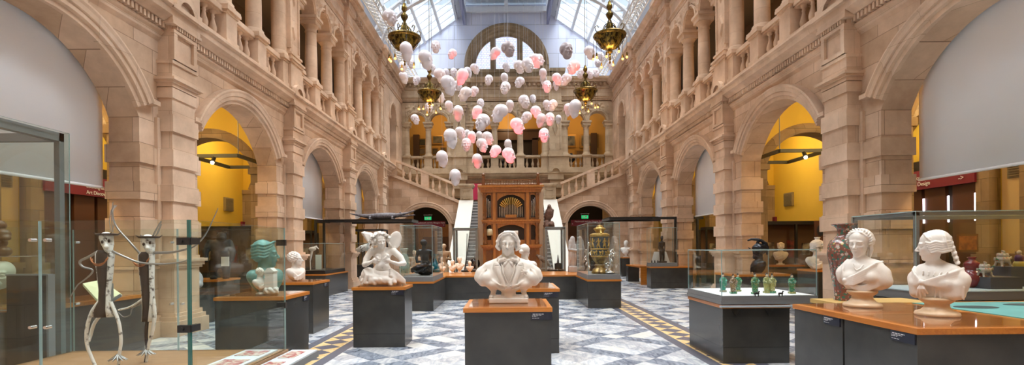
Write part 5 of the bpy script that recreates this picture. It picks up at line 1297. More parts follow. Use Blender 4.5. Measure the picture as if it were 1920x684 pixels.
# ---- wire dancers
IRON = mat('rusty_dark_iron', (.014, .009, .008), .55, .3, col2=(.035, .018, .012), scale=20)
BARK = mat('white_speckled_paint', (.78, .76, .72), .6, col2=(.10, .08, .07), scale=26, w=(.54, .66))
def dancer(label, D, pts):
    r = empty('wire_dancer', P(pts['hip'][0], 684, D)[:2] + (ZD,), label=label, cat='sculpture', group='metal wire dancers')
    base = Vector(r.location)
    Q = lambda p, dd=0: Vector(P(p[0], p[1], D + dd)) - base
    s = D / 960
    # body: tapering dark plate with pale flanks
    prof = pts['body']     # (y, xl, xr)
    for nme, mt, f0, f1, yy in (('torso', IRON, .08, .76, .05), ('pale_flank', BARK, 0, .13, .03), ('pale_flank', BARK, .70, 1, .035)):
        m = MB(); vs = []
        for (py, xl, xr) in prof:
            a, b = xl + (xr - xl) * f0, xl + (xr - xl) * f1
            A, B = Q((a, py)), Q((b, py)); c = (A + B) / 2; hw = (B.x - A.x) / 2
            for k in range(14):
                g = 2 * PI * k / 14; vs.append((c.x + hw * math.cos(g), yy * (.6 + .8 * hw / .1) * math.sin(g), c.z))
        n = len(prof); m.add(vs, [(i * 14 + k, i * 14 + (k + 1) % 14, (i + 1) * 14 + (k + 1) % 14, (i + 1) * 14 + k) for i in range(n - 1) for k in range(14)] + [tuple(range(14)), tuple(range((n - 1) * 14, n * 14))], 0, True)
        m.build(nme, mt, r)
    # head
    hx0, hx1, hy0, hy1, tilt = pts['head']
    c = Q(((hx0 + hx1) / 2, (hy0 + hy1) / 2)); w_, h_ = (hx1 - hx0) * s / 2, (hy1 - hy0) * s / 2
    S = Sculpt((-.12, -.12, -.14), (.12, .12, .14), .004); t_ = T((0, 0, 0), 1, pts['yaw'], 0, tilt)
    S.chain([(0, 0, h_ * .62), (0, -.0, -h_ * .1), (0, -.01, -h_ * .80)], [w_ * .98, w_ * .86, w_ * .62], t_, .02); S.cap((0, -w_ * .7, 0), (0, -w_ * 1.1, -h_ * .5), .012, .018, t_, .01)
    o = link('head', S.mesh('dancer_head', BARK), r, c)
    m = MB()
    for e in (-1, 1):
        v = t_[2] @ np.array((e * w_ * .45, -w_ * .85, .01)); m.sphere(tuple(v), (.011, .008, .014), 8, 6)
    v = t_[2] @ np.array((0, -w_ * .9, -h_ * .62)); m.sphere(tuple(v), (.016, .008, .008), 8, 6)
    v = t_[2] @ np.array((0, -w_ * .55, h_ * .55)); m.sphere(tuple(v), (w_ * .55, .02, h_ * .5), 8, 6); m.build('face_paint', IRON, o)
    m = MB(); top = Q((hx0 + (hx1 - hx0) * .5, hy0)); 
    m.lathe([(w_ * 1.5, -.006), (w_ * 1.75, .006), (w_ * 1.2, .012), (w_ * .9, .006)], tuple(top), 20, sx=1, sy=.8)
    for i in range(8): a = 2 * PI * i / 8; m.tube([top + Vector((w_ * 1.3 * math.cos(a), w_ * math.sin(a), 0)), top + Vector((w_ * 2.1 * math.cos(a), w_ * 1.5 * math.sin(a), .01 + .01 * (i % 2)))], [.005, .002], 5)
    m.build('hat', IRON, r)
    for hp in pts['hair']: m = MB(); m.tube([Q(p, .02 * i) for i, p in enumerate(hp)], .0035, 5); m.build('hair_wire', STEELD, r)
    for hp, rad, nm_, mt in pts['limbs']:
        v = [Q(p[:2], p[2] if len(p) > 2 else 0) for p in hp]
        # smooth the polyline
        vv = [v[0]]
        for i in range(len(v) - 1):
            for q in (.25, .5, .75, 1): 
                p0, p1, p2, p3 = v[max(i - 1, 0)], v[i], v[i + 1], v[min(i + 2, len(v) - 1)]
                vv.append(.5 * ((2 * p1) + (-p0 + p2) * q + (2 * p0 - 5 * p1 + 4 * p2 - p3) * q * q + (-p0 + 3 * p1 - 3 * p2 + p3) * q ** 3))
        n = len(vv); rr = [rad[0] + (rad[1] - rad[0]) * i / (n - 1) for i in range(n)]
        m = MB(); m.tube(vv, rr, 8); m.build(nm_, mt, r)
    for (fx, fy) in pts['frills']:
        m = MB(); c = Q((fx, fy))
        for i in range(12):
            a = 2 * PI * i / 12; m.tube([c + Vector((0, 0, .03)), c + Vector((.03 * math.cos(a), .03 * math.sin(a), .0)), c + Vector((.075 * math.cos(a), .06 * math.sin(a), -.022))], [.006, .009, .002], 5)
        m.build('ankle_frill', STEELD, r)
    m = MB()
    for q in (0, .012): 
        cc = Q((pts['hip'][2], prof[1][0] + 6)); m.tube([cc + Vector(((.068 - q) * math.cos(a), -.06 - .01 * math.sin(a), -.055 * abs(math.sin(a)) - q)) for a in np.linspace(-.3, PI + .3, 14)], .005, 6)
    m.build('collar', mat('copper_wire', (.35, .13, .05), .4, .8), r)
STEELD = mat('dull_steel', (.30, .29, .28), .4, .8)
dancer('left wire dancer with white flanks and one arm raised, inside the foreground showcase', 4.15,
  dict(hip=(196, 570, 197), yaw=24, head=(190, 213, 440, 470, -10),
   body=[(469, 184, 208), (476, 180, 214), (490, 180, 213), (520, 184, 210), (545, 187, 206), (565, 186, 206), (580, 176, 209), (594, 175, 212)],
   hair=[[(208, 434), (205, 415), (208, 395), (213, 385)], [(210, 434), (214, 420), (209, 402), (212, 378)], [(212, 436), (209, 410), (212, 392), (216, 384)], [(210, 400), (214, 390), (219, 385)]],
   limbs=[([(181, 473), (165, 482), (150, 490), (155, 500), (172, 505), (172, 512), (158, 525), (145, 535), (130, 560)], (.012, .004), 'arm', STEELD),
          ([(211, 471), (235, 482), (262, 492), (300, 495), (335, 492), (352, 487)], (.010, .006), 'arm', STEELD),
          ([(186, 565), (172, 585), (163, 615), (163, 645), (172, 670), (180, 688)], (.014, .012), 'leg', BARK),
          ([(207, 565), (216, 585), (224, 610), (227, 640), (224, 662), (222, 684)], (.014, .011), 'leg', BARK),
          ([(206, 580, .05), (188, 592, .05), (176, 608, .05), (170, 628, .05), (166, 640, .02)], (.014, .012), 'leg', BARK)],
   frills=[(221, 670)]))
dancer('right wire dancer with swept-back hair, inside the foreground showcase beside the first', 4.35,
  dict(hip=(276, 570, 273), yaw=18, head=(268, 291, 445, 472, -14),
   body=[(472, 266, 284), (478, 260, 289), (495, 260, 289), (525, 264, 288), (555, 267, 289), (575, 268, 287), (590, 268, 285), (602, 267, 284)],
   hair=[[(288, 446), (294, 438), (298, 428), (303, 414)], [(286, 446), (292, 434), (297, 424), (301, 415)], [(284, 446), (291, 432), (299, 418)], [(288, 446), (297, 436), (303, 420)], [(270, 446), (264, 440), (262, 444)]],
   limbs=[([(262, 475), (240, 450), (222, 430), (214, 415), (211, 398), (212, 386)], (.009, .005), 'arm', STEELD),
          ([(289, 474), (320, 473), (345, 468), (365, 461), (385, 440), (400, 410), (409, 390)], (.012, .003), 'arm', STEELD),
          ([(268, 560), (245, 575), (222, 581)], (.010, .008), 'arm', BARK),
          ([(268, 562), (262, 570), (248, 578), (244, 590), (232, 594), (222, 586)], (.005, .004), 'arm', STEELD),
          ([(287, 560), (290, 590), (286, 620), (278, 650), (273, 690)], (.016, .012), 'leg', BARK),
          ([(276, 600), (274, 630), (276, 655), (272, 684)], (.014, .012), 'leg', IRON)],
   frills=[(274, 660)]))
# ================================================================= SCULPTURE ON THE PLINTHS
A = np.array
def folds(S, c, r, amp, fx, fy, fz, ph=0):
    S.warp(lambda X, Y, Z: amp * np.sin(fx * X + fy * Y + fz * Z + ph + 1.2 * np.sin(9 * Z + 5 * X)), c, r)

# ---- the gentleman
def gentleman():
    S = Sculpt((-.43, -.27, -.01), (.43, .27, .82), .0052)
    t = T((0, -.045, .655), .274, -4, 4, 2)
    # torso cut as a bust
    S.ell((0, .02, .315), (.285, .125, .135), k=.03); S.ell((0, .0, .24), (.20, .115, .11), k=.04); S.ell((0, -.03, .175), (.115, .09, .07), k=.03)
    S.chain([(-.30, .04, .325), (-.22, .035, .385), (-.10, .035, .425), (0, .03, .44), (.10, .035, .425), (.22, .035, .385), (.30, .04, .325)], [.062, .070, .075, .075, .075, .070, .062], k=.03)
    for e in (-1, 1): S.chain([(e * .30, .04, .325), (e * .325, .03, .28), (e * .29, .0, .225)], [.062, .060, .045], k=.03)
    for e in (-1, 1): S.ell((e * .235, .0, .275), (.095, .105, .085), k=.03); S.ell((e * .16, -.02, .21), (.10, .10, .06), k=.03)
    S.ell((0, .24, .2), (.45, .11, .28), k=.03, mode='s')
    # shirt front and waistcoat
    S.ell((0, -.085, .36), (.075, .05, .13), k=.02)
    for e in (-1, 1):
        S.chain([(e * .075, -.108, .43), (e * .055, -.140, .33), (e * .012, -.142, .225)], [.007, .008, .006], k=.012)
        S.ell((e * .122, -.088, .375), (.052, .017, .082), k=.010, rot=Rz(e * .50) @ Ry(e * .40))
        S.ell((e * .080, -.122, .275), (.030, .014, .115), k=.012, rot=Rz(e * .42) @ Ry(e * .40))
        S.ell((e * .105, -.070, .445), (.062, .016, .022), k=.006, rot=Rz(e * .60) @ Ry(e * .55))
        S.chain([(e * .10, -.105, .415), (e * .165, -.085, .405)], [.003, .004], k=.006, mode='s')
        S.chain([(e * .08, .05, .50), (e * .105, -.03, .485), (e * .08, -.080, .455)], [.024, .024, .016], k=.012)
        S.chain([(e * .02, -.138, .19), (e * .09, -.128, .20), (e * .17, -.10, .245), (e * .225, -.06, .31)], [.007, .008, .007, .004], k=.016)
        S.chain([(e * .04, -.125, .155), (e * .11, -.11, .165), (e * .20, -.08, .215)], [.007, .007, .004], k=.016)
        for i in range(5): S.chain([(e * (.24 + .018 * i), -.055 + .008 * i, .385 - .018 * i), (e * (.285 + .008 * i), -.058 + .006 * i, .315 - .012 * i), (e * (.27 - .0 * i), -.055 + .008 * i, .25 - .010 * i)], [.006, .010, .005], k=.014)
    for z in (.385, .345, .305, .265): S.ell((0, -.145, z), (.006, .006, .006), k=.003)
    S.chain([(0, .05, .56), (0, .035, .48), (0, .02, .42)], [.068, .072, .10], k=.03)
    S.chain([(.055 * math.sin(a) * 1.35, .025 - .085 * math.cos(a), .487) for a in np.linspace(-1.7, 1.7, 9)], [.028] * 9, k=.012)
    # bow
    for e in (-1, 1):
        S.chain([(e * .008, -.105, .470), (e * .045, -.112, .478), (e * .078, -.095, .472)], [.014, .026, .022], k=.008); S.chain([(e * .012, -.128, .470), (e * .05, -.139, .478)], [.004, .006], k=.006, mode='s')
        S.chain([(e * .006, -.11, .462), (e * .036, -.125, .435), (e * .046, -.125, .418)], [.011, .016, .012], k=.006)
    S.ell((0, -.118, .470), (.017, .018, .019), k=.005)
    sc = A((.172, -.117, .345)); S.ell(sc, (.018, .012, .018), k=.003)
    for i in range(8):
        a = PI * i / 4; d = A((math.cos(a), .30 * math.cos(a), math.sin(a))); p = A((-math.sin(a), 0, math.cos(a)))
        for q in (-.008, 0, .008): S.cap(sc + d * .012, sc + d * .040 + p * q, .006, .003, k=.003)
    head(S, t, 'calm', neck=.15)
    # hair swept back and wide waves over the ears
    S.ell((0, .10, .20), (.355, .37, .325), t, .03)
    rs = np.random.RandomState(4)
    for e in (-1, 1):
        for i in range(4):    # top strands from the parting
            y0 = -.26 + .13 * i; S.chain([(.10, y0, .475 - .01 * i), (e * .20 + .04, y0 - .01, .45), (e * .33, y0 + .03, .33), (e * .40, y0 + .08, .18)], [.035, .042, .048, .045], t, .012)
        S.chain([(.08, -.27, .42), (e * .17, -.305, .36), (e * .30, -.22, .24), (e * .38, -.12, .10)], [.030, .036, .045, .05], t, .012)
        for j, yy in enumerate((-.16, -.02, .13, .27)):
            S.chain([(e * .36, yy, .20), (e * .43, yy - .02, .08), (e * .40, yy + .01, -.03), (e * .45, yy + .0, -.12), (e * .38, yy + .03, -.22), (e * .33, yy + .02, -.27)], [.055, .062, .058, .062, .055, .03], t, .014)
        S.ell((e * .33, .12, -.02), (.09, .22, .24), t, .03)
        S.chain([(e * .37, -.19, .08), (e * .43, -.17, -.04), (e * .46, -.12, -.15), (e * .40, -.13, -.22)], [.03, .04, .045, .03], t, .012)
    # socle
    S.chain([(0, .0, .16), (0, .0, .08)], [.07, .085], k=.02)
    S.box((0, .01, .058), (.165, .085, .020), .01, k=.01); S.box((0, .01, .025), (.215, .115, .026), .006, k=.006)
    for e in (-1, 1):
        S.chain([(e * .185, -.02, .05), (e * .175, -.02, .09), (e * .165, -.02, .13), (e * .19, -.02, .18)], [.034, .028, .030, .040], k=.02); S.chain([(e * .195, -.07, .066), (e * .195, .05, .066)], [.022, .022], k=.008)
    S.cut_below(0.0)
    return S.mesh('gentleman_bust', MARBLE)
put_sculpt('marble_bust', gentleman(), (xat(952.8, 5.72), 5.72, .984), 0, 'white marble bust of a wavy-haired man with bow tie and star, on the central plinth', 'bust')

def woman(kind):
    S = Sculpt((-.32, -.26, -.01), (.32, .26, .81), .0052)
    yaw = -58 if kind == 1 else -126
    bt = T((0, 0, 0), 1, -48 if kind == 1 else -60)
    t = T((-.02 if kind == 1 else -.03, -.0, .628), .276, yaw, 9 if kind == 1 else 5, 3 if kind == 1 else 0)
    # shoulders & chest
    w = .168
    S.chain([(-w, .03, .33), (-w * .62, .025, .395), (0, .03, .42), (w * .62, .025, .395), (w, .03, .33)], [.062, .066, .070, .066, .062], bt, .03)
    S.ell((0, .0, .32), (.19, .105, .13), bt, .04)
    for e in (-1, 1): S.ell((e * w, .02, .29), (.055, .07, .085), bt, .03); S.ell((e * .075, -.075, .285), (.065, .05, .058), bt, .03)
    if kind == 2: S.box((0, .0, .235), (.195, .085, .09), .05, bt, .03)
    else: S.ell((-.01, .0, .22), (.15, .09, .09), bt, .03); S.ell((.10, .01, .25), (.15, .08, .09), bt, .04)
    S.ell((0, .2, .3), (.4, .10, .25), bt, .03, 's')
    S.chain([(0, .045, .44), (0, .02, .37)], [.055, .09], bt, .03)
    S.chain([tuple(A(t[0]) + A((.0, .02, -.08))), (0, .03, .46), (0, .025, .40)], [.050, .050, .066], k=.03)
    head(S, t, 'calm', female=True, neck=0, ears=(kind == 1))
    S.ell((0, .11, .16), (.355, .37, .345), t, .02)
    for e in (-1, 1):
        for i in range(7):    # combed strands from a middle parting
            a = i / 6; S.chain([(e * .015, -.16 + .42 * a, .43 + .06 * math.sin(a * 2.6)), (e * .15, -.20 + .46 * a, .395 + .03 * math.sin(a * 2.6)), (e * .28, -.15 + .44 * a, .27), (e * .345, .0 + .30 * a, .07), (e * .31, .20 + .12 * a, -.08)], [.024, .030, .034, .034, .028], t, .014)
    if kind == 1:
        n = 34   # plaited crown over the front of the head
        for i in range(n):
            a = PI * (-.10 + 1.20 * i / (n - 1)); r = .385 + .016 * (i % 2)
            S.ell((r * math.cos(a), -.08 + .05 * (i % 2), .10 + r * math.sin(a)), (.055, .048, .030), t, .008, 'u', Ry(-a + .6 * (1 if i % 2 else -1)))
        S.chain([(.26, .22, -.05), (.25, .30, -.3), (.20, .25, -.58)], [.07, .06, .035], t, .02)
        S.chain([(.14, .33, -.02), (.16, .36, -.30), (.14, .28, -.62)], [.07, .06, .035], t, .02)
        S.ell((0, .38, .02), (.2, .13, .2), t, .03)
    else:
        S.ell((0, .28, -.02), (.27, .20, .25), t, .03)
        for e in (-1, 1):
            for i in range(5):   # wavy rolls over the ear
                z = .12 - .075 * i; S.chain([(e * .29, -.20 + .02 * i, z), (e * .35, -.08, z - .045), (e * .375, .05, z - .005), (e * .355, .18, z - .055), (e * .28, .32, z - .03), (e * .15, .42, z - .02)], [.028, .040, .046, .046, .045, .04], t, .010)
        for i in range(11):   # plait falling behind
            S.ell((.045 * (-1) ** i, .42 + .012 * i, .22 - .082 * i), (.095, .075, .046), t, .010, 'u', Ry(.75 * (-1) ** i))
    # drapery
    if kind == 1:
        for i in range(6):
            dz = .020 * i
            S.chain([(.155, .06, .440 - dz), (.125, -.050, .425 - dz), (.05, -.112, .365 - dz), (-.04, -.132, .305 - dz * .9), (-.115, -.110, .262 - dz * .5)], [.011, .011, .011, .010, .008], bt, .008)
            S.chain([(-.13, .03, .455 - dz), (-.15, -.03, .41 - dz), (-.145, -.075, .36 - dz), (-.125, -.10, .29 - dz * .5)], [.010, .011, .010, .007], bt, .008)
        for i in range(4): dz = .018 * i; S.chain([(-.12, -.105, .245), (-.05, -.115, .205 - dz * .5), (.04, -.105, .205 - dz), (.13, -.07, .25 - dz), (.215, -.01, .32 - dz)], [.009, .011, .011, .011, .008], bt, .009)
        S.ell((-.12, -.108, .255), (.022, .02, .022), bt, .008)
        S.chain([(-.055, -.075, .42), (-.045, -.10, .385), (-.02, -.105, .355), (.01, -.10, .375), (.03, -.08, .41)], [.005] * 5, bt, .003)
    else:
        for i in range(7):
            dz = .019 * i
            S.chain([(.17, .06, .425 - dz), (.155, -.045, .40 - dz), (.09, -.10, .365 - dz * .9), (.0, -.135, .325 - dz * .45), (-.055, -.14, .303 - dz * .15)], [.010, .012, .011, .010, .007], bt, .008)
            S.chain([(-.18, .035, .43 - dz), (-.165, -.04, .40 - dz), (-.125, -.095, .36 - dz * .8), (-.07, -.135, .305 - dz * .15)], [.010, .011, .010, .007], bt, .008)
        S.ell((-.062, -.142, .297), (.022, .02, .026), bt, .006)
        for dx, L in ((-.030, .17), (-.008, .155), (.014, .175), (.03, .2)): S.chain([(-.062, -.135, .285), (-.062 + dx * .7, -.142, .24), (-.065 + dx * 1.3, -.118, L)], [.008, .012, .009], bt, .006)
        for i in range(5): S.chain([(-.07 + .045 * i, -.09, .385 + .004 * abs(i - 2)), (-.065 + .04 * i, -.105, .362)], [.007, .005], bt, .005)
        for i in range(6): S.chain([(.03 + .035 * i, -.10 + .012 * i, .26), (.02 + .036 * i, -.092 + .012 * i, .16)], [.006, .008], bt, .014)
    S.cut_below(.150 if kind == 1 else .140)
    return S.mesh('woman_bust', MARBLE)
HONEY = mat('honey_marble', (.60, .42, .25), .35, col2=(.70, .53, .35), scale=6)
def socle(h, r, m=HONEY):
    mb = MB(); mb.lathe([(r * 1.0, 0), (r * 1.02, .012), (r * .96, .03), (r * .72, .045), (r * .56, .075), (r * .54, h * .62), (r * .72, h * .75), (r * .80, h * .85), (r * .78, h * .94), (r * .5, h)], (0, 0, 0), 36); return mb, m
for kind, (px, d, lb) in enumerate((((1617, 5.08), 0, 'white marble bust of a woman with a plaited crown and shawl, looking down-left'), ((1757, 4.4), 0, 'white marble bust of a woman in left profile with long plait and knotted shawl'))):
    px, d = px; x = xat(px, d, 590)
    me = woman(kind + 1); k = {0: 1.0, 1: .95}[kind]
    r = empty('marble_bust', (x, d, .984), label=lb, cat='bust', group='marble busts of women')
    link('figure', me, r); r.scale = (k, k, k)
    mb, m = socle(.165, .165); mb.build('socle', m, r)

# ---- winged nude with arms crossed on the breast
def hand(S, wrist, d, palm, up, k=1.0):
    """five fingers: wrist point, direction d to the fingers, palm half-width axis"""
    w = A(wrist, float); d = A(d, float); d /= np.linalg.norm(d); s = A(palm, float); s /= np.linalg.norm(s); n = A(up, float); n /= np.linalg.norm(n)
    S.ell(w + d * .04 * k, (.03 * k, .03 * k, .03 * k), k=.02); 
    for i, (o, L) in enumerate(((-.027, .062), (-.009, .072), (.009, .068), (.026, .052))):
        b = w + d * .055 * k + s * o * k; m = b + d * L * .55 * k + n * .008 * k; e = b + d * L * k - n * .014 * k
        S.cap(w + d * .02 * k + s * o * .6 * k, b, .012 * k, .010 * k, k=.01); S.chain([b, m, e], [.0095 * k, .0085 * k, .0075 * k], k=.003)
    S.chain([w + d * .015 * k - s * .02 * k, w + d * .035 * k - s * .045 * k, w + d * .062 * k - s * .052 * k], [.012 * k, .010 * k, .008 * k], k=.006)
def nude():
    S = Sculpt((-.42, -.27, -.01), (.42, .30, .95), .0058)
    t = T((-.02, -.055, .735), .26, 16, 8, -6)
    # rock and drapery she rises from
    S.ell((0, .03, .09), (.33, .19, .11), k=.03); S.ell((0, .02, .17), (.22, .15, .12), k=.04); S.ell((-.22, .02, .16), (.12, .13, .14), k=.03)
    rs = np.random.RandomState(3)
    for i in range(40):
        a = rs.uniform(0, 2 * PI); S.ell((.29 * math.cos(a) - .02, .02 + .16 * math.sin(a), rs.uniform(.01, .12)), tuple(rs.uniform(.03, .07, 3)), k=.010, rot=Ry(rs.uniform(-1, 1)) @ Rx(rs.uniform(-1, 1)))
    for i in range(7): S.chain([(-.28 + .035 * i, -.08, .26 - .022 * i), (-.24 + .05 * i, -.125, .17 - .01 * i), (-.27 + .08 * i, -.135, .05)], [.018, .026, .022], k=.03)
    for i in range(4): S.chain([(.14, -.06 - .02 * i, .25 - .03 * i), (.24, -.09, .18 - .03 * i), (.35, -.05, .08 - .02 * i)], [.03, .032, .02], k=.015)
    # torso
    S.ell((0, .02, .26), (.135, .10, .11), k=.03); S.ell((0, -.01, .30), (.105, .085, .09), k=.03); S.ell((0, .03, .41), (.115, .085, .11), k=.04)
    S.ell((0, .03, .51), (.145, .09, .09), k=.04); S.chain([(-.155, .03, .565), (0, .035, .585), (.155, .03, .565)], [.055, .055, .055], k=.03)
    for e in (-1, 1): S.ell((e * .066, -.055, .475), (.050, .045, .050), k=.02)
    S.ell((0, -.100, .285), (.009, .014, .009), k=.008, mode='s'); S.chain([(-.09, -.07, .25), (0, -.10, .235), (.09, -.07, .25)], [.004] * 3, k=.014, mode='s')
    S.chain([(0, .03, .59), (-.01, .0, .65)], [.05, .045], k=.03)
    # arms
    S.chain([(-.175, .03, .565), (-.25, .0, .44), (-.27, -.06, .345)], [.056, .050, .040], k=.02); S.chain([(-.27, -.06, .345), (-.21, -.125, .37), (-.150, -.145, .405)], [.042, .034, .023], k=.012)
    S.chain([(.18, .03, .565), (.29, .01, .46), (.345, -.04, .36)], [.056, .050, .040], k=.02); S.chain([(.345, -.04, .355), (.25, -.11, .35), (.14, -.15, .395)], [.042, .034, .023], k=.012)
    hand(S, (-.150, -.145, .405), (.72, -.2, .30), (-.35, 0, .85), (0, -1, .1), 1.15); hand(S, (.14, -.15, .395), (-.75, -.2, .40), (.4, 0, .8), (0, -1, .1), 1.15)
    S.chain([(.06, -.15, .45), (.10, -.165, .49), (.12, -.15, .455)], [.020, .024, .016], k=.01)
    head(S, t, 'calm', neck=.1, female=True, ears=False)
    # windblown curls
    S.ell((0, .10, .20), (.37, .37, .32), t, .03)
    rs = np.random.RandomState(8)
    for i in range(60):
        a = -.30 + (PI + .6) * rs.rand(); rr = rs.uniform(.36, .50); r1 = rs.uniform(.06, .10)
        S.chain([(rr * math.cos(a) * 1.1, rs.uniform(-.22, .3), .12 + rr * math.sin(a) * .80 + .04), (rr * math.cos(a + .25) * 1.25, rs.uniform(-.22, .3), .12 + rr * math.sin(a + .25) * .85)], [r1, r1 * .6], t, .010)
    for e in (-1, 1):
        for i in range(8): S.chain([(e * (.36 + .03 * i), rs.uniform(-.15, .1), .14 - .075 * i), (e * (.44 + .03 * i), rs.uniform(-.15, .1), .08 - .075 * i)], [.075, .05], t, .012)
    # wings: a large round one at her left, a folded one at her right
    S.ell((.20, .05, .74), (.105, .024, .165), k=.01, rot=Ry(.30)); S.ell((.20, .026, .74), (.086, .012, .14), k=.01, mode='s', rot=Ry(.30)); S.chain([(.10, .07, .56), (.19, .06, .62)], [.045, .03], k=.02)
    for i in range(6): S.chain([(.14 + .018 * i, .052, .60 + .012 * i), (.18 + .022 * i, .052, .80 - .006 * i * i)], [.005, .004], k=.006)
    S.chain([(-.12, .07, .72), (-.20, .05, .82), (-.28, .02, .86)], [.06, .065, .04], k=.02)
    for i in range(6): S.chain([(-.15 - .01 * i, .0, .70 + .028 * i), (-.22 - .012 * i, -.02, .74 + .024 * i), (-.27 - .01 * i, -.0, .80 + .015 * i)], [.016, .02, .01], k=.008)
    pass
    S.cut_below(0)
    return S.mesh('winged_nude', MARBLE)
o = put_sculpt('marble_sculpture', nude(), (xat(716, 8.55), 8.57, .984), math.radians(10), 'white marble half-length winged nude with hands crossed on the breast', 'sculpture'); o.scale = (1.03, 1.0, 1.0)

# ---- profile busts
def simple_bust(name, m, yaw=0, expr='calm', fem=False, hair='curls', h=.7, drape=True, body_yaw=None, res=.008, pitch=0, seed=1, sock=True, crown=None, child=False, squat=False):
    k = h / (.7 if not squat else .60); dz_ = -.15 * k if squat else 0; sock = sock and not squat
    S = Sculpt((-.28 * k, -.26 * k, -.01), (.28 * k, .26 * k, (.9 if crown else .78) * k), res)
    bt = T((0, 0, dz_), k, body_yaw if body_yaw is not None else yaw * .55)
    hs = (.25 if not child else .27) if not squat else .305
    t = T((0, -.01 * k, ((.57 if not child else .55) if not squat else .432) * k), hs * k, yaw, pitch)
    S.cap((-.15, .02, .34), (.15, .02, .34), .07, t=bt, k=.05); S.ell((0, 0, .28), (.19 if not child else .15, .12, .13), bt, .05)
    S.ell((0, -.02, .2), (.11, .09, .08), bt, .05)
    if sock: S.cap((0, 0, .2), (0, 0, .05), .05, .055, bt, .03); S.box((0, 0, .02), (.10, .09, .025), .01, bt, .02)
    S.cap((0, .01, .50), (0, .02, .34), .055, .07, bt, .05)
    head(S, t, expr, neck=.1, female=fem, ears=hair != 'long')
    if hair:
        S.ell((0, .12, .17), (.37, .38, .36), t, .04)
        if hair == 'curls': curls(S, t, (0, .12, .17), (.37, .38, .36), 90, .065, seed, .02, -.12, lambda p: p[1] < -.2 and p[2] < .32)
        elif hair == 'long':
            S.ell((0, .24, -.02), (.32, .24, .28), t, .03); S.chain([(0, .1, .5), (0, .35, .35), (0, .48, .1)], [.05, .06, .05], t, .03)
            for e in (-1, 1):
                for i in range(5): z = .34 - .11 * i; S.chain([(e * .10, -.30 + .04 * i, z + .12), (e * .30, -.18 + .02 * i, z + .03), (e * .37, .0, z - .03), (e * .36, .18, z + .01), (e * .25, .36, z - .04), (e * .1, .46, z - .03)], [.035, .045, .05, .05, .05, .04], t, .012)
        elif hair == 'bun': S.ell((0, .50, .0), (.16, .14, .14), t, .04); S.chain([(-.34, 0, .2), (0, .0, .50), (.34, 0, .2)], [.05, .05, .05], t, .03)
        elif hair == 'smooth': pass
    if crown == 'corinthian':
        S.ell((0, .06, .22), (.42, .46, .36), t, .02); S.ell((0, -.36, .02), (.24, .2, .22), t, .02, 's'); S.chain([(0, -.50, .18), (0, -.42, .30), (0, -.2, .42)], [.05, .06, .08], t, .04)
        S.chain([(.3, -.25, .10), (0, -.5, .16), (-.3, -.25, .10)], [.04, .04, .04], t, .03); S.lathe = None
        S.ell((0, .05, .62), (.12, .16, .10), t, .04); S.box((0, .05, .70), (.16, .2, .03), .03, t, .02)
    if crown == 'crest':
        S.ell((0, .06, .18), (.40, .46, .40), t, .02); S.ell((0, -.42, -.1), (.2, .14, .25), t, .03, 's')
        S.chain([(0, -.62, .78), (0, -.40, .86), (0, -.10, .84), (0, .20, .76), (0, .46, .55), (0, .58, .2), (0, .55, -.15)], [.05, .08, .10, .11, .12, .11, .08], t, .04)
        S.chain([(0, -.05, .55), (0, .05, .80)], [.10, .09], t, .04); S.chain([(0, .35, .3), (0, .48, .45)], [.1, .08], t, .04)
        S.chain([(0, -.48, .20), (0, -.60, .28)], [.05, .03], t, .03)
    if drape:
        for i, dz in enumerate((0, .03, .06, .09)):
            S.chain([(.17, .0, .37 - dz), (.10, -.09, .31 - dz), (-.02, -.13, .25 - dz * .8), (-.11, -.10, .21 - dz * .4)], [.014, .015, .015, .012], bt, .014)
            S.chain([(-.16, .01, .38 - dz), (-.12, -.08, .31 - dz), (-.06, -.12, .24 - dz)], [.012, .014, .012], bt, .014)
    S.cut_below(0)
    return S.mesh(name, m)
put_sculpt('bronze_bust', simple_bust('green_bust', PATINA, 106, 'calm', True, 'long', .76, False, 62, .0075, squat=True), (xat(499, 7.35), 7.35, .984), 0, 'green bronze bust of a long-haired woman in right profile, seen through the showcase', 'bust')
put_sculpt('small_stone_bust', simple_bust('curly_stone_bust', MARBLE, 110, 'calm', False, 'curls', .36, True, None, .006, 8), (xat(487, 6.98), 7.0, .984), 0, 'small curly-haired white bust turned away, in front of the green bronze bust', 'bust')
r = empty('stone_herm', (xat(505, 6.98), 7.02, .984), label='small white square herm block with ruffled base beside the curly white bust', cat='sculpture')
m = MB(); m.box(-.06, .06, -.06, .06, .08, .30); m.box(-.07, .07, -.07, .07, .30, .32); m.poly([(-.06, .32), (.06, .32), (.02, .36), (-.02, .36)], 'y', -.06, .06); m.build('shaft', PLASTER, r)
S = Sculpt((-.13, -.12, -.01), (.13, .12, .12), .006)
for i in range(26): a = i * 2.4; S.ell((.07 * math.cos(a), .06 * math.sin(a), .03 + .02 * (i % 3)), (.03, .03, .028), k=.012)
S.ell((0, 0, .04), (.08, .07, .06), k=.02); S.cut_below(0); link('ruffled_base', S.mesh('ruffled_base', PLASTER), r)
put_sculpt('marble_bust', simple_bust('youth_bust', MARBLE, 100, 'calm', False, 'curls', .57, True, 60, .007, -4, 5, squat=True), (xat(555, 10.0), 10.0, .984), 0, 'white bust of a curly-haired youth in right profile, second plinth on the left', 'bust')
put_sculpt('marble_bust', simple_bust('rear_bust', MARBLE, 150, 'calm', True, 'bun', .66, True, 160, .008), (xat(984, 8.3), 8.3, .984), 0, 'white bust seen from behind, over the shoulder of the central gentleman bust', 'bust')
put_sculpt('helmet_bust', simple_bust('crested_bust', BRONZE, -112, 'calm', False, None, .64, True, -90, .009, 0, 1, True, 'crest', squat=True), (xat(1421, 11.3), 11.3, .984), 0, 'black bronze bust with tall curling helmet crest, behind the figurine showcase', 'bust')
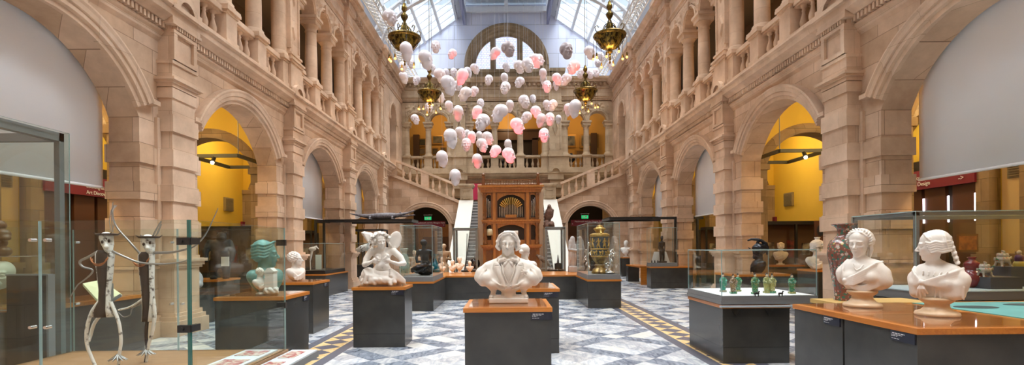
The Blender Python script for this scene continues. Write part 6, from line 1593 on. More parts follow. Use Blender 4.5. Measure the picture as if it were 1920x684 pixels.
put_sculpt('marble_bust', simple_bust('cream_bust', MARBLE_W, -58, 'calm', True, 'long', .70, True, -45, .009), (xat(1463, 15.8), 15.8, .97), 0, 'small cream marble bust in the right aisle, beside the black crested helmet', 'bust')
put_sculpt('helmeted_bust', simple_bust('pallas_bust', PLASTER, 12, 'calm', False, 'long', .74, True, -10, .009, 0, 1, True, 'corinthian', squat=True), (xat(1533, 12.8), 12.8, .97), 0, 'greenish white bust wearing a rounded classical helmet, left of the big flowered vase', 'bust')
put_sculpt('marble_bust', simple_bust('far_bust', PLASTER, -40, 'calm', False, 'smooth', .9, True, -20, .012), (6.22, 27.15, 1.0), 0, 'white bust on the small dark plinth by the last right pier', 'bust')
for (px, dd, hh, yw, lb) in ((829, 17.0, .40, 10, 'small child bust at the corner of the black bronze showcase, leftmost of four'), (848, 16.9, .46, -10, 'child bust second from the left in front of the organ'), (861.5, 17.3, .56, 15, 'taller child bust, third of four in front of the organ'), (880.5, 16.9, .42, 0, 'round-headed child bust nearest the organ')):
    put_sculpt('child_bust', simple_bust('child_bust', MARBLE_W, yw, 'calm', False, 'smooth', hh, hh > .45, yw, .009, 0, 1, True, None, True), (xat(px, dd), dd, .74), 0, lb, 'bust', 'small child busts')

# ---- seated black bronze figure in its showcase
def showcase(label, x0, x1, y0, y1, zb, z1, name='glass_showcase', base=.12, grp=None, mt=None):
    r = empty(name, ((x0 + x1) / 2, (y0 + y1) / 2, zb), label=label, cat='display case', group=grp); cx, cy = (x0 + x1) / 2, (y0 + y1) / 2
    m = MB(); m.box(x0 - cx, x1 - cx, y0 - cy, y1 - cy, 0, base * .45); m.box(x0 - cx + .01, x1 - cx - .01, y0 - cy + .01, y1 - cy - .01, base * .45, base); m.build('case_base', mt or GREYB, r)
    glass_box(r, x0 - cx + .02, x1 - cx - .02, y0 - cy + .02, y1 - cy - .02, base, z1 - zb)
    return r
showcase('glass showcase holding the seated black bronze figure, left of the organ', -2.80, -1.95, 12.97, 15.0, .741, 2.17)
def seated():
    S = Sculpt((-.36, -.22, -.01), (.3, .26, .98), .0085)
    t = T((.0, -.02, .84), .20, 30, 15)
    S.ell((.02, .05, .10), (.24, .17, .11), k=.04); S.chain([(-.0, .0, .22), (-.16, -.08, .2), (-.30, -.05, .16), (-.34, -.02, .12)], [.10, .08, .05, .035], k=.04)
    S.chain([(.05, .02, .22), (.16, -.12, .24), (.18, -.1, .08)], [.10, .075, .05], k=.04)
    S.ell((.02, .05, .30), (.13, .11, .12), k=.05); S.ell((.01, .03, .45), (.11, .085, .13), k=.05); S.cap((-.12, .02, .64), (.13, .02, .64), .055, k=.05); S.ell((0, .02, .57), (.13, .085, .09), k=.05)
    S.cap((0, .02, .66), (0, -.01, .76), .045, .04, k=.03)
    S.chain([(-.17, .02, .63), (-.20, -.04, .46), (-.17, -.09, .36)], [.045, .038, .034], k=.02); S.chain([(-.17, -.09, .36), (-.05, -.15, .37), (.06, -.13, .36)], [.034, .028, .02], k=.02)
    S.chain([(.18, .02, .63), (.25, -.02, .48), (.24, -.07, .38)], [.045, .038, .034], k=.02); S.chain([(.24, -.07, .38), (.16, -.14, .25), (.07, -.16, .2)], [.034, .028, .02], k=.02)
    hand(S, (.06, -.13, .36), (1, -.1, -.1), (0, 0, 1), (0, -1, 0)); hand(S, (.07, -.16, .2), (-.8, -.2, -.3), (0, 0, 1), (0, -1, 0))
    head(S, t, 'calm', neck=.1); S.ell((0, .1, .18), (.38, .38, .36), t, .04); curls(S, t, (0, .12, .18), (.40, .40, .38), 80, .08, 2, .02, -.2, lambda p: p[1] < -.2 and p[2] < .3)
    for i in range(14): S.ell((-.30 + .028 * i, -.10 - .03 * math.sin(i * .3), .10 + .02 * math.sin(i)), (.035, .04, .03), k=.015)
    S.cut_below(0); return S.mesh('seated_bronze', BRONZE)
put_sculpt('bronze_figure', seated(), (xat(795, 13.8), 13.8, .865), 0, 'seated black bronze figure with curly hair inside the glass showcase', 'sculpture')

# ---- vases
def lathe_obj(name, prof, m, loc, label, cat='vase', grp=None, seg=40, h=None):
    k = h / prof[-1][1] if h else 1
    mb = MB(); mb.lathe([(r * k, z * k) for r, z in prof], (0, 0, 0), seg); o = mb.build(name, m, None, loc); return tag(o, label, cat, grp)
def spotty(name, base, cols, scale=14, rough=.2, thr=.36):
    m, nt, b, out = nm(name); L = nt.links.new
    tc = N(nt, 'ShaderNodeTexCoord'); cur = None
    prev = c4(base)
    n0 = N(nt, 'ShaderNodeTexNoise', i_Scale=scale * 2, i_Detail=3); L(tc.outputs['Object'], n0.inputs['Vector'])
    mx0 = N(nt, 'ShaderNodeMix', data_type='RGBA'); mx0.inputs[6].default_value = prev; mx0.inputs[7].default_value = (base[0] * .5, base[1] * .5, base[2] * .5, 1); L(n0.outputs['Fac'], mx0.inputs[0]); cur = mx0.outputs[2]
    for i, (c, sc, th) in enumerate(cols):
        v = N(nt, 'ShaderNodeTexVoronoi', i_Scale=sc); mp = N(nt, 'ShaderNodeMapping'); mp.inputs['Location'].default_value = (i * 3.1, i * 1.7, i * .9)
        L(tc.outputs['Object'], mp.inputs[0]); L(mp.outputs[0], v.inputs['Vector'])
        lt = N(nt, 'ShaderNodeMath', operation='LESS_THAN'); lt.inputs[1].default_value = th; L(v.outputs['Distance'], lt.inputs[0])
        mx = N(nt, 'ShaderNodeMix', data_type='RGBA'); L(lt.outputs[0], mx.inputs[0]); L(cur, mx.inputs[6]); mx.inputs[7].default_value = c4(c); cur = mx.outputs[2]
    L(cur, b.inputs['Base Color']); b.inputs['Roughness'].default_value = rough; b.inputs['Coat Weight'].default_value = .5
    return m
FAMILLE = spotty('flowered_enamel', (.26, .10, .07), [((.04, .14, .10), 22, .34), ((.50, .42, .36), 14, .26), ((.42, .22, .18), 30, .30), ((.05, .13, .09), 34, .3), ((.5, .38, .12), 8, .12)])
x, d = xat(1584, 5.75, 560), 5.75
lathe_obj('flowered_vase', [(.105, 0), (.11, .01), (.10, .03), (.105, .10), (.125, .25), (.15, .40), (.168, .52), (.165, .60), (.14, .665), (.095, .70), (.07, .73), (.068, .79), (.085, .825), (.125, .845), (.13, .855), (.115, .857), (.07, .80)], FAMILLE, (x, d, .97), 'tall red and green flowered porcelain vase behind the bust with the plaited crown')
# gilt vase in its showcase
showcase('glass showcase holding the big black and gilt vase, right of the organ', 2.0, 2.86, 13.22, 15.3, .741, 2.2)
gx, gy = xat(1124.5, 13.9), 13.9
GILT = mat('gilt_relief', (.56, .36, .09), .38, .5, col2=(.34, .2, .05), scale=12); VBLK = mat('slate_vase_body', (.05, .065, .07), .35); VBR = mat('dark_gilt_foot', (.13, .06, .02), .3, .4, col2=(.40, .26, .07), scale=10)
r = empty('gilt_vase', (gx, gy, .865), label='large black and gilt lidded vase with dancing figures, right of the organ', cat='vase')
m = MB(); m.lathe([(.22, 0), (.23, .02), (.22, .06), (.20, .07), (.19, .12), (.15, .14), (.13, .18), (.15, .22), (.12, .25)], (0, 0, 0), 32); m.build('foot', VBR, r)
m = MB(); m.lathe([(.10, .24), (.13, .27), (.12, .30), (.17, .34), (.205, .42), (.215, .44)], (0, 0, 0), 32); m.build('cup', VBR, r)
m = MB(); m.lathe([(.20, .43), (.225, .48), (.235, .60), (.245, .80), (.25, .95), (.245, 1.0)], (0, 0, 0), 40); m.build('body', VBLK, r)
m = MB(); m.lathe([(.242, .64), (.247, .645), (.248, .675), (.243, .68)], (0, 0, 0), 40); m.lathe([(.24, .99), (.262, 1.0), (.262, 1.06), (.24, 1.07), (.18, 1.09)], (0, 0, 0), 40); m.lathe([(.225, .44), (.235, .45), (.235, .47), (.225, .48)], (0, 0, 0), 40); m.build('gilt_band', GILT, r)
m = MB(); m.lathe([(.12, 1.08), (.10, 1.12), (.14, 1.17), (.17, 1.2), (.15, 1.23), (.08, 1.25), (.09, 1.28), (.04, 1.31), (.01, 1.32)], (0, 0, 0), 28); m.build('lid', GILT, r)
for e in (-1, 1): m = MB(); m.box(-.035, .035, e * .15 - .02, e * .15 + .02, 1.05, 1.22) if False else m.tube([(0, -.24 * 1, 1.06), (0, -.16, 1.13), (0, -.15, 1.21)] if e < 0 else [(0, .24, 1.06), (0, .16, 1.13), (0, .15, 1.21)], .035, 8); m.build('handle', GILT, r)
S = Sculpt((-.30, -.30, .44), (.30, .30, .99), .009)
for i in range(9):
    a = 2 * PI * i / 9 + .2; c, s_ = math.cos(a), math.sin(a); q = lambda u, z, rr=.247: (rr * math.cos(a + u / .25), rr * math.sin(a + u / .25), z); w = .012 * (-1) ** i
    S.ell(q(0, .93), (.022, .022, .028), k=.01); S.chain([q(0, .90), q(w, .83), q(0, .78)], [.022, .026, .03], k=.01); S.chain([q(0, .79), q(.03, .73), q(.04, .69)], [.028, .02, .012], k=.01); S.chain([q(0, .79), q(-.035, .74), q(-.03, .69)], [.028, .02, .012], k=.01)
    S.chain([q(0, .89), q(.05, .86), q(.06, .92)], [.013, .01, .008], k=.006); S.chain([q(0, .89), q(-.05, .87), q(-.065, .83)], [.013, .01, .008], k=.006)
    for k_ in (0, 1): S.ell(q(.05 + .07 * k_, .56 + .03 * k_, .235), (.03, .03, .035), k=.015); S.chain([q(.02 + .07 * k_, .60, .238), q(.06 + .07 * k_, .52, .232), q(.0 + .07 * k_, .49, .225)], [.012, .014, .008], k=.01)
link('relief_figures', S.mesh('relief_figures', GILT), r)
# teal, celadon and other vases of the left showcase
lathe_obj('teal_vase', [(.09, 0), (.14, .06), (.16, .2), (.15, .32), (.09, .40), (.06, .48), (.07, .6), (.13, .66), (.12, .665), (.05, .6)], mat('teal_glaze', (.01, .20, .28), .15, coat=.5), (xat(815, 15.9), 15.9, .74), 'glossy teal vase behind the seated black bronze figure')
lathe_obj('celadon_vase', [(.13, 0), (.16, .1), (.17, .4), (.15, .55), (.08, .66), (.08, .74), (.13, .84), (.12, .85), (.06, .75)], spotty('celadon_pattern', (.52, .60, .50), [((.12, .26, .2), 12, .25), ((.3, .42, .3), 17, .2)]), (xat(758, 15.9), 15.9, .74), 'pale green patterned vase left of the seated black bronze figure')
# tall statues behind the left showcase
def standing(name, m, h, seed=0, pose=0, res=.014, arms=True):
    k = h / 1.7; S = Sculpt((-.36 * k, -.28 * k, -.01), (.36 * k, .28 * k, 1.78 * k), res); b = T((0, 0, 0), k)
    t = T((.0, -.02 * k, 1.6 * k), .22 * k, 20 - 40 * pose, 5)
    S.box((0, 0, .04), (.2, .16, .045), .01, b, .01)
    for e in (-1, 1): S.chain([(e * .09, 0, .88), (e * .10, -.03 * (e == 1), .5), (e * .10, 0, .1)], [.095, .07, .045], b, .04); S.ell((e * .10, -.06, .1), (.045, .11, .035), b, .03)
    S.ell((0, 0, .95), (.15, .11, .13), b, .05); S.ell((0, 0, 1.15), (.125, .09, .15), b, .05); S.ell((0, 0, 1.33), (.16, .10, .12), b, .05); S.cap((-.15, 0, 1.40), (.15, 0, 1.40), .06, t=b, k=.05)
    S.cap((0, 0, 1.42), (0, 0, 1.52), .05, t=b, k=.03)
    S.chain([(-.2, 0, 1.4), (-.24, -.02, 1.15), (-.20, -.1, .95)], [.05, .042, .03], b, .03); S.chain([(.2, 0, 1.4), (.24, 0, 1.15), (.12, -.14, 1.2)], [.05, .042, .03], b, .03)
    head(S, t, 'calm', neck=.1); S.ell((0, .1, .18), (.38, .38, .36), t, .04)
    for i in range(5): S.chain([(-.15 + .07 * i, -.08, 1.0 - .02 * i), (-.12 + .06 * i, -.12, .6), (-.13 + .07 * i, -.09, .18)], [.04, .05, .05], b, .03)
    S.cut_below(0); return S.mesh(name, m)
SAND = mat('tan_statue_stone', (.50, .36, .22), .7, col2=(.58, .43, .28), scale=6); GREYST = mat('grey_statue_stone', (.36, .35, .34), .65, col2=(.46, .45, .44), scale=6)
put_sculpt('tall_statue', standing('tall_statue', SAND, 1.5, 0, 0), (xat(777, 18.2), 18.2, 0), 0, 'tan standing statue seen through the left half of the bronze figure showcase', 'statue')
put_sculpt('tall_statue', standing('tall_statue', SAND, 1.72, 0, 1), (xat(832, 18.6), 18.6, 0), 0, 'tan standing statue seen at the right edge of the bronze figure showcase', 'statue')
S = Sculpt((-.36, -.26, -.01), (.36, .26, 1.25), .011)
S.box((0, 0, .09), (.26, .2, .10), .02); 
for e in (-1, 1):
    S.chain([(e * .13, 0, .2), (e * .15, -.04, .55), (e * .13, 0, .8), (e * .14, 0, 1.0)], [.13, .12, .13, .12], k=.05); S.ell((e * .12, -.02, 1.1), (.085, .09, .11), k=.03); S.chain([(e * .2, -.05, .95), (e * .24, -.12, .75), (-e * .03, -.17, .72)], [.05, .045, .035], k=.03)
for i in range(8): S.chain([(-.22 + .06 * i, -.1, .9), (-.2 + .058 * i, -.14, .5), (-.24 + .065 * i, -.1, .2)], [.02, .025, .02], k=.02)
S.cut_below(0); put_sculpt('stone_group', S.mesh('stone_group', GREYST), (xat(1080, 17.3), 17.3, .74), 0, 'weathered grey stone pair of figures, left of the gilt vase showcase', 'statue')
SILVER = mat('bright_silver', (.72, .72, .70), .25, .9)
for (px, hh, lb) in ((1102, 1.0, 'ornate silver figure centrepiece behind the gilt vase, left side'), (1156, .72, 'ornate silver figure centrepiece beside the gilt vase, right side')):
    S = Sculpt((-.22, -.2, -.01), (.22, .2, 1.05), .011); rs = np.random.RandomState(px)
    S.ell((0, 0, .04), (.18, .16, .05), k=.02); S.chain([(0, 0, .05), (.03, 0, .3), (-.02, 0, .55), (.02, 0, hh - .1)], [.06, .045, .05, .03], k=.02); S.ell((.02, -.02, hh - .06), (.045, .05, .055), k=.02)
    for i in range(7): z = .1 + .1 * i; a = rs.uniform(0, 6); S.chain([(0, 0, z), (.1 * math.cos(a), .1 * math.sin(a), z + .06), (.15 * math.cos(a), .15 * math.sin(a), z)], [.025, .018, .02], k=.015); S.ell((.15 * math.cos(a), .15 * math.sin(a), z), (.03, .03, .03), k=.01)
    S.cut_below(0); o = put_sculpt('silver_centrepiece', S.mesh('silver_centrepiece', SILVER), (xat(px, 15.75), 15.75, .74) if px < 1150 else (2.66, 13.6, .868), 0, lb, 'sculpture'); o.scale = (1, 1, 1) if px < 1150 else (.75, .75, .85)
# ================================================================= THE ORGAN
ox, oy = xat(958.5, 18.6), 18.3
r = empty('fairground_organ', (ox, oy, 0), label='tall carved oak organ cabinet with gilt pipes behind glass, in the centre', cat='organ')
def OB(nme, m, *bx):
    q = MB()
    for b in bx: q.box(*b)
    return q.build(nme, m, r)
W2 = 1.02
OB('cabinet_body', OAK, (-W2, W2, .15, 1.3, 0, 3.75))
OB('backing_board', mat('cream_board', (.62, .47, .32), .6), (-1.26, 1.26, 1.31, 1.36, 0, 4.02))
OB('crown_cornice', OAK, (-1.12, 1.12, -.02, 1.4, 3.66, 3.74), (-1.18, 1.18, -.08, 1.4, 3.74, 3.80), (-1.08, 1.08, .04, 1.35, 3.56, 3.66))
q = MB()
for e in (-1, 1): q.lathe([(.05, 0), (.06, .02), (.06, .28), (.08, .3), (.03, .34), (.065, .38), (.06, .42), (.01, .46)], (e * .98, .08, 3.80), 12)
q.box(-.95, .95, .06, .10, 3.99, 4.03); q.box(-.95, .95, .06, .10, 3.80, 3.84)
for k in range(34): x = -.93 + k * .0563; q.lathe([(.012, 0), (.018, .05), (.008, .08), (.016, .12), (.012, .16)], (x, .08, 3.83), 6)
q.build('crest_gallery', OAKD, r)
q = MB(); q.box(-.95, .95, .085, .095, 3.85, 3.89)
for k in range(30): x = -.92 + k * .0634; q.sphere((x, .09, 3.87), .026, 8, 6)
q.build('white_beading', mat('ivory_bead', (.75, .72, .66), .4), r)
OB('waist_moulding', OAK, (-1.06, 1.06, .02, .2, 2.52, 2.58), (-1.04, 1.04, .05, .2, 2.44, 2.52)); OB('waist_moulding', OAK, (-1.1, 1.1, .0, .2, 1.62, 1.68), (-1.06, 1.06, .03, .2, 1.56, 1.62)); OB('foot_moulding', OAK, (-1.08, 1.08, .0, .25, .0, .2))
OB('stile', OAK, *[(x - .05, x + .05, .06, .2, .2, 3.56) for x in (-.60, .60)])
OB('inner_stile', OAKD, *[(x - .03, x + .03, .08, .2, 1.68, 3.56) for x in (-.68, -.52, .52, .68)])
# turned columns at the corners
for e in (-1, 1):
    q = MB(); q.lathe([(.07, 0), (.08, .04), (.05, .08), (.085, .16), (.05, .24), (.07, .28), (.06, .4), (.045, .55), (.055, .80), (.04, .83), (.07, .88), (.08, .93)], (e * .93, .06, 2.60), 14); q.build('turned_column', OAKD, r)
    q = MB(); q.lathe([(.08, 0), (.09, .05), (.05, .1), (.08, .2), (.05, .34), (.075, .5), (.05, .6), (.08, .72), (.09, .76)], (e * .93, .06, 1.70), 14); q.build('turned_column', OAKD, r)
def arched_opening(x0, x1, z0, z1, rise, frame=OAK):
    cx, hw = (x0 + x1) / 2, (x1 - x0) / 2; q = W3('B'); R = (hw * hw + rise * rise) / (2 * rise)
    zc = z1 - R
    th0 = math.acos(min(1, hw / R)); seg = 16
    arc = [(cx + R * math.cos(PI - th0 - (PI - 2 * th0) * i / seg), zc + R * math.sin(PI - th0 - (PI - 2 * th0) * i / seg)) for i in range(seg + 1)]
    for a, b in zip(arc[:-1], arc[1:]):
        q.add([q.map(a[0], a[1], .09), q.map(b[0], b[1], .09), q.map(b[0], z1 + .05, .09), q.map(a[0], z1 + .05, .09)], [(0, 1, 2, 3)])
        q.add([q.map(a[0], a[1], .09), q.map(b[0], b[1], .09), q.map(b[0], b[1], .16), q.map(a[0], a[1], .16)], [(0, 1, 2, 3)])
    q.build('arched_frame', frame, r)
    m = MB(); m.box(x0, x1, .138, .149, z0, z1 - .0); m.build('interior_shade_panel', SHADE_FILL, r)  # flat dark sheet in place of the shaded hollow behind the frame
PIPE = mat('silver_pipe', (.55, .54, .52), .22, 1); TRUMP = mat('gilt_trumpet', (.72, .50, .14), .2, 1)
arched_opening(-.49, .49, 2.66, 3.48, .22); arched_opening(-.90, -.66, 2.66, 3.48, .1); arched_opening(.66, .90, 2.66, 3.48, .1)
for k in range(15):
    x = (k - 7) * .058; h = .34 + .40 * (1 - abs(k - 7) / 7.5) * .8
    q = MB(); q.lathe([(.012, 0), (.022, .06), (.022, h), (.018, h + .01)], (x, .11, 2.68), 8); q.build('pipe', PIPE, r)
for k in range(13):
    a = math.radians(-62 + 124 * k / 12); c, s_ = math.sin(a), math.cos(a); L0, L1 = .26, .50
    q = MB(); q.tube([(c * L0 * .9, .075, 2.92 + s_ * L0 * .8), (c * L1 * .9, .05, 2.92 + s_ * L1 * .92)], [.012, .034], 8); q.build('trumpet', TRUMP, r)
for e in (-1, 1):
    for k in range(4):
        q = MB(); q.lathe([(.012, 0), (.023, .06), (.023, .5 + .06 * k), (.018, .51 + .06 * k)], (e * (.70 + .055 * k), .11, 2.68), 8); q.build('pipe', PIPE, r)
OB('carved_panel', OAK, (-.2, .2, .05, .14, 2.66, 2.76))
arched_opening(-.47, .47, 1.86, 2.40, .14); arched_opening(-.88, -.66, 1.86, 2.40, .09); arched_opening(.66, .88, 1.86, 2.40, .09)
q = MB(); q.tube([(-.25, .1, 2.1), (.25, .1, 2.1)], .09, 14); q.build('paper_roll', mat('roll_paper', (.72, .68, .6), .6), r)
q = MB(); q.lathe([(.09, -.1), (.11, -.08), (.11, .10), (.08, .13), (.02, .14)], (-.77, .11, 2.12), 14); q.build('dial', mat('cream_dial', (.6, .55, .35), .5), r)
for x0, x1 in ((-.90, -.66), (-.50, -.03), (.03, .50), (.66, .90)):
    q = MB(); z0, z1 = .35, 1.48
    q.box(x0, x1, .10, .15, z0, z1); q.box(x0 + .05, x1 - .05, .085, .11, z0 + .07, z1 - .07); q.box(x0 + .09, x1 - .09, .06, .09, z0 + .14, z1 - .14); q.build('door_panel', OAKD if x1 - x0 < .3 else OAK, r)

# glass cases either side of the organ
def framed_case(label, x0, x1, y0, y1, z0, z1, fr=.06, mt=None, name='framed_case', base=.12, posts=True):
    r = empty(name, ((x0 + x1) / 2, (y0 + y1) / 2, z0), label=label, cat='display case', group=None); cx, cy = (x0 + x1) / 2, (y0 + y1) / 2; mt = mt or GREYM; H = z1 - z0
    a, b, c, d = x0 - cx, x1 - cx, y0 - cy, y1 - cy
    m = MB(); m.box(a, b, c, d, 0, base); m.build('case_base', GREYB, r)
    for x in (a, b - fr):
        for y in (c, d - fr): m = MB(); m.box(x, x + fr, y, y + fr, base, H); m.build('post', mt, r)
    for bx in ((a, b, c, c + fr, H - fr, H), (a, b, d - fr, d, H - fr, H), (a, a + fr, c + fr, d - fr, H - fr, H), (b - fr, b, c + fr, d - fr, H - fr, H)):
        m = MB(); m.box(*bx); m.build('top_rail', mt, r)
    glass_box(r, a - .008, b + .008, c - .008, d + .008, base, H + .002)
    return r
framed_case('grey-framed glass case left of the organ, holding spears and a dark helmet', xat(850, 18.0), ox - 1.2, 18.0, 19.0, .0, 2.28)
framed_case('grey-framed glass case right of the organ, with an eagle standing on top', ox + 1.2, xat(1060, 18.0), 18.0, 19.0, .0, 2.28)
tag(MB().tube([(xat(873, 18.4), 18.4, .8), (xat(876, 18.4), 18.45, 2.1)], .014, 6).build('spear', BLACK), 'dark spear standing in the case left of the organ, left one', 'spear', 'spears')
tag(MB().tube([(xat(870, 18.5), 18.5, .75), (xat(879, 18.5), 18.55, 1.75)], .018, 6).build('spear', BLACK), 'shorter dark spear standing in the case left of the organ, right one', 'spear', 'spears')
S = Sculpt((-.3, -.3, -.01), (.3, .3, .5), .014); S.ell((0, 0, .24), (.19, .23, .2), k=.02); S.ell((0, -.16, .08), (.09, .13, .1), k=.03, mode='s'); S.chain([(0, -.2, .42), (0, 0, .47), (0, .2, .36)], [.02, .03, .02], k=.02)
S.cut_below(0.02); put_sculpt('dark_helmet', S.mesh('dark_helmet', BRONZE), (xat(890, 18.4), 18.4, .78), 0, 'dark rounded helmet in the case left of the organ', 'helmet')
m = MB(); m.box(-.3, .25, -.25, .25, 0, .66); o = m.build('display_block', BLACK, None, (xat(882, 18.5) - .02, 18.5, .12)); tag(o, 'dark block inside the case left of the organ', 'block', 'case blocks')
m = MB(); m.box(-.28, .34, -.25, .25, 0, .66); o = m.build('display_block', BLACK, None, (xat(1038, 18.5), 18.5, .12)); tag(o, 'dark block inside the case right of the organ', 'block', 'case blocks')
m = MB(); m.poly([(-.12, 0), (.12, 0), (.12, .2), (.03, .22), (0, .5), (-.03, .22), (-.12, .2)], 'y', -.1, .1); o = m.build('tower_ornament', BLACK, None, (xat(1046, 18.3), 18.3, .80)); tag(o, 'black pointed tower ornament in the case right of the organ', 'ornament')
S = Sculpt((-.34, -.2, -.01), (.34, .2, .6), .013); S.chain([(-.28, 0, .5), (-.15, 0, .4), (.05, 0, .25), (.2, 0, .08)], [.03, .09, .08, .02], k=.02); S.chain([(-.1, 0, .35), (-.1, 0, .0)], [.02, .02], k=.01); S.chain([(-.28, 0, .5), (-.33, 0, .47)], [.03, .01], k=.01); S.box((0, 0, .01), (.2, .12, .02), .005)
put_sculpt('stuffed_gull', S.mesh('stuffed_gull', mat('grey_feathers', (.42, .38, .33), .8, col2=(.2, .16, .13), scale=12)), (xat(1022, 18.4), 18.4, .80), 0, 'grey mounted bird lying head up in the case right of the organ', 'bird')
def eagle():
    S = Sculpt((-.3, -.3, -.01), (.3, .3, .95), .0115)
    rs = np.random.RandomState(2)
    for i in range(14): S.ell((rs.uniform(-.16, .16), rs.uniform(-.12, .12), rs.uniform(.03, .18)), tuple(rs.uniform(.07, .12, 3)), k=.02)
    S.chain([(-.04, 0, .26), (.0, 0, .40), (.02, -.02, .56), (.03, -.03, .70)], [.08, .12, .13, .085], k=.02); S.ell((.04, -.06, .77), (.06, .075, .06), k=.02)
    S.chain([(.06, -.13, .77), (.09, -.16, .75), (.09, -.16, .72)], [.025, .018, .006], k=.01)
    for e in (-1, 1): S.chain([(.02 + e * .1, .02, .62), (-.04 + e * .1, .05, .42), (-.16 + e * .05, .09, .22)], [.06, .075, .02], k=.02); S.chain([(.0 + e * .05, -.02, .3), (e * .05, -.03, .2)], [.04, .02], k=.01)
    S.chain([(-.06, .05, .35), (-.2, .12, .16), (-.24, .14, .08)], [.06, .05, .03], k=.02)
    S.cut_below(0); return S.mesh('stuffed_eagle', mat('brown_feathers', (.11, .06, .045), .8, col2=(.20, .12, .09), scale=16))
put_sculpt('mounted_eagle', eagle(), (xat(1030, 18.4), 18.4, 2.285), math.radians(-30), 'brown mounted eagle perched on a rock on top of the case right of the organ', 'bird')

# ================================================================= CANOPY FRAMES, CROCODILE AND THE LEFT CASES
def canopy(label, xa, xb, posts, y0, y1, z, left):
    r = empty('canopy_frame', (posts[0], y0, 0), label=label, cat='display frame'); X = posts[0]
    m = MB(); m.box(xa - X, xb - X, 0, .07, z - .10, z); m.box(xa - X, xb - X, y1 - y0 - .07, y1 - y0, z - .10, z)
    for x in (xa, xb - .07, posts[1]): m.box(x - X, x - X + .07, .07, y1 - y0 - .07, z - .10, z)
    m.build('top_frame', BLACK, r)
    if left:
        m = MB(); m.box(.4, xb - X, .0, y1 - y0, z - .02, z + .01); m.build('roof_board', BLACK, r)
    else:
        m = MB(); m.box(xa - X, xa - X + 1.9, .0, y1 - y0, z - .02, z + .01); m.build('roof_board', BLACK, r)
    for x, yy in [(p, 0) for p in posts] + [(p, y1 - y0 - .08) for p in posts]:
        m = MB(); m.box(x - X, x - X + .08, yy, yy + .08, 0, z - .10); m.build('post', BLACK, r)
    return r
canopy('black canopy frame on posts behind the second plinth, carrying the crocodile', -7.28, -3.62, [-7.28, -6.97], 19.15, 20.5, 2.68, True)
canopy('black canopy frame on posts at the right, over the dark idol case', 3.9, 7.55, [6.43, 7.02, 7.28], 19.85, 21.4, 2.72, False)
def crocodile():
    S = Sculpt((-1.32, -.34, -.01), (1.32, .34, .42), .013)
    S.chain([(-1.25, .03, .25), (-.9, .02, .17), (-.55, 0, .13), (-.1, 0, .13), (.35, 0, .14), (.6, 0, .16)], [.015, .04, .085, .12, .115, .075], k=.02)
    S.chain([(.55, 0, .16), (.72, 0, .19)], [.075, .075], k=.02)
    S.chain([(.72, 0, .20), (.95, 0, .24), (1.22, 0, .33)], [.055, .035, .028], k=.01); S.chain([(.70, 0, .13), (.95, 0, .14), (1.24, 0, .17)], [.04, .03, .022], k=.01)
    for e in (-1, 1):
        S.ell((.70, e * .04, .27), (.03, .02, .02), k=.01)
        for x in (-.45, .40): S.chain([(x, e * .08, .10), (x + .03, e * .2, .09), (x + .02, e * .24, .02), (x + .12, e * .26, .015)], [.045, .035, .025, .015], k=.015)
    for i in range(34): x = -1.1 + i * .048; S.ell((x, 0, (.26 if -.6 < x < .5 else .22) - .0), (.014, .012, .022), k=.008)
    return S.mesh('crocodile', mat('reptile_skin', (.10, .09, .10), .5, col2=(.20, .19, .21), scale=14, bump=.5, bscale=60))
o = put_sculpt('crocodile', crocodile(), (xat(717, 19.6), 19.6, 2.69), 0, 'long grey crocodile with open jaws lying on the black canopy frame', 'crocodile')
r = empty('low_black_frame', label='lower black frame behind the canopy frame, carrying a tan fox', cat='display frame')
m = MB(); zf = zat(695, 430, 23); x0, x1 = xat(664, 23), xat(722, 23); m.box(x0, x1, 22.6, 23.6, zf - .07, zf); m.build('top_board', BLACK, r)
for x in (x0, x1 - .07):
    for y in (22.6, 23.53): m = MB(); m.box(x, x + .07, y, y + .07, 0, zf - .07); m.build('post', BLACK, r)
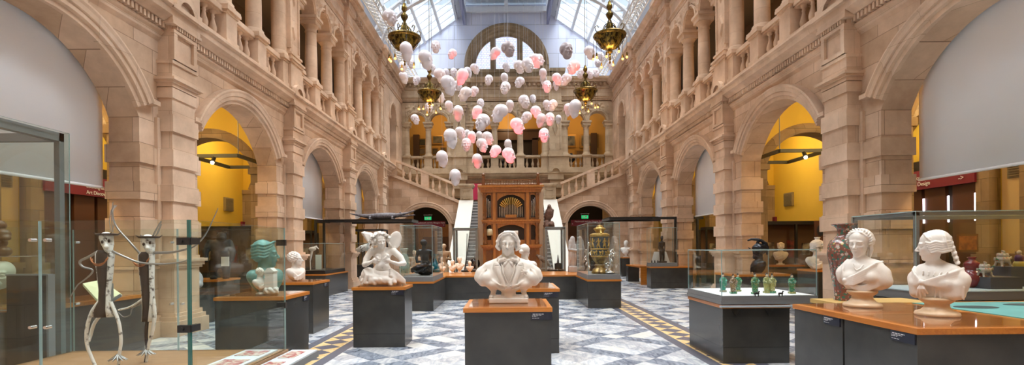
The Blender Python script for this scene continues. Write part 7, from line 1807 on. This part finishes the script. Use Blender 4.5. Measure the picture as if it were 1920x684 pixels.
def beast(kind):
    if kind == 'fox':
        S = Sculpt((-.75, -.25, -.01), (.75, .25, .75), .016)
        S.chain([(-.40, 0, .48), (0, 0, .46), (.35, 0, .50)], [.09, .085, .10], k=.03); S.chain([(.35, 0, .52), (.5, 0, .62), (.58, 0, .60), (.70, 0, .55)], [.07, .07, .06, .02], k=.02); S.chain([(-.4, 0, .5), (-.6, 0, .42), (-.72, 0, .25)], [.04, .06, .02], k=.02)
        for x in (-.38, -.28, .28, .38):
            e = 1 if x in (-.38, .38) else -1; S.chain([(x, e * .05, .45), (x + .03, e * .06, .22), (x, e * .06, .02)], [.05, .025, .02], k=.02)
        for e in (-1, 1): S.chain([(.53, e * .04, .66), (.52, e * .05, .73)], [.02, .006], k=.01)
        return S.mesh('fox', mat('tan_fur', (.42, .20, .07), .8))
    if kind == 'bear':
        S = Sculpt((-.42, -.34, -.01), (.42, .34, 1.2), .014)
        S.ell((0, 0, .55), (.20, .19, .30), k=.04); S.ell((0, 0, .80), (.22, .17, .16), k=.05); S.ell((.05, -.06, 1.0), (.11, .13, .12), k=.03); S.ell((.09, -.18, .97), (.055, .08, .05), k=.02)
        for e in (-1, 1):
            S.chain([(e * .12, 0, .38), (e * .14, -.03, .2), (e * .13, -.02, .04)], [.12, .09, .08], k=.03); S.ell((e * .13, -.08, .04), (.07, .12, .05), k=.02)
            S.chain([(e * .2, 0, .86), (e * .29, -.06, .65), (e * .27, -.14, .45)], [.085, .07, .055], k=.03); S.ell((.05 + e * .09, -.0, 1.1), (.03, .02, .035), k=.01)
        S.cut_below(0); return S.mesh('bear', mat('black_fur', (.012, .012, .014), .7, bump=.6, bscale=80))
    S = Sculpt((-.42, -.3, -.01), (.42, .3, 1.1), .014)
    S.chain([(-.18, 0, .62), (.0, 0, .70), (.18, 0, .74)], [.11, .15, .14], k=.03); S.chain([(-.2, 0, .62), (-.3, 0, .50), (-.33, 0, .40)], [.06, .055, .03], k=.02)
    S.chain([(.08, .04, .6), (.07, .05, .3), (.08, .05, .02)], [.045, .02, .018], k=.02); S.chain([(.02, -.05, .6), (.02, -.06, .3), (.0, -.06, .02)], [.045, .02, .018], k=.02); S.chain([(.2, 0, .78), (.3, 0, .92)], [.09, .05], k=.02)
    return S.mesh('ostrich', [mat('black_white_hide', (.03, .03, .03), .8, col2=(.75, .73, .70), scale=3.2, w=(.48, .52))])
put_sculpt('mounted_fox', beast('fox'), (xat(694, 23), 23.1, zf), 0, 'tan mounted fox standing on the lower black frame behind the crocodile', 'animal')
put_sculpt('mounted_bear', beast('bear'), (xat(412, 12.3), 12.3, .9), math.radians(20), 'large black standing bear in the left aisle, seen through the showcase', 'animal')
tag(MB().box(-.09, .09, -.01, .01, -.11, .11).build('paper_tag', mat('paper_white', (.8, .8, .75), .6), None, (xat(422, 12.0), 12.0, zat(422, 490, 12.0))), 'white paper tag in front of the black bear', 'tag')
S = Sculpt((-.3, -.25, -.01), (.3, .25, .55), .012); S.ell((0, 0, .2), (.2, .17, .22), k=.03); S.ell((-.1, -.02, .36), (.12, .11, .12), k=.04); S.ell((.1, -.05, .1), (.13, .14, .1), k=.03); S.cut_below(0)
put_sculpt('seal_carving', S.mesh('seal_carving', mat('pale_grey_stone', (.50, .50, .52), .6)), (-6.95, 11.2, .75), 0, 'rounded pale grey stone carving beside the first left pier', 'sculpture')
tag(MB().box(-.3, .3, -.3, .3, 0, .75).build('stone_stand', DARKMETAL, None, (-6.95, 11.2, 0)), 'dark stand under the rounded pale grey carving', 'stand')
showcase('tall green-tinted glass case with a black and white mounted animal, left of the nude', xat(657, 21.5), xat(690, 21.5), 21.4, 22.4, .78, zat(660, 456, 21.5), mt=BLACK)
tag(MB().box(-.45, .45, -.5, .5, 0, .78).build('case_stand', DARKMETAL, None, (xat(673.5, 21.9), 21.9, 0)), 'dark stand below the black and white animal case', 'stand')
put_sculpt('mounted_calf', beast('calf'), (xat(679, 21.8), 21.8, .9), 0, 'black and white mounted animal with head down in the glass case left of the nude', 'animal')
rr = showcase('glass case with a white mounted bird and label against the second left pier', -6.95, -6.15, 17.1, 19.2, .75, zat(628, 456, 17.1), mt=BLACK)
S = Sculpt((-.3, -.2, -.01), (.3, .2, 1.0), .013); S.chain([(-.05, 0, 0), (-.06, 0, .3), (0, 0, .62), (.06, 0, .76), (.16, 0, .80)], [.02, .02, .04, .035, .03], k=.02); S.chain([(.14, 0, .80), (.24, 0, .72)], [.03, .012], k=.01); S.ell((.02, 0, .72), (.13, .08, .07), k=.03)
put_sculpt('mounted_stork', S.mesh('mounted_stork', PLASTER), (-6.75, 17.5, .875), 0, 'white long-legged mounted bird in the case against the second left pier', 'bird')
tag(MB().box(-.1, .1, -.01, .01, 0, .5).build('label_card', mat('paper_green', (.62, .72, .62), .6), None, (-6.45, 17.3, .9)), 'pale green label card in the case against the second left pier', 'card')
# fixed-frame dark cases in the aisles
for e, sw in ((-1, 'left'), (1, 'right')):
    for (yy, nn) in ((16.9, 'behind the second arch'), (21.6, 'behind the third arch'), (25.2, 'behind the fourth arch')):
        r = empty('dark_cabinet', (e * 9.3, yy, 0), label='tall dark-framed cabinet in the %s aisle, %s' % (sw, nn), cat='cabinet', group='dark aisle cabinets')
        m = MB(); m.box(-1.1, 1.1, -.3, .3, 0, .85); m.build('body', DARKMETAL, r)
        for x in (-1.1, -.02, 1.03): m = MB(); m.box(x, x + .07, -.3, -.23, .85, 2.25); m.build('post', BLACK, r)
        m = MB(); m.box(-1.1, 1.1, -.3, .3, 2.25, 2.36); m.build('top_frame', BLACK, r)
        m = MB(); m.box(-1.1, 1.1, .25, .3, .85, 2.25); m.build('back_panel', mat('brown_backing', (.14, .07, .03), .6), r)
        for x, w_, h_, c_ in ((-.6, .3, .45, (.45, .36, .2)), (.1, .22, .6, (.35, .06, .04)), (.62, .25, .4, (.5, .45, .35))):
            m = MB(); m.box(x - w_ / 2, x + w_ / 2, .2, .24, 1.45 - h_ / 2, 1.45 + h_ / 2); m.build('picture', mat('picture_tone_%d' % int(c_[0] * 100), c_, .6, col2=(.06, .04, .03), scale=5), r)
# oval portrait
r = empty('framed_picture', (xat(1538, 14.6), 14.6, zat(1538, 430, 14.6)), label='dark oval portrait in a brown frame in the right aisle, beside the second right pier', cat='picture')
m = MB(); m.box(-.16, .16, 0, .04, -.35, .25); m.build('frame', BROWN, r); m = MB(); m.lathe([(.001, -.01), (.1, -.01), (.1, .01)], (0, 0, 0), 20); 
m = MB(); m.add([(.10 * math.cos(a), -.01, .16 * math.sin(a) - .03) for a in np.linspace(0, 2 * PI, 24, endpoint=False)], [tuple(range(24))]); m.build('portrait', BLACK, r)
# maroon panels on the aisle outer walls behind the third arch
for e, sw in ((-1, 'left'), (1, 'right')):
    m = MB(); m.box(*sorted((e * 10.5, e * 10.58)), 20.2, 22.8, 0, 2.7); tag(m.build('red_banner_panel', MAROON), 'maroon wall panel in the %s aisle behind the third arch' % sw, 'panel')

# ================================================================= DARK IDOL CASE
showcase('small glass case with a thin dark idol, by the third right pier', 5.3, 6.32, 19.22, 19.76, .811, zat(1235, 427, 19.3), base=.14)
def idol():
    S = Sculpt((-.2, -.2, -.01), (.2, .2, 1.06), .011)
    S.box((0, 0, .03), (.15, .14, .03), .01)
    for e in (-1, 1): S.chain([(e * .05, 0, .42), (e * .055, -.03, .22), (e * .05, 0, .05)], [.05, .042, .032], k=.015); S.chain([(e * .095, 0, .76), (e * .11, 0, .58), (e * .08, -.05, .46)], [.03, .026, .02], k=.015)
    S.chain([(0, 0, .40), (0, 0, .58), (0, 0, .75)], [.075, .06, .085], k=.02); S.chain([(0, 0, .78), (0, 0, .88)], [.03, .03], k=.02); S.ell((0, -.01, .95), (.055, .065, .08), k=.015); S.ell((0, -.075, .93), (.015, .02, .02), k=.01)
    return S.mesh('idol', mat('ebony', (.03, .018, .012), .35))
put_sculpt('dark_idol', idol(), (xat(1241, 19.5), 19.5, .952), 0, 'thin dark standing idol figure in the glass case by the third right pier', 'sculpture')
m = MB(); m.poly([(-.36, 0), (.36, 0), (.22, .42), (-.24, .42)], 'y', .12, .14); tag(m.build('white_backboard', PLASTER, None, (xat(1240, 19.5), 19.5, .952)), 'white sloping backboard behind the thin dark idol', 'board')
for k in range(4): tag(MB().lathe([(.02, 0), (.025, .05), (.012, .08), (.02, .1)], (0, 0, 0), 8).build('small_carving', BLACK, None, (xat(1222 + 5.5 * k, 19.35), 19.35, .952)), 'tiny black carving left of the dark idol, %s from the left' % ORD[k], 'carving', 'tiny black carvings')

# ================================================================= FIGURINE SHOWCASE
r = plinth('dark cabinet under the figurine showcase on the right', 2.82, 3.74, 6.9, 8.2, top=.79, sheet=False, woodm=WOODY)
m = MB(); m.box(-.5, .46, -.72, -.655, .765, .785); m.build('label_shelf', mat('pale_blue_panel', (.40, .47, .52), .4), r)
m = MB()
for x in (-.28, .17): m.poly([(x - .06, .74), (x + .06, .74), (x, .64)], 'y', -.662, -.655) 
m.build('vent_notches', BLACK, r)
fc = showcase('glass showcase of small green and yellow porcelain figures, on the right', 2.80, 4.12, 6.89, 8.2, .80, zat(1353, 470, 6.9), base=.11)
m = MB(); m.box(-.62, .62, -.62, .62, .111, .116); m.build('white_lining', mat('white_lining', (.90, .91, .93), .5), fc)
def figurine(px, py, h, cols, label, kind=0, d=7.5):
    zf = .918
    d = (1.6 - zf) * 960 / (py + ROLL * (px - PX) - PY)
    r = empty('porcelain_figure', (xat(px, d), d, zf), label=label, cat='figurine', group='porcelain figures'); k = h / .30
    cm = [spotty('fig%d_%d' % (px, i), c, [(c2, 60, .3), ((.55, .5, .3), 45, .18)], rough=.2) for i, (c, c2) in enumerate(cols)]
    m = MB(); m.box(-.045 * k, .045 * k, -.035 * k, .035 * k, 0, .03 * k); m.build('base', cm[-1], r)
    m = MB(); m.lathe([(.036 * k, .03 * k), (.044 * k, .05 * k), (.04 * k, .12 * k), (.034 * k, .17 * k), (.042 * k, .21 * k), (.036 * k, .235 * k), (.014 * k, .245 * k)], (0, 0, 0), 14, sy=.8); m.build('robe', cm[0], r)
    m = MB()
    for e in (-1, 1): m.tube([(e * .034 * k, 0, .225 * k), (e * .052 * k, -.012 * k, .18 * k), (e * .02 * k, -.042 * k, .165 * k)], [.014 * k, .018 * k, .016 * k], 8); m.tube([(e * .045 * k, -.01 * k, .18 * k), (e * .05 * k, -.01 * k, .10 * k)], [.014 * k, .004 * k], 6)
    m.build('sleeves', cm[0], r)
    m = MB(); m.sphere((0, -.004 * k, .262 * k), (.018 * k, .019 * k, .023 * k), 12, 8); m.build('head', mat('fig_skin', (.62, .5, .36), .4), r)
    m = MB(); m.sphere((0, .004 * k, .277 * k), (.020 * k, .020 * k, .016 * k), 10, 6); m.lathe([(.012 * k, .285 * k), (.01 * k, .305 * k), (.004 * k, .31 * k)], (0, .004 * k, 0), 8); m.build('hair', BLACK, r)
TQ, GN, YL, BR, CR = (.05, .36, .26), (.03, .22, .10), (.42, .40, .12), (.22, .14, .07), (.5, .45, .32)
figurine(1355, 547, .27, [(TQ, GN), (CR, TQ)], 'turquoise porcelain figure with black hair, leftmost in the figurine showcase')
figurine(1374, 550, .27, [(BR, CR), (GN, YL)], 'brown and cream porcelain figure, second from the left in the figurine showcase')
figurine(1383, 546, .26, [(GN, TQ), (YL, GN)], 'dark green porcelain figure, third from the left in the figurine showcase')
figurine(1415, 551, .29, [(GN, YL), (GN, YL)], 'green and yellow porcelain figure in the middle of the figurine showcase')
figurine(1437, 549, .28, [(YL, GN), (YL, GN)], 'yellow porcelain figure of the close pair, left one')
figurine(1447, 549, .27, [(YL, CR), (GN, YL)], 'yellow porcelain figure of the close pair, right one')
figurine(1484, 550, .27, [(GN, BR), (YL, GN)], 'green porcelain figure with dark hair, rightmost in the figurine showcase')
for px, lb in ((1418, 'tiny black horse figure below the middle porcelain figure'), (1463, 'tiny black horse figure right of the yellow pair')):
    d = (1.6 - .918) * 960 / (556 + ROLL * (px - PX) - PY); S = Sculpt((-.05, -.03, -.002), (.05, .03, .09), .003)
    S.chain([(-.02, 0, .045), (.02, 0, .045)], [.012, .012], k=.004); S.chain([(.02, 0, .05), (.028, 0, .07), (.04, 0, .068)], [.009, .008, .005], k=.003)
    for x in (-.02, .02):
        for y in (-.006, .006): S.chain([(x, y, .04), (x, y, 0)], [.005, .0035], k=.003)
    S.chain([(-.028, 0, .045), (-.036, 0, .02)], [.004, .003], k=.003); put_sculpt('toy_horse', S.mesh('toy_horse', BLACK), (xat(px, d), d, .917), 0, lb, 'figurine', 'tiny black horses')

# ================================================================= BIG GREY-FRAMED CASE AT THE RIGHT
zr_ = zat(1719, 397, 7.1)
r = framed_case('large grey-framed glass case at the right with jars and tureens', 5.6, 9.2, 7.1, 8.4, .80, zr_, fr=.05, base=.12)
tag(MB().box(-1.85, 1.85, -.7, .7, 0, .79).build('case_stand', DARKMETAL, None, (7.4, 7.75, 0)), 'dark stand under the large grey-framed case at the right', 'stand')
m = MB(); m.box(-1.75, 1.75, -.6, .6, 0, .006); o = m.build('lining', mat('pale_blue_lining', (.45, .55, .60), .5), None, (7.4, 7.75, .921)); tag(o, 'pale blue lining sheet on the floor of the large right case', 'sheet')
zb = .928
def on(px, py): d = (1.6 - zb) * 960 / (py + ROLL * (px - PX) - PY); return d
d = 7.75
lathe_obj('red_gourd_vase', [(.10, 0), (.15, .04), (.19, .12), (.19, .18), (.12, .25), (.085, .28), (.10, .32), (.11, .36), (.09, .40), (.05, .42), (.045, .45), (.06, .47), (.05, .475)], mat('oxblood_glaze', (.20, .012, .02), .15, coat=.6), (xat(1822, d), d, zb), 'dark red double-gourd vase in the large right case', h=.46)
for (px, z0, w_, h_, lb) in ((1862, zb, .46, .17, 'low dark block under the left tureen in the large right case'), (1895, zb, .52, .30, 'taller dark block under the right tureen and seated figure')):
    m = MB(); m.box(-w_ / 2 * (1 if px < 1890 else .75), w_ / 2 * (1 if px < 1890 else 1.4), -.2, .2, 0, h_); tag(m.build('display_block', mat('dark_blue_block', (.06, .065, .085), .6), None, (xat(px, 7.6 if px < 1890 else 8.0), 7.6 if px < 1890 else 8.0, z0)), lb, 'block', 'case blocks')
TUR = spotty('tureen_glaze', (.62, .55, .48), [((.10, .33, .18), 20, .28), ((.5, .12, .1), 24, .22), ((.5, .4, .1), 28, .15)])
for (px, d, z, k, lb) in ((1846, 7.55, zb + .17, 1.0, 'small painted porcelain tureen with green lid, lower one'), (1880, 7.9, zb + .30, 1.12, 'small painted porcelain tureen, upper one on the taller block')):
    S = Sculpt((-.14, -.11, -.005), (.14, .11, .24), .0055)
    S.ell((0, 0, .10), (.085, .075, .055), k=.01); S.ell((0, 0, .155), (.07, .062, .03), k=.012)
    for i in range(8): a = i * .785; S.ell((.045 * math.cos(a), .04 * math.sin(a), .175), (.018, .018, .016), k=.006)
    S.chain([(0, 0, .18), (.01, 0, .205), (-.01, 0, .22)], [.018, .02, .01], k=.006); S.chain([(.08, 0, .10), (.115, 0, .13), (.12, 0, .10)], [.014, .012, .008], k=.006); S.chain([(-.08, 0, .10), (-.11, 0, .12), (-.115, 0, .09)], [.014, .012, .008], k=.006)
    for x, y in ((-.05, -.04), (.05, -.04), (-.05, .04), (.05, .04)): S.chain([(x, y, .07), (x * 1.2, y * 1.2, .02), (x * 1.3, y * 1.5, .005)], [.016, .013, .016], k=.006)
    o = put_sculpt('porcelain_tureen', S.mesh('porcelain_tureen', TUR), (xat(px, d), d, z), 0, lb, 'tureen', 'porcelain tureens'); o.scale = (k, k, k)
r = empty('seated_figurine', (xat(1911, 8.0), 8.0, zb + .30), label='small seated figure in purple and yellow at the right picture edge', cat='figurine')
m = MB(); m.lathe([(.075, 0), (.08, .03), (.065, .07), (.04, .09)], (0, 0, 0), 14); m.build('yellow_robe', mat('yellow_glaze', (.55, .42, .08), .3), r)
m = MB(); m.lathe([(.055, .07), (.062, .12), (.05, .17), (.02, .19)], (0, 0, 0), 14); m.build('purple_tunic', mat('purple_glaze', (.08, .02, .08), .3), r)
m = MB(); m.sphere((0, 0, .215), (.032, .032, .038)); m.build('head', mat('fig_skin', (.62, .5, .36), .4), r)
# painting and ledge beyond the right case
r = empty('framed_picture', (xat(1814, 10.3), 10.3, zat(1814, 455, 10.3)), label='small orange-toned painting seen through the large right case', cat='picture')
m = MB(); m.box(-.22, .22, 0, .04, -.18, .18); m.build('frame', BROWN, r); m = MB(); m.box(-.18, .18, -.01, .0, -.14, .14); m.build('canvas', mat('orange_painting', (.40, .13, .03), .6, col2=(.12, .03, .02), scale=8), r)

# ================================================================= END GALLERY PAINTINGS AND BUSTS
def painting(px, py, w_, h_, c1, c2, lb):
    d = 35.15; r = empty('framed_picture', P(px, py, d), label=lb, cat='picture', group='gilt-framed paintings of the end gallery'); s_ = d / 960; a, b = w_ * s_ / 2, h_ * s_ / 2
    m = MB(); m.box(-a, a, -.06, 0, -b, b); m.build('frame', mat('dull_gilt_frame', (.38, .21, .05), .4, .5), r)
    m = MB(); m.box(-a * .78, a * .78, -.07, -.06, -b * .74, b * .74); m.build('canvas', mat('canvas_%d' % px, c1, .6, col2=c2, scale=3), r)
painting(791, 267, 16, 15, (.02, .025, .015), (.06, .05, .02), 'dark painting, upper left in the left gallery bay'); painting(821, 262, 22, 17, (.05, .05, .03), (.18, .15, .1), 'landscape with a tree, upper right in the left gallery bay')
painting(790, 284, 17, 13, (.10, .08, .05), (.2, .14, .08), 'small brown painting, lower left in the left gallery bay'); painting(816, 284, 12, 14, (.05, .04, .03), (.12, .09, .05), 'narrow painting, lower middle of the left gallery bay'); painting(831, 281, 11, 10, (.08, .06, .03), (.15, .1, .05), 'smallest painting, lower right of the left gallery bay')
painting(1070, 264, 19, 24, (.02, .03, .05), (.25, .24, .2), 'upright painting with pale sky, left in the right gallery bay'); painting(1104, 264, 36, 26, (.06, .06, .05), (.35, .3, .2), 'largest gilt-framed painting in the right gallery bay'); painting(1094, 287, 33, 11, (.15, .08, .03), (.3, .2, .1), 'low wide painting behind the parapet of the right gallery bay')
for px, py, lb in ((1073, 283, 'dark head bust behind the parapet of the right gallery bay'), (944, 300, 'dark bust behind the middle gallery parapet, left'), (958, 300, 'dark bust behind the middle gallery parapet, right')):
    put_sculpt('gallery_bust', bpy.data.meshes['gallery_bust_mesh'] if 'gallery_bust_mesh' in bpy.data.meshes else simple_bust('gallery_bust_mesh', BRONZE, 20, 'calm', False, 'smooth', .75, False, 0, .016), (xat(px, 32.6), 32.6, 6.36 + (.45 if px > 1000 else .1)), 0, lb, 'bust', 'dark gallery busts')
# ================================================================= LIGHT
SKY0, SKY1 = .95, 22
w = bpy.data.worlds.new('world'); SC.world = w; w.use_nodes = True
nt = w.node_tree; bg = nt.nodes['Background']; L = nt.links.new
# overcast sky with an added bright zone overhead that lights the hall
tc = N(nt, 'ShaderNodeTexCoord'); dt = N(nt, 'ShaderNodeVectorMath', operation='DOT_PRODUCT'); L(tc.outputs['Generated'], dt.inputs[0]); dt.inputs[1].default_value = (.10, .05, .99)
mr = N(nt, 'ShaderNodeMapRange', interpolation_type='SMOOTHSTEP'); L(dt.outputs['Value'], mr.inputs[0]); mr.inputs[1].default_value = .52; mr.inputs[2].default_value = 1.0; mr.inputs[3].default_value = SKY0; mr.inputs[4].default_value = SKY1; L(mr.outputs[0], bg.inputs[1])
cr = N(nt, 'ShaderNodeValToRGB'); e_ = cr.color_ramp.elements; e_[0].position = .3; e_[1].position = .9; e_[0].color = (.66, .84, 1, 1); e_[1].color = (1, .98, .95, 1); L(dt.outputs['Value'], cr.inputs[0]); L(cr.outputs[0], bg.inputs[0])
def light(kind, loc, e, col, size=.3, rot=(0, 0, 0), sy=None, spread=None, name='lamp_light'):
    l = bpy.data.lights.new(name, kind); l.energy = e; l.color = col
    if kind == 'AREA':
        l.size = size
        if sy: l.shape = 'RECTANGLE'; l.size_y = sy
        if spread: l.spread = spread
    elif kind == 'SPOT': l.shadow_soft_size = size; l.spot_size = spread or 1
    else: l.shadow_soft_size = size
    o = bpy.data.objects.new(name, l); COL.objects.link(o); o.location = loc; o.rotation_euler = rot; return o
for s in (-1, 1):
    for u in BAYS[:5]:
        light('POINT', (s * 9.0, u, 5.2), 210 if 5 < u < 9 else 110, (1, .82, .50), .25)
    for u in BAYS[1:5]:
        light('POINT', (s * 8.2, u, 8.6), 22, (1, .55, .2), .2)
for x in (-4.7, 4.7): light('POINT', (x, 33.5, 9.9), 45, (1, .62, .25), .2)
light('POINT', (0, 33.8, 9.9), 60, (1, .7, .4), .2)
for x in (-4.5, 4.5): light('POINT', (x, 30.5, 3.8), 25, (1, .6, .25), .15)
SC.view_settings.view_transform = 'Standard'; SC.view_settings.look = 'None'; SC.view_settings.gamma = 1; SC.view_settings.use_curve_mapping = False
SC.view_settings.exposure = 0.22
SC.cycles.transparent_max_bounces = 40; SC.cycles.max_bounces = 8; SC.cycles.diffuse_bounces = 4; SC.cycles.glossy_bounces = 3
SC.cycles.use_denoising = True; SC.cycles.caustics_reflective = False; SC.cycles.caustics_refractive = False; SC.cycles.sample_clamp_indirect = 6
for (x, y, z) in LAMPS: light('POINT', (x, y, z), 60, (1, .62, .25), .25)
for (x, y, z, yaw, red) in REDL:
    a = math.radians(yaw); sx = 1 if math.sin(a) > -.05 else -1
    p = Vector((x - sx * .35, y - .75, z - .65)); d = Vector((x, y, z - .1)) - p
    o = light('SPOT', p, (55 if red < .9 else 95) * red, (1, .05, .07), .04, (0, 0, 0), None, .62); o.rotation_euler = d.to_track_quat('-Z', 'Y').to_euler(); o.data.spot_blend = .5
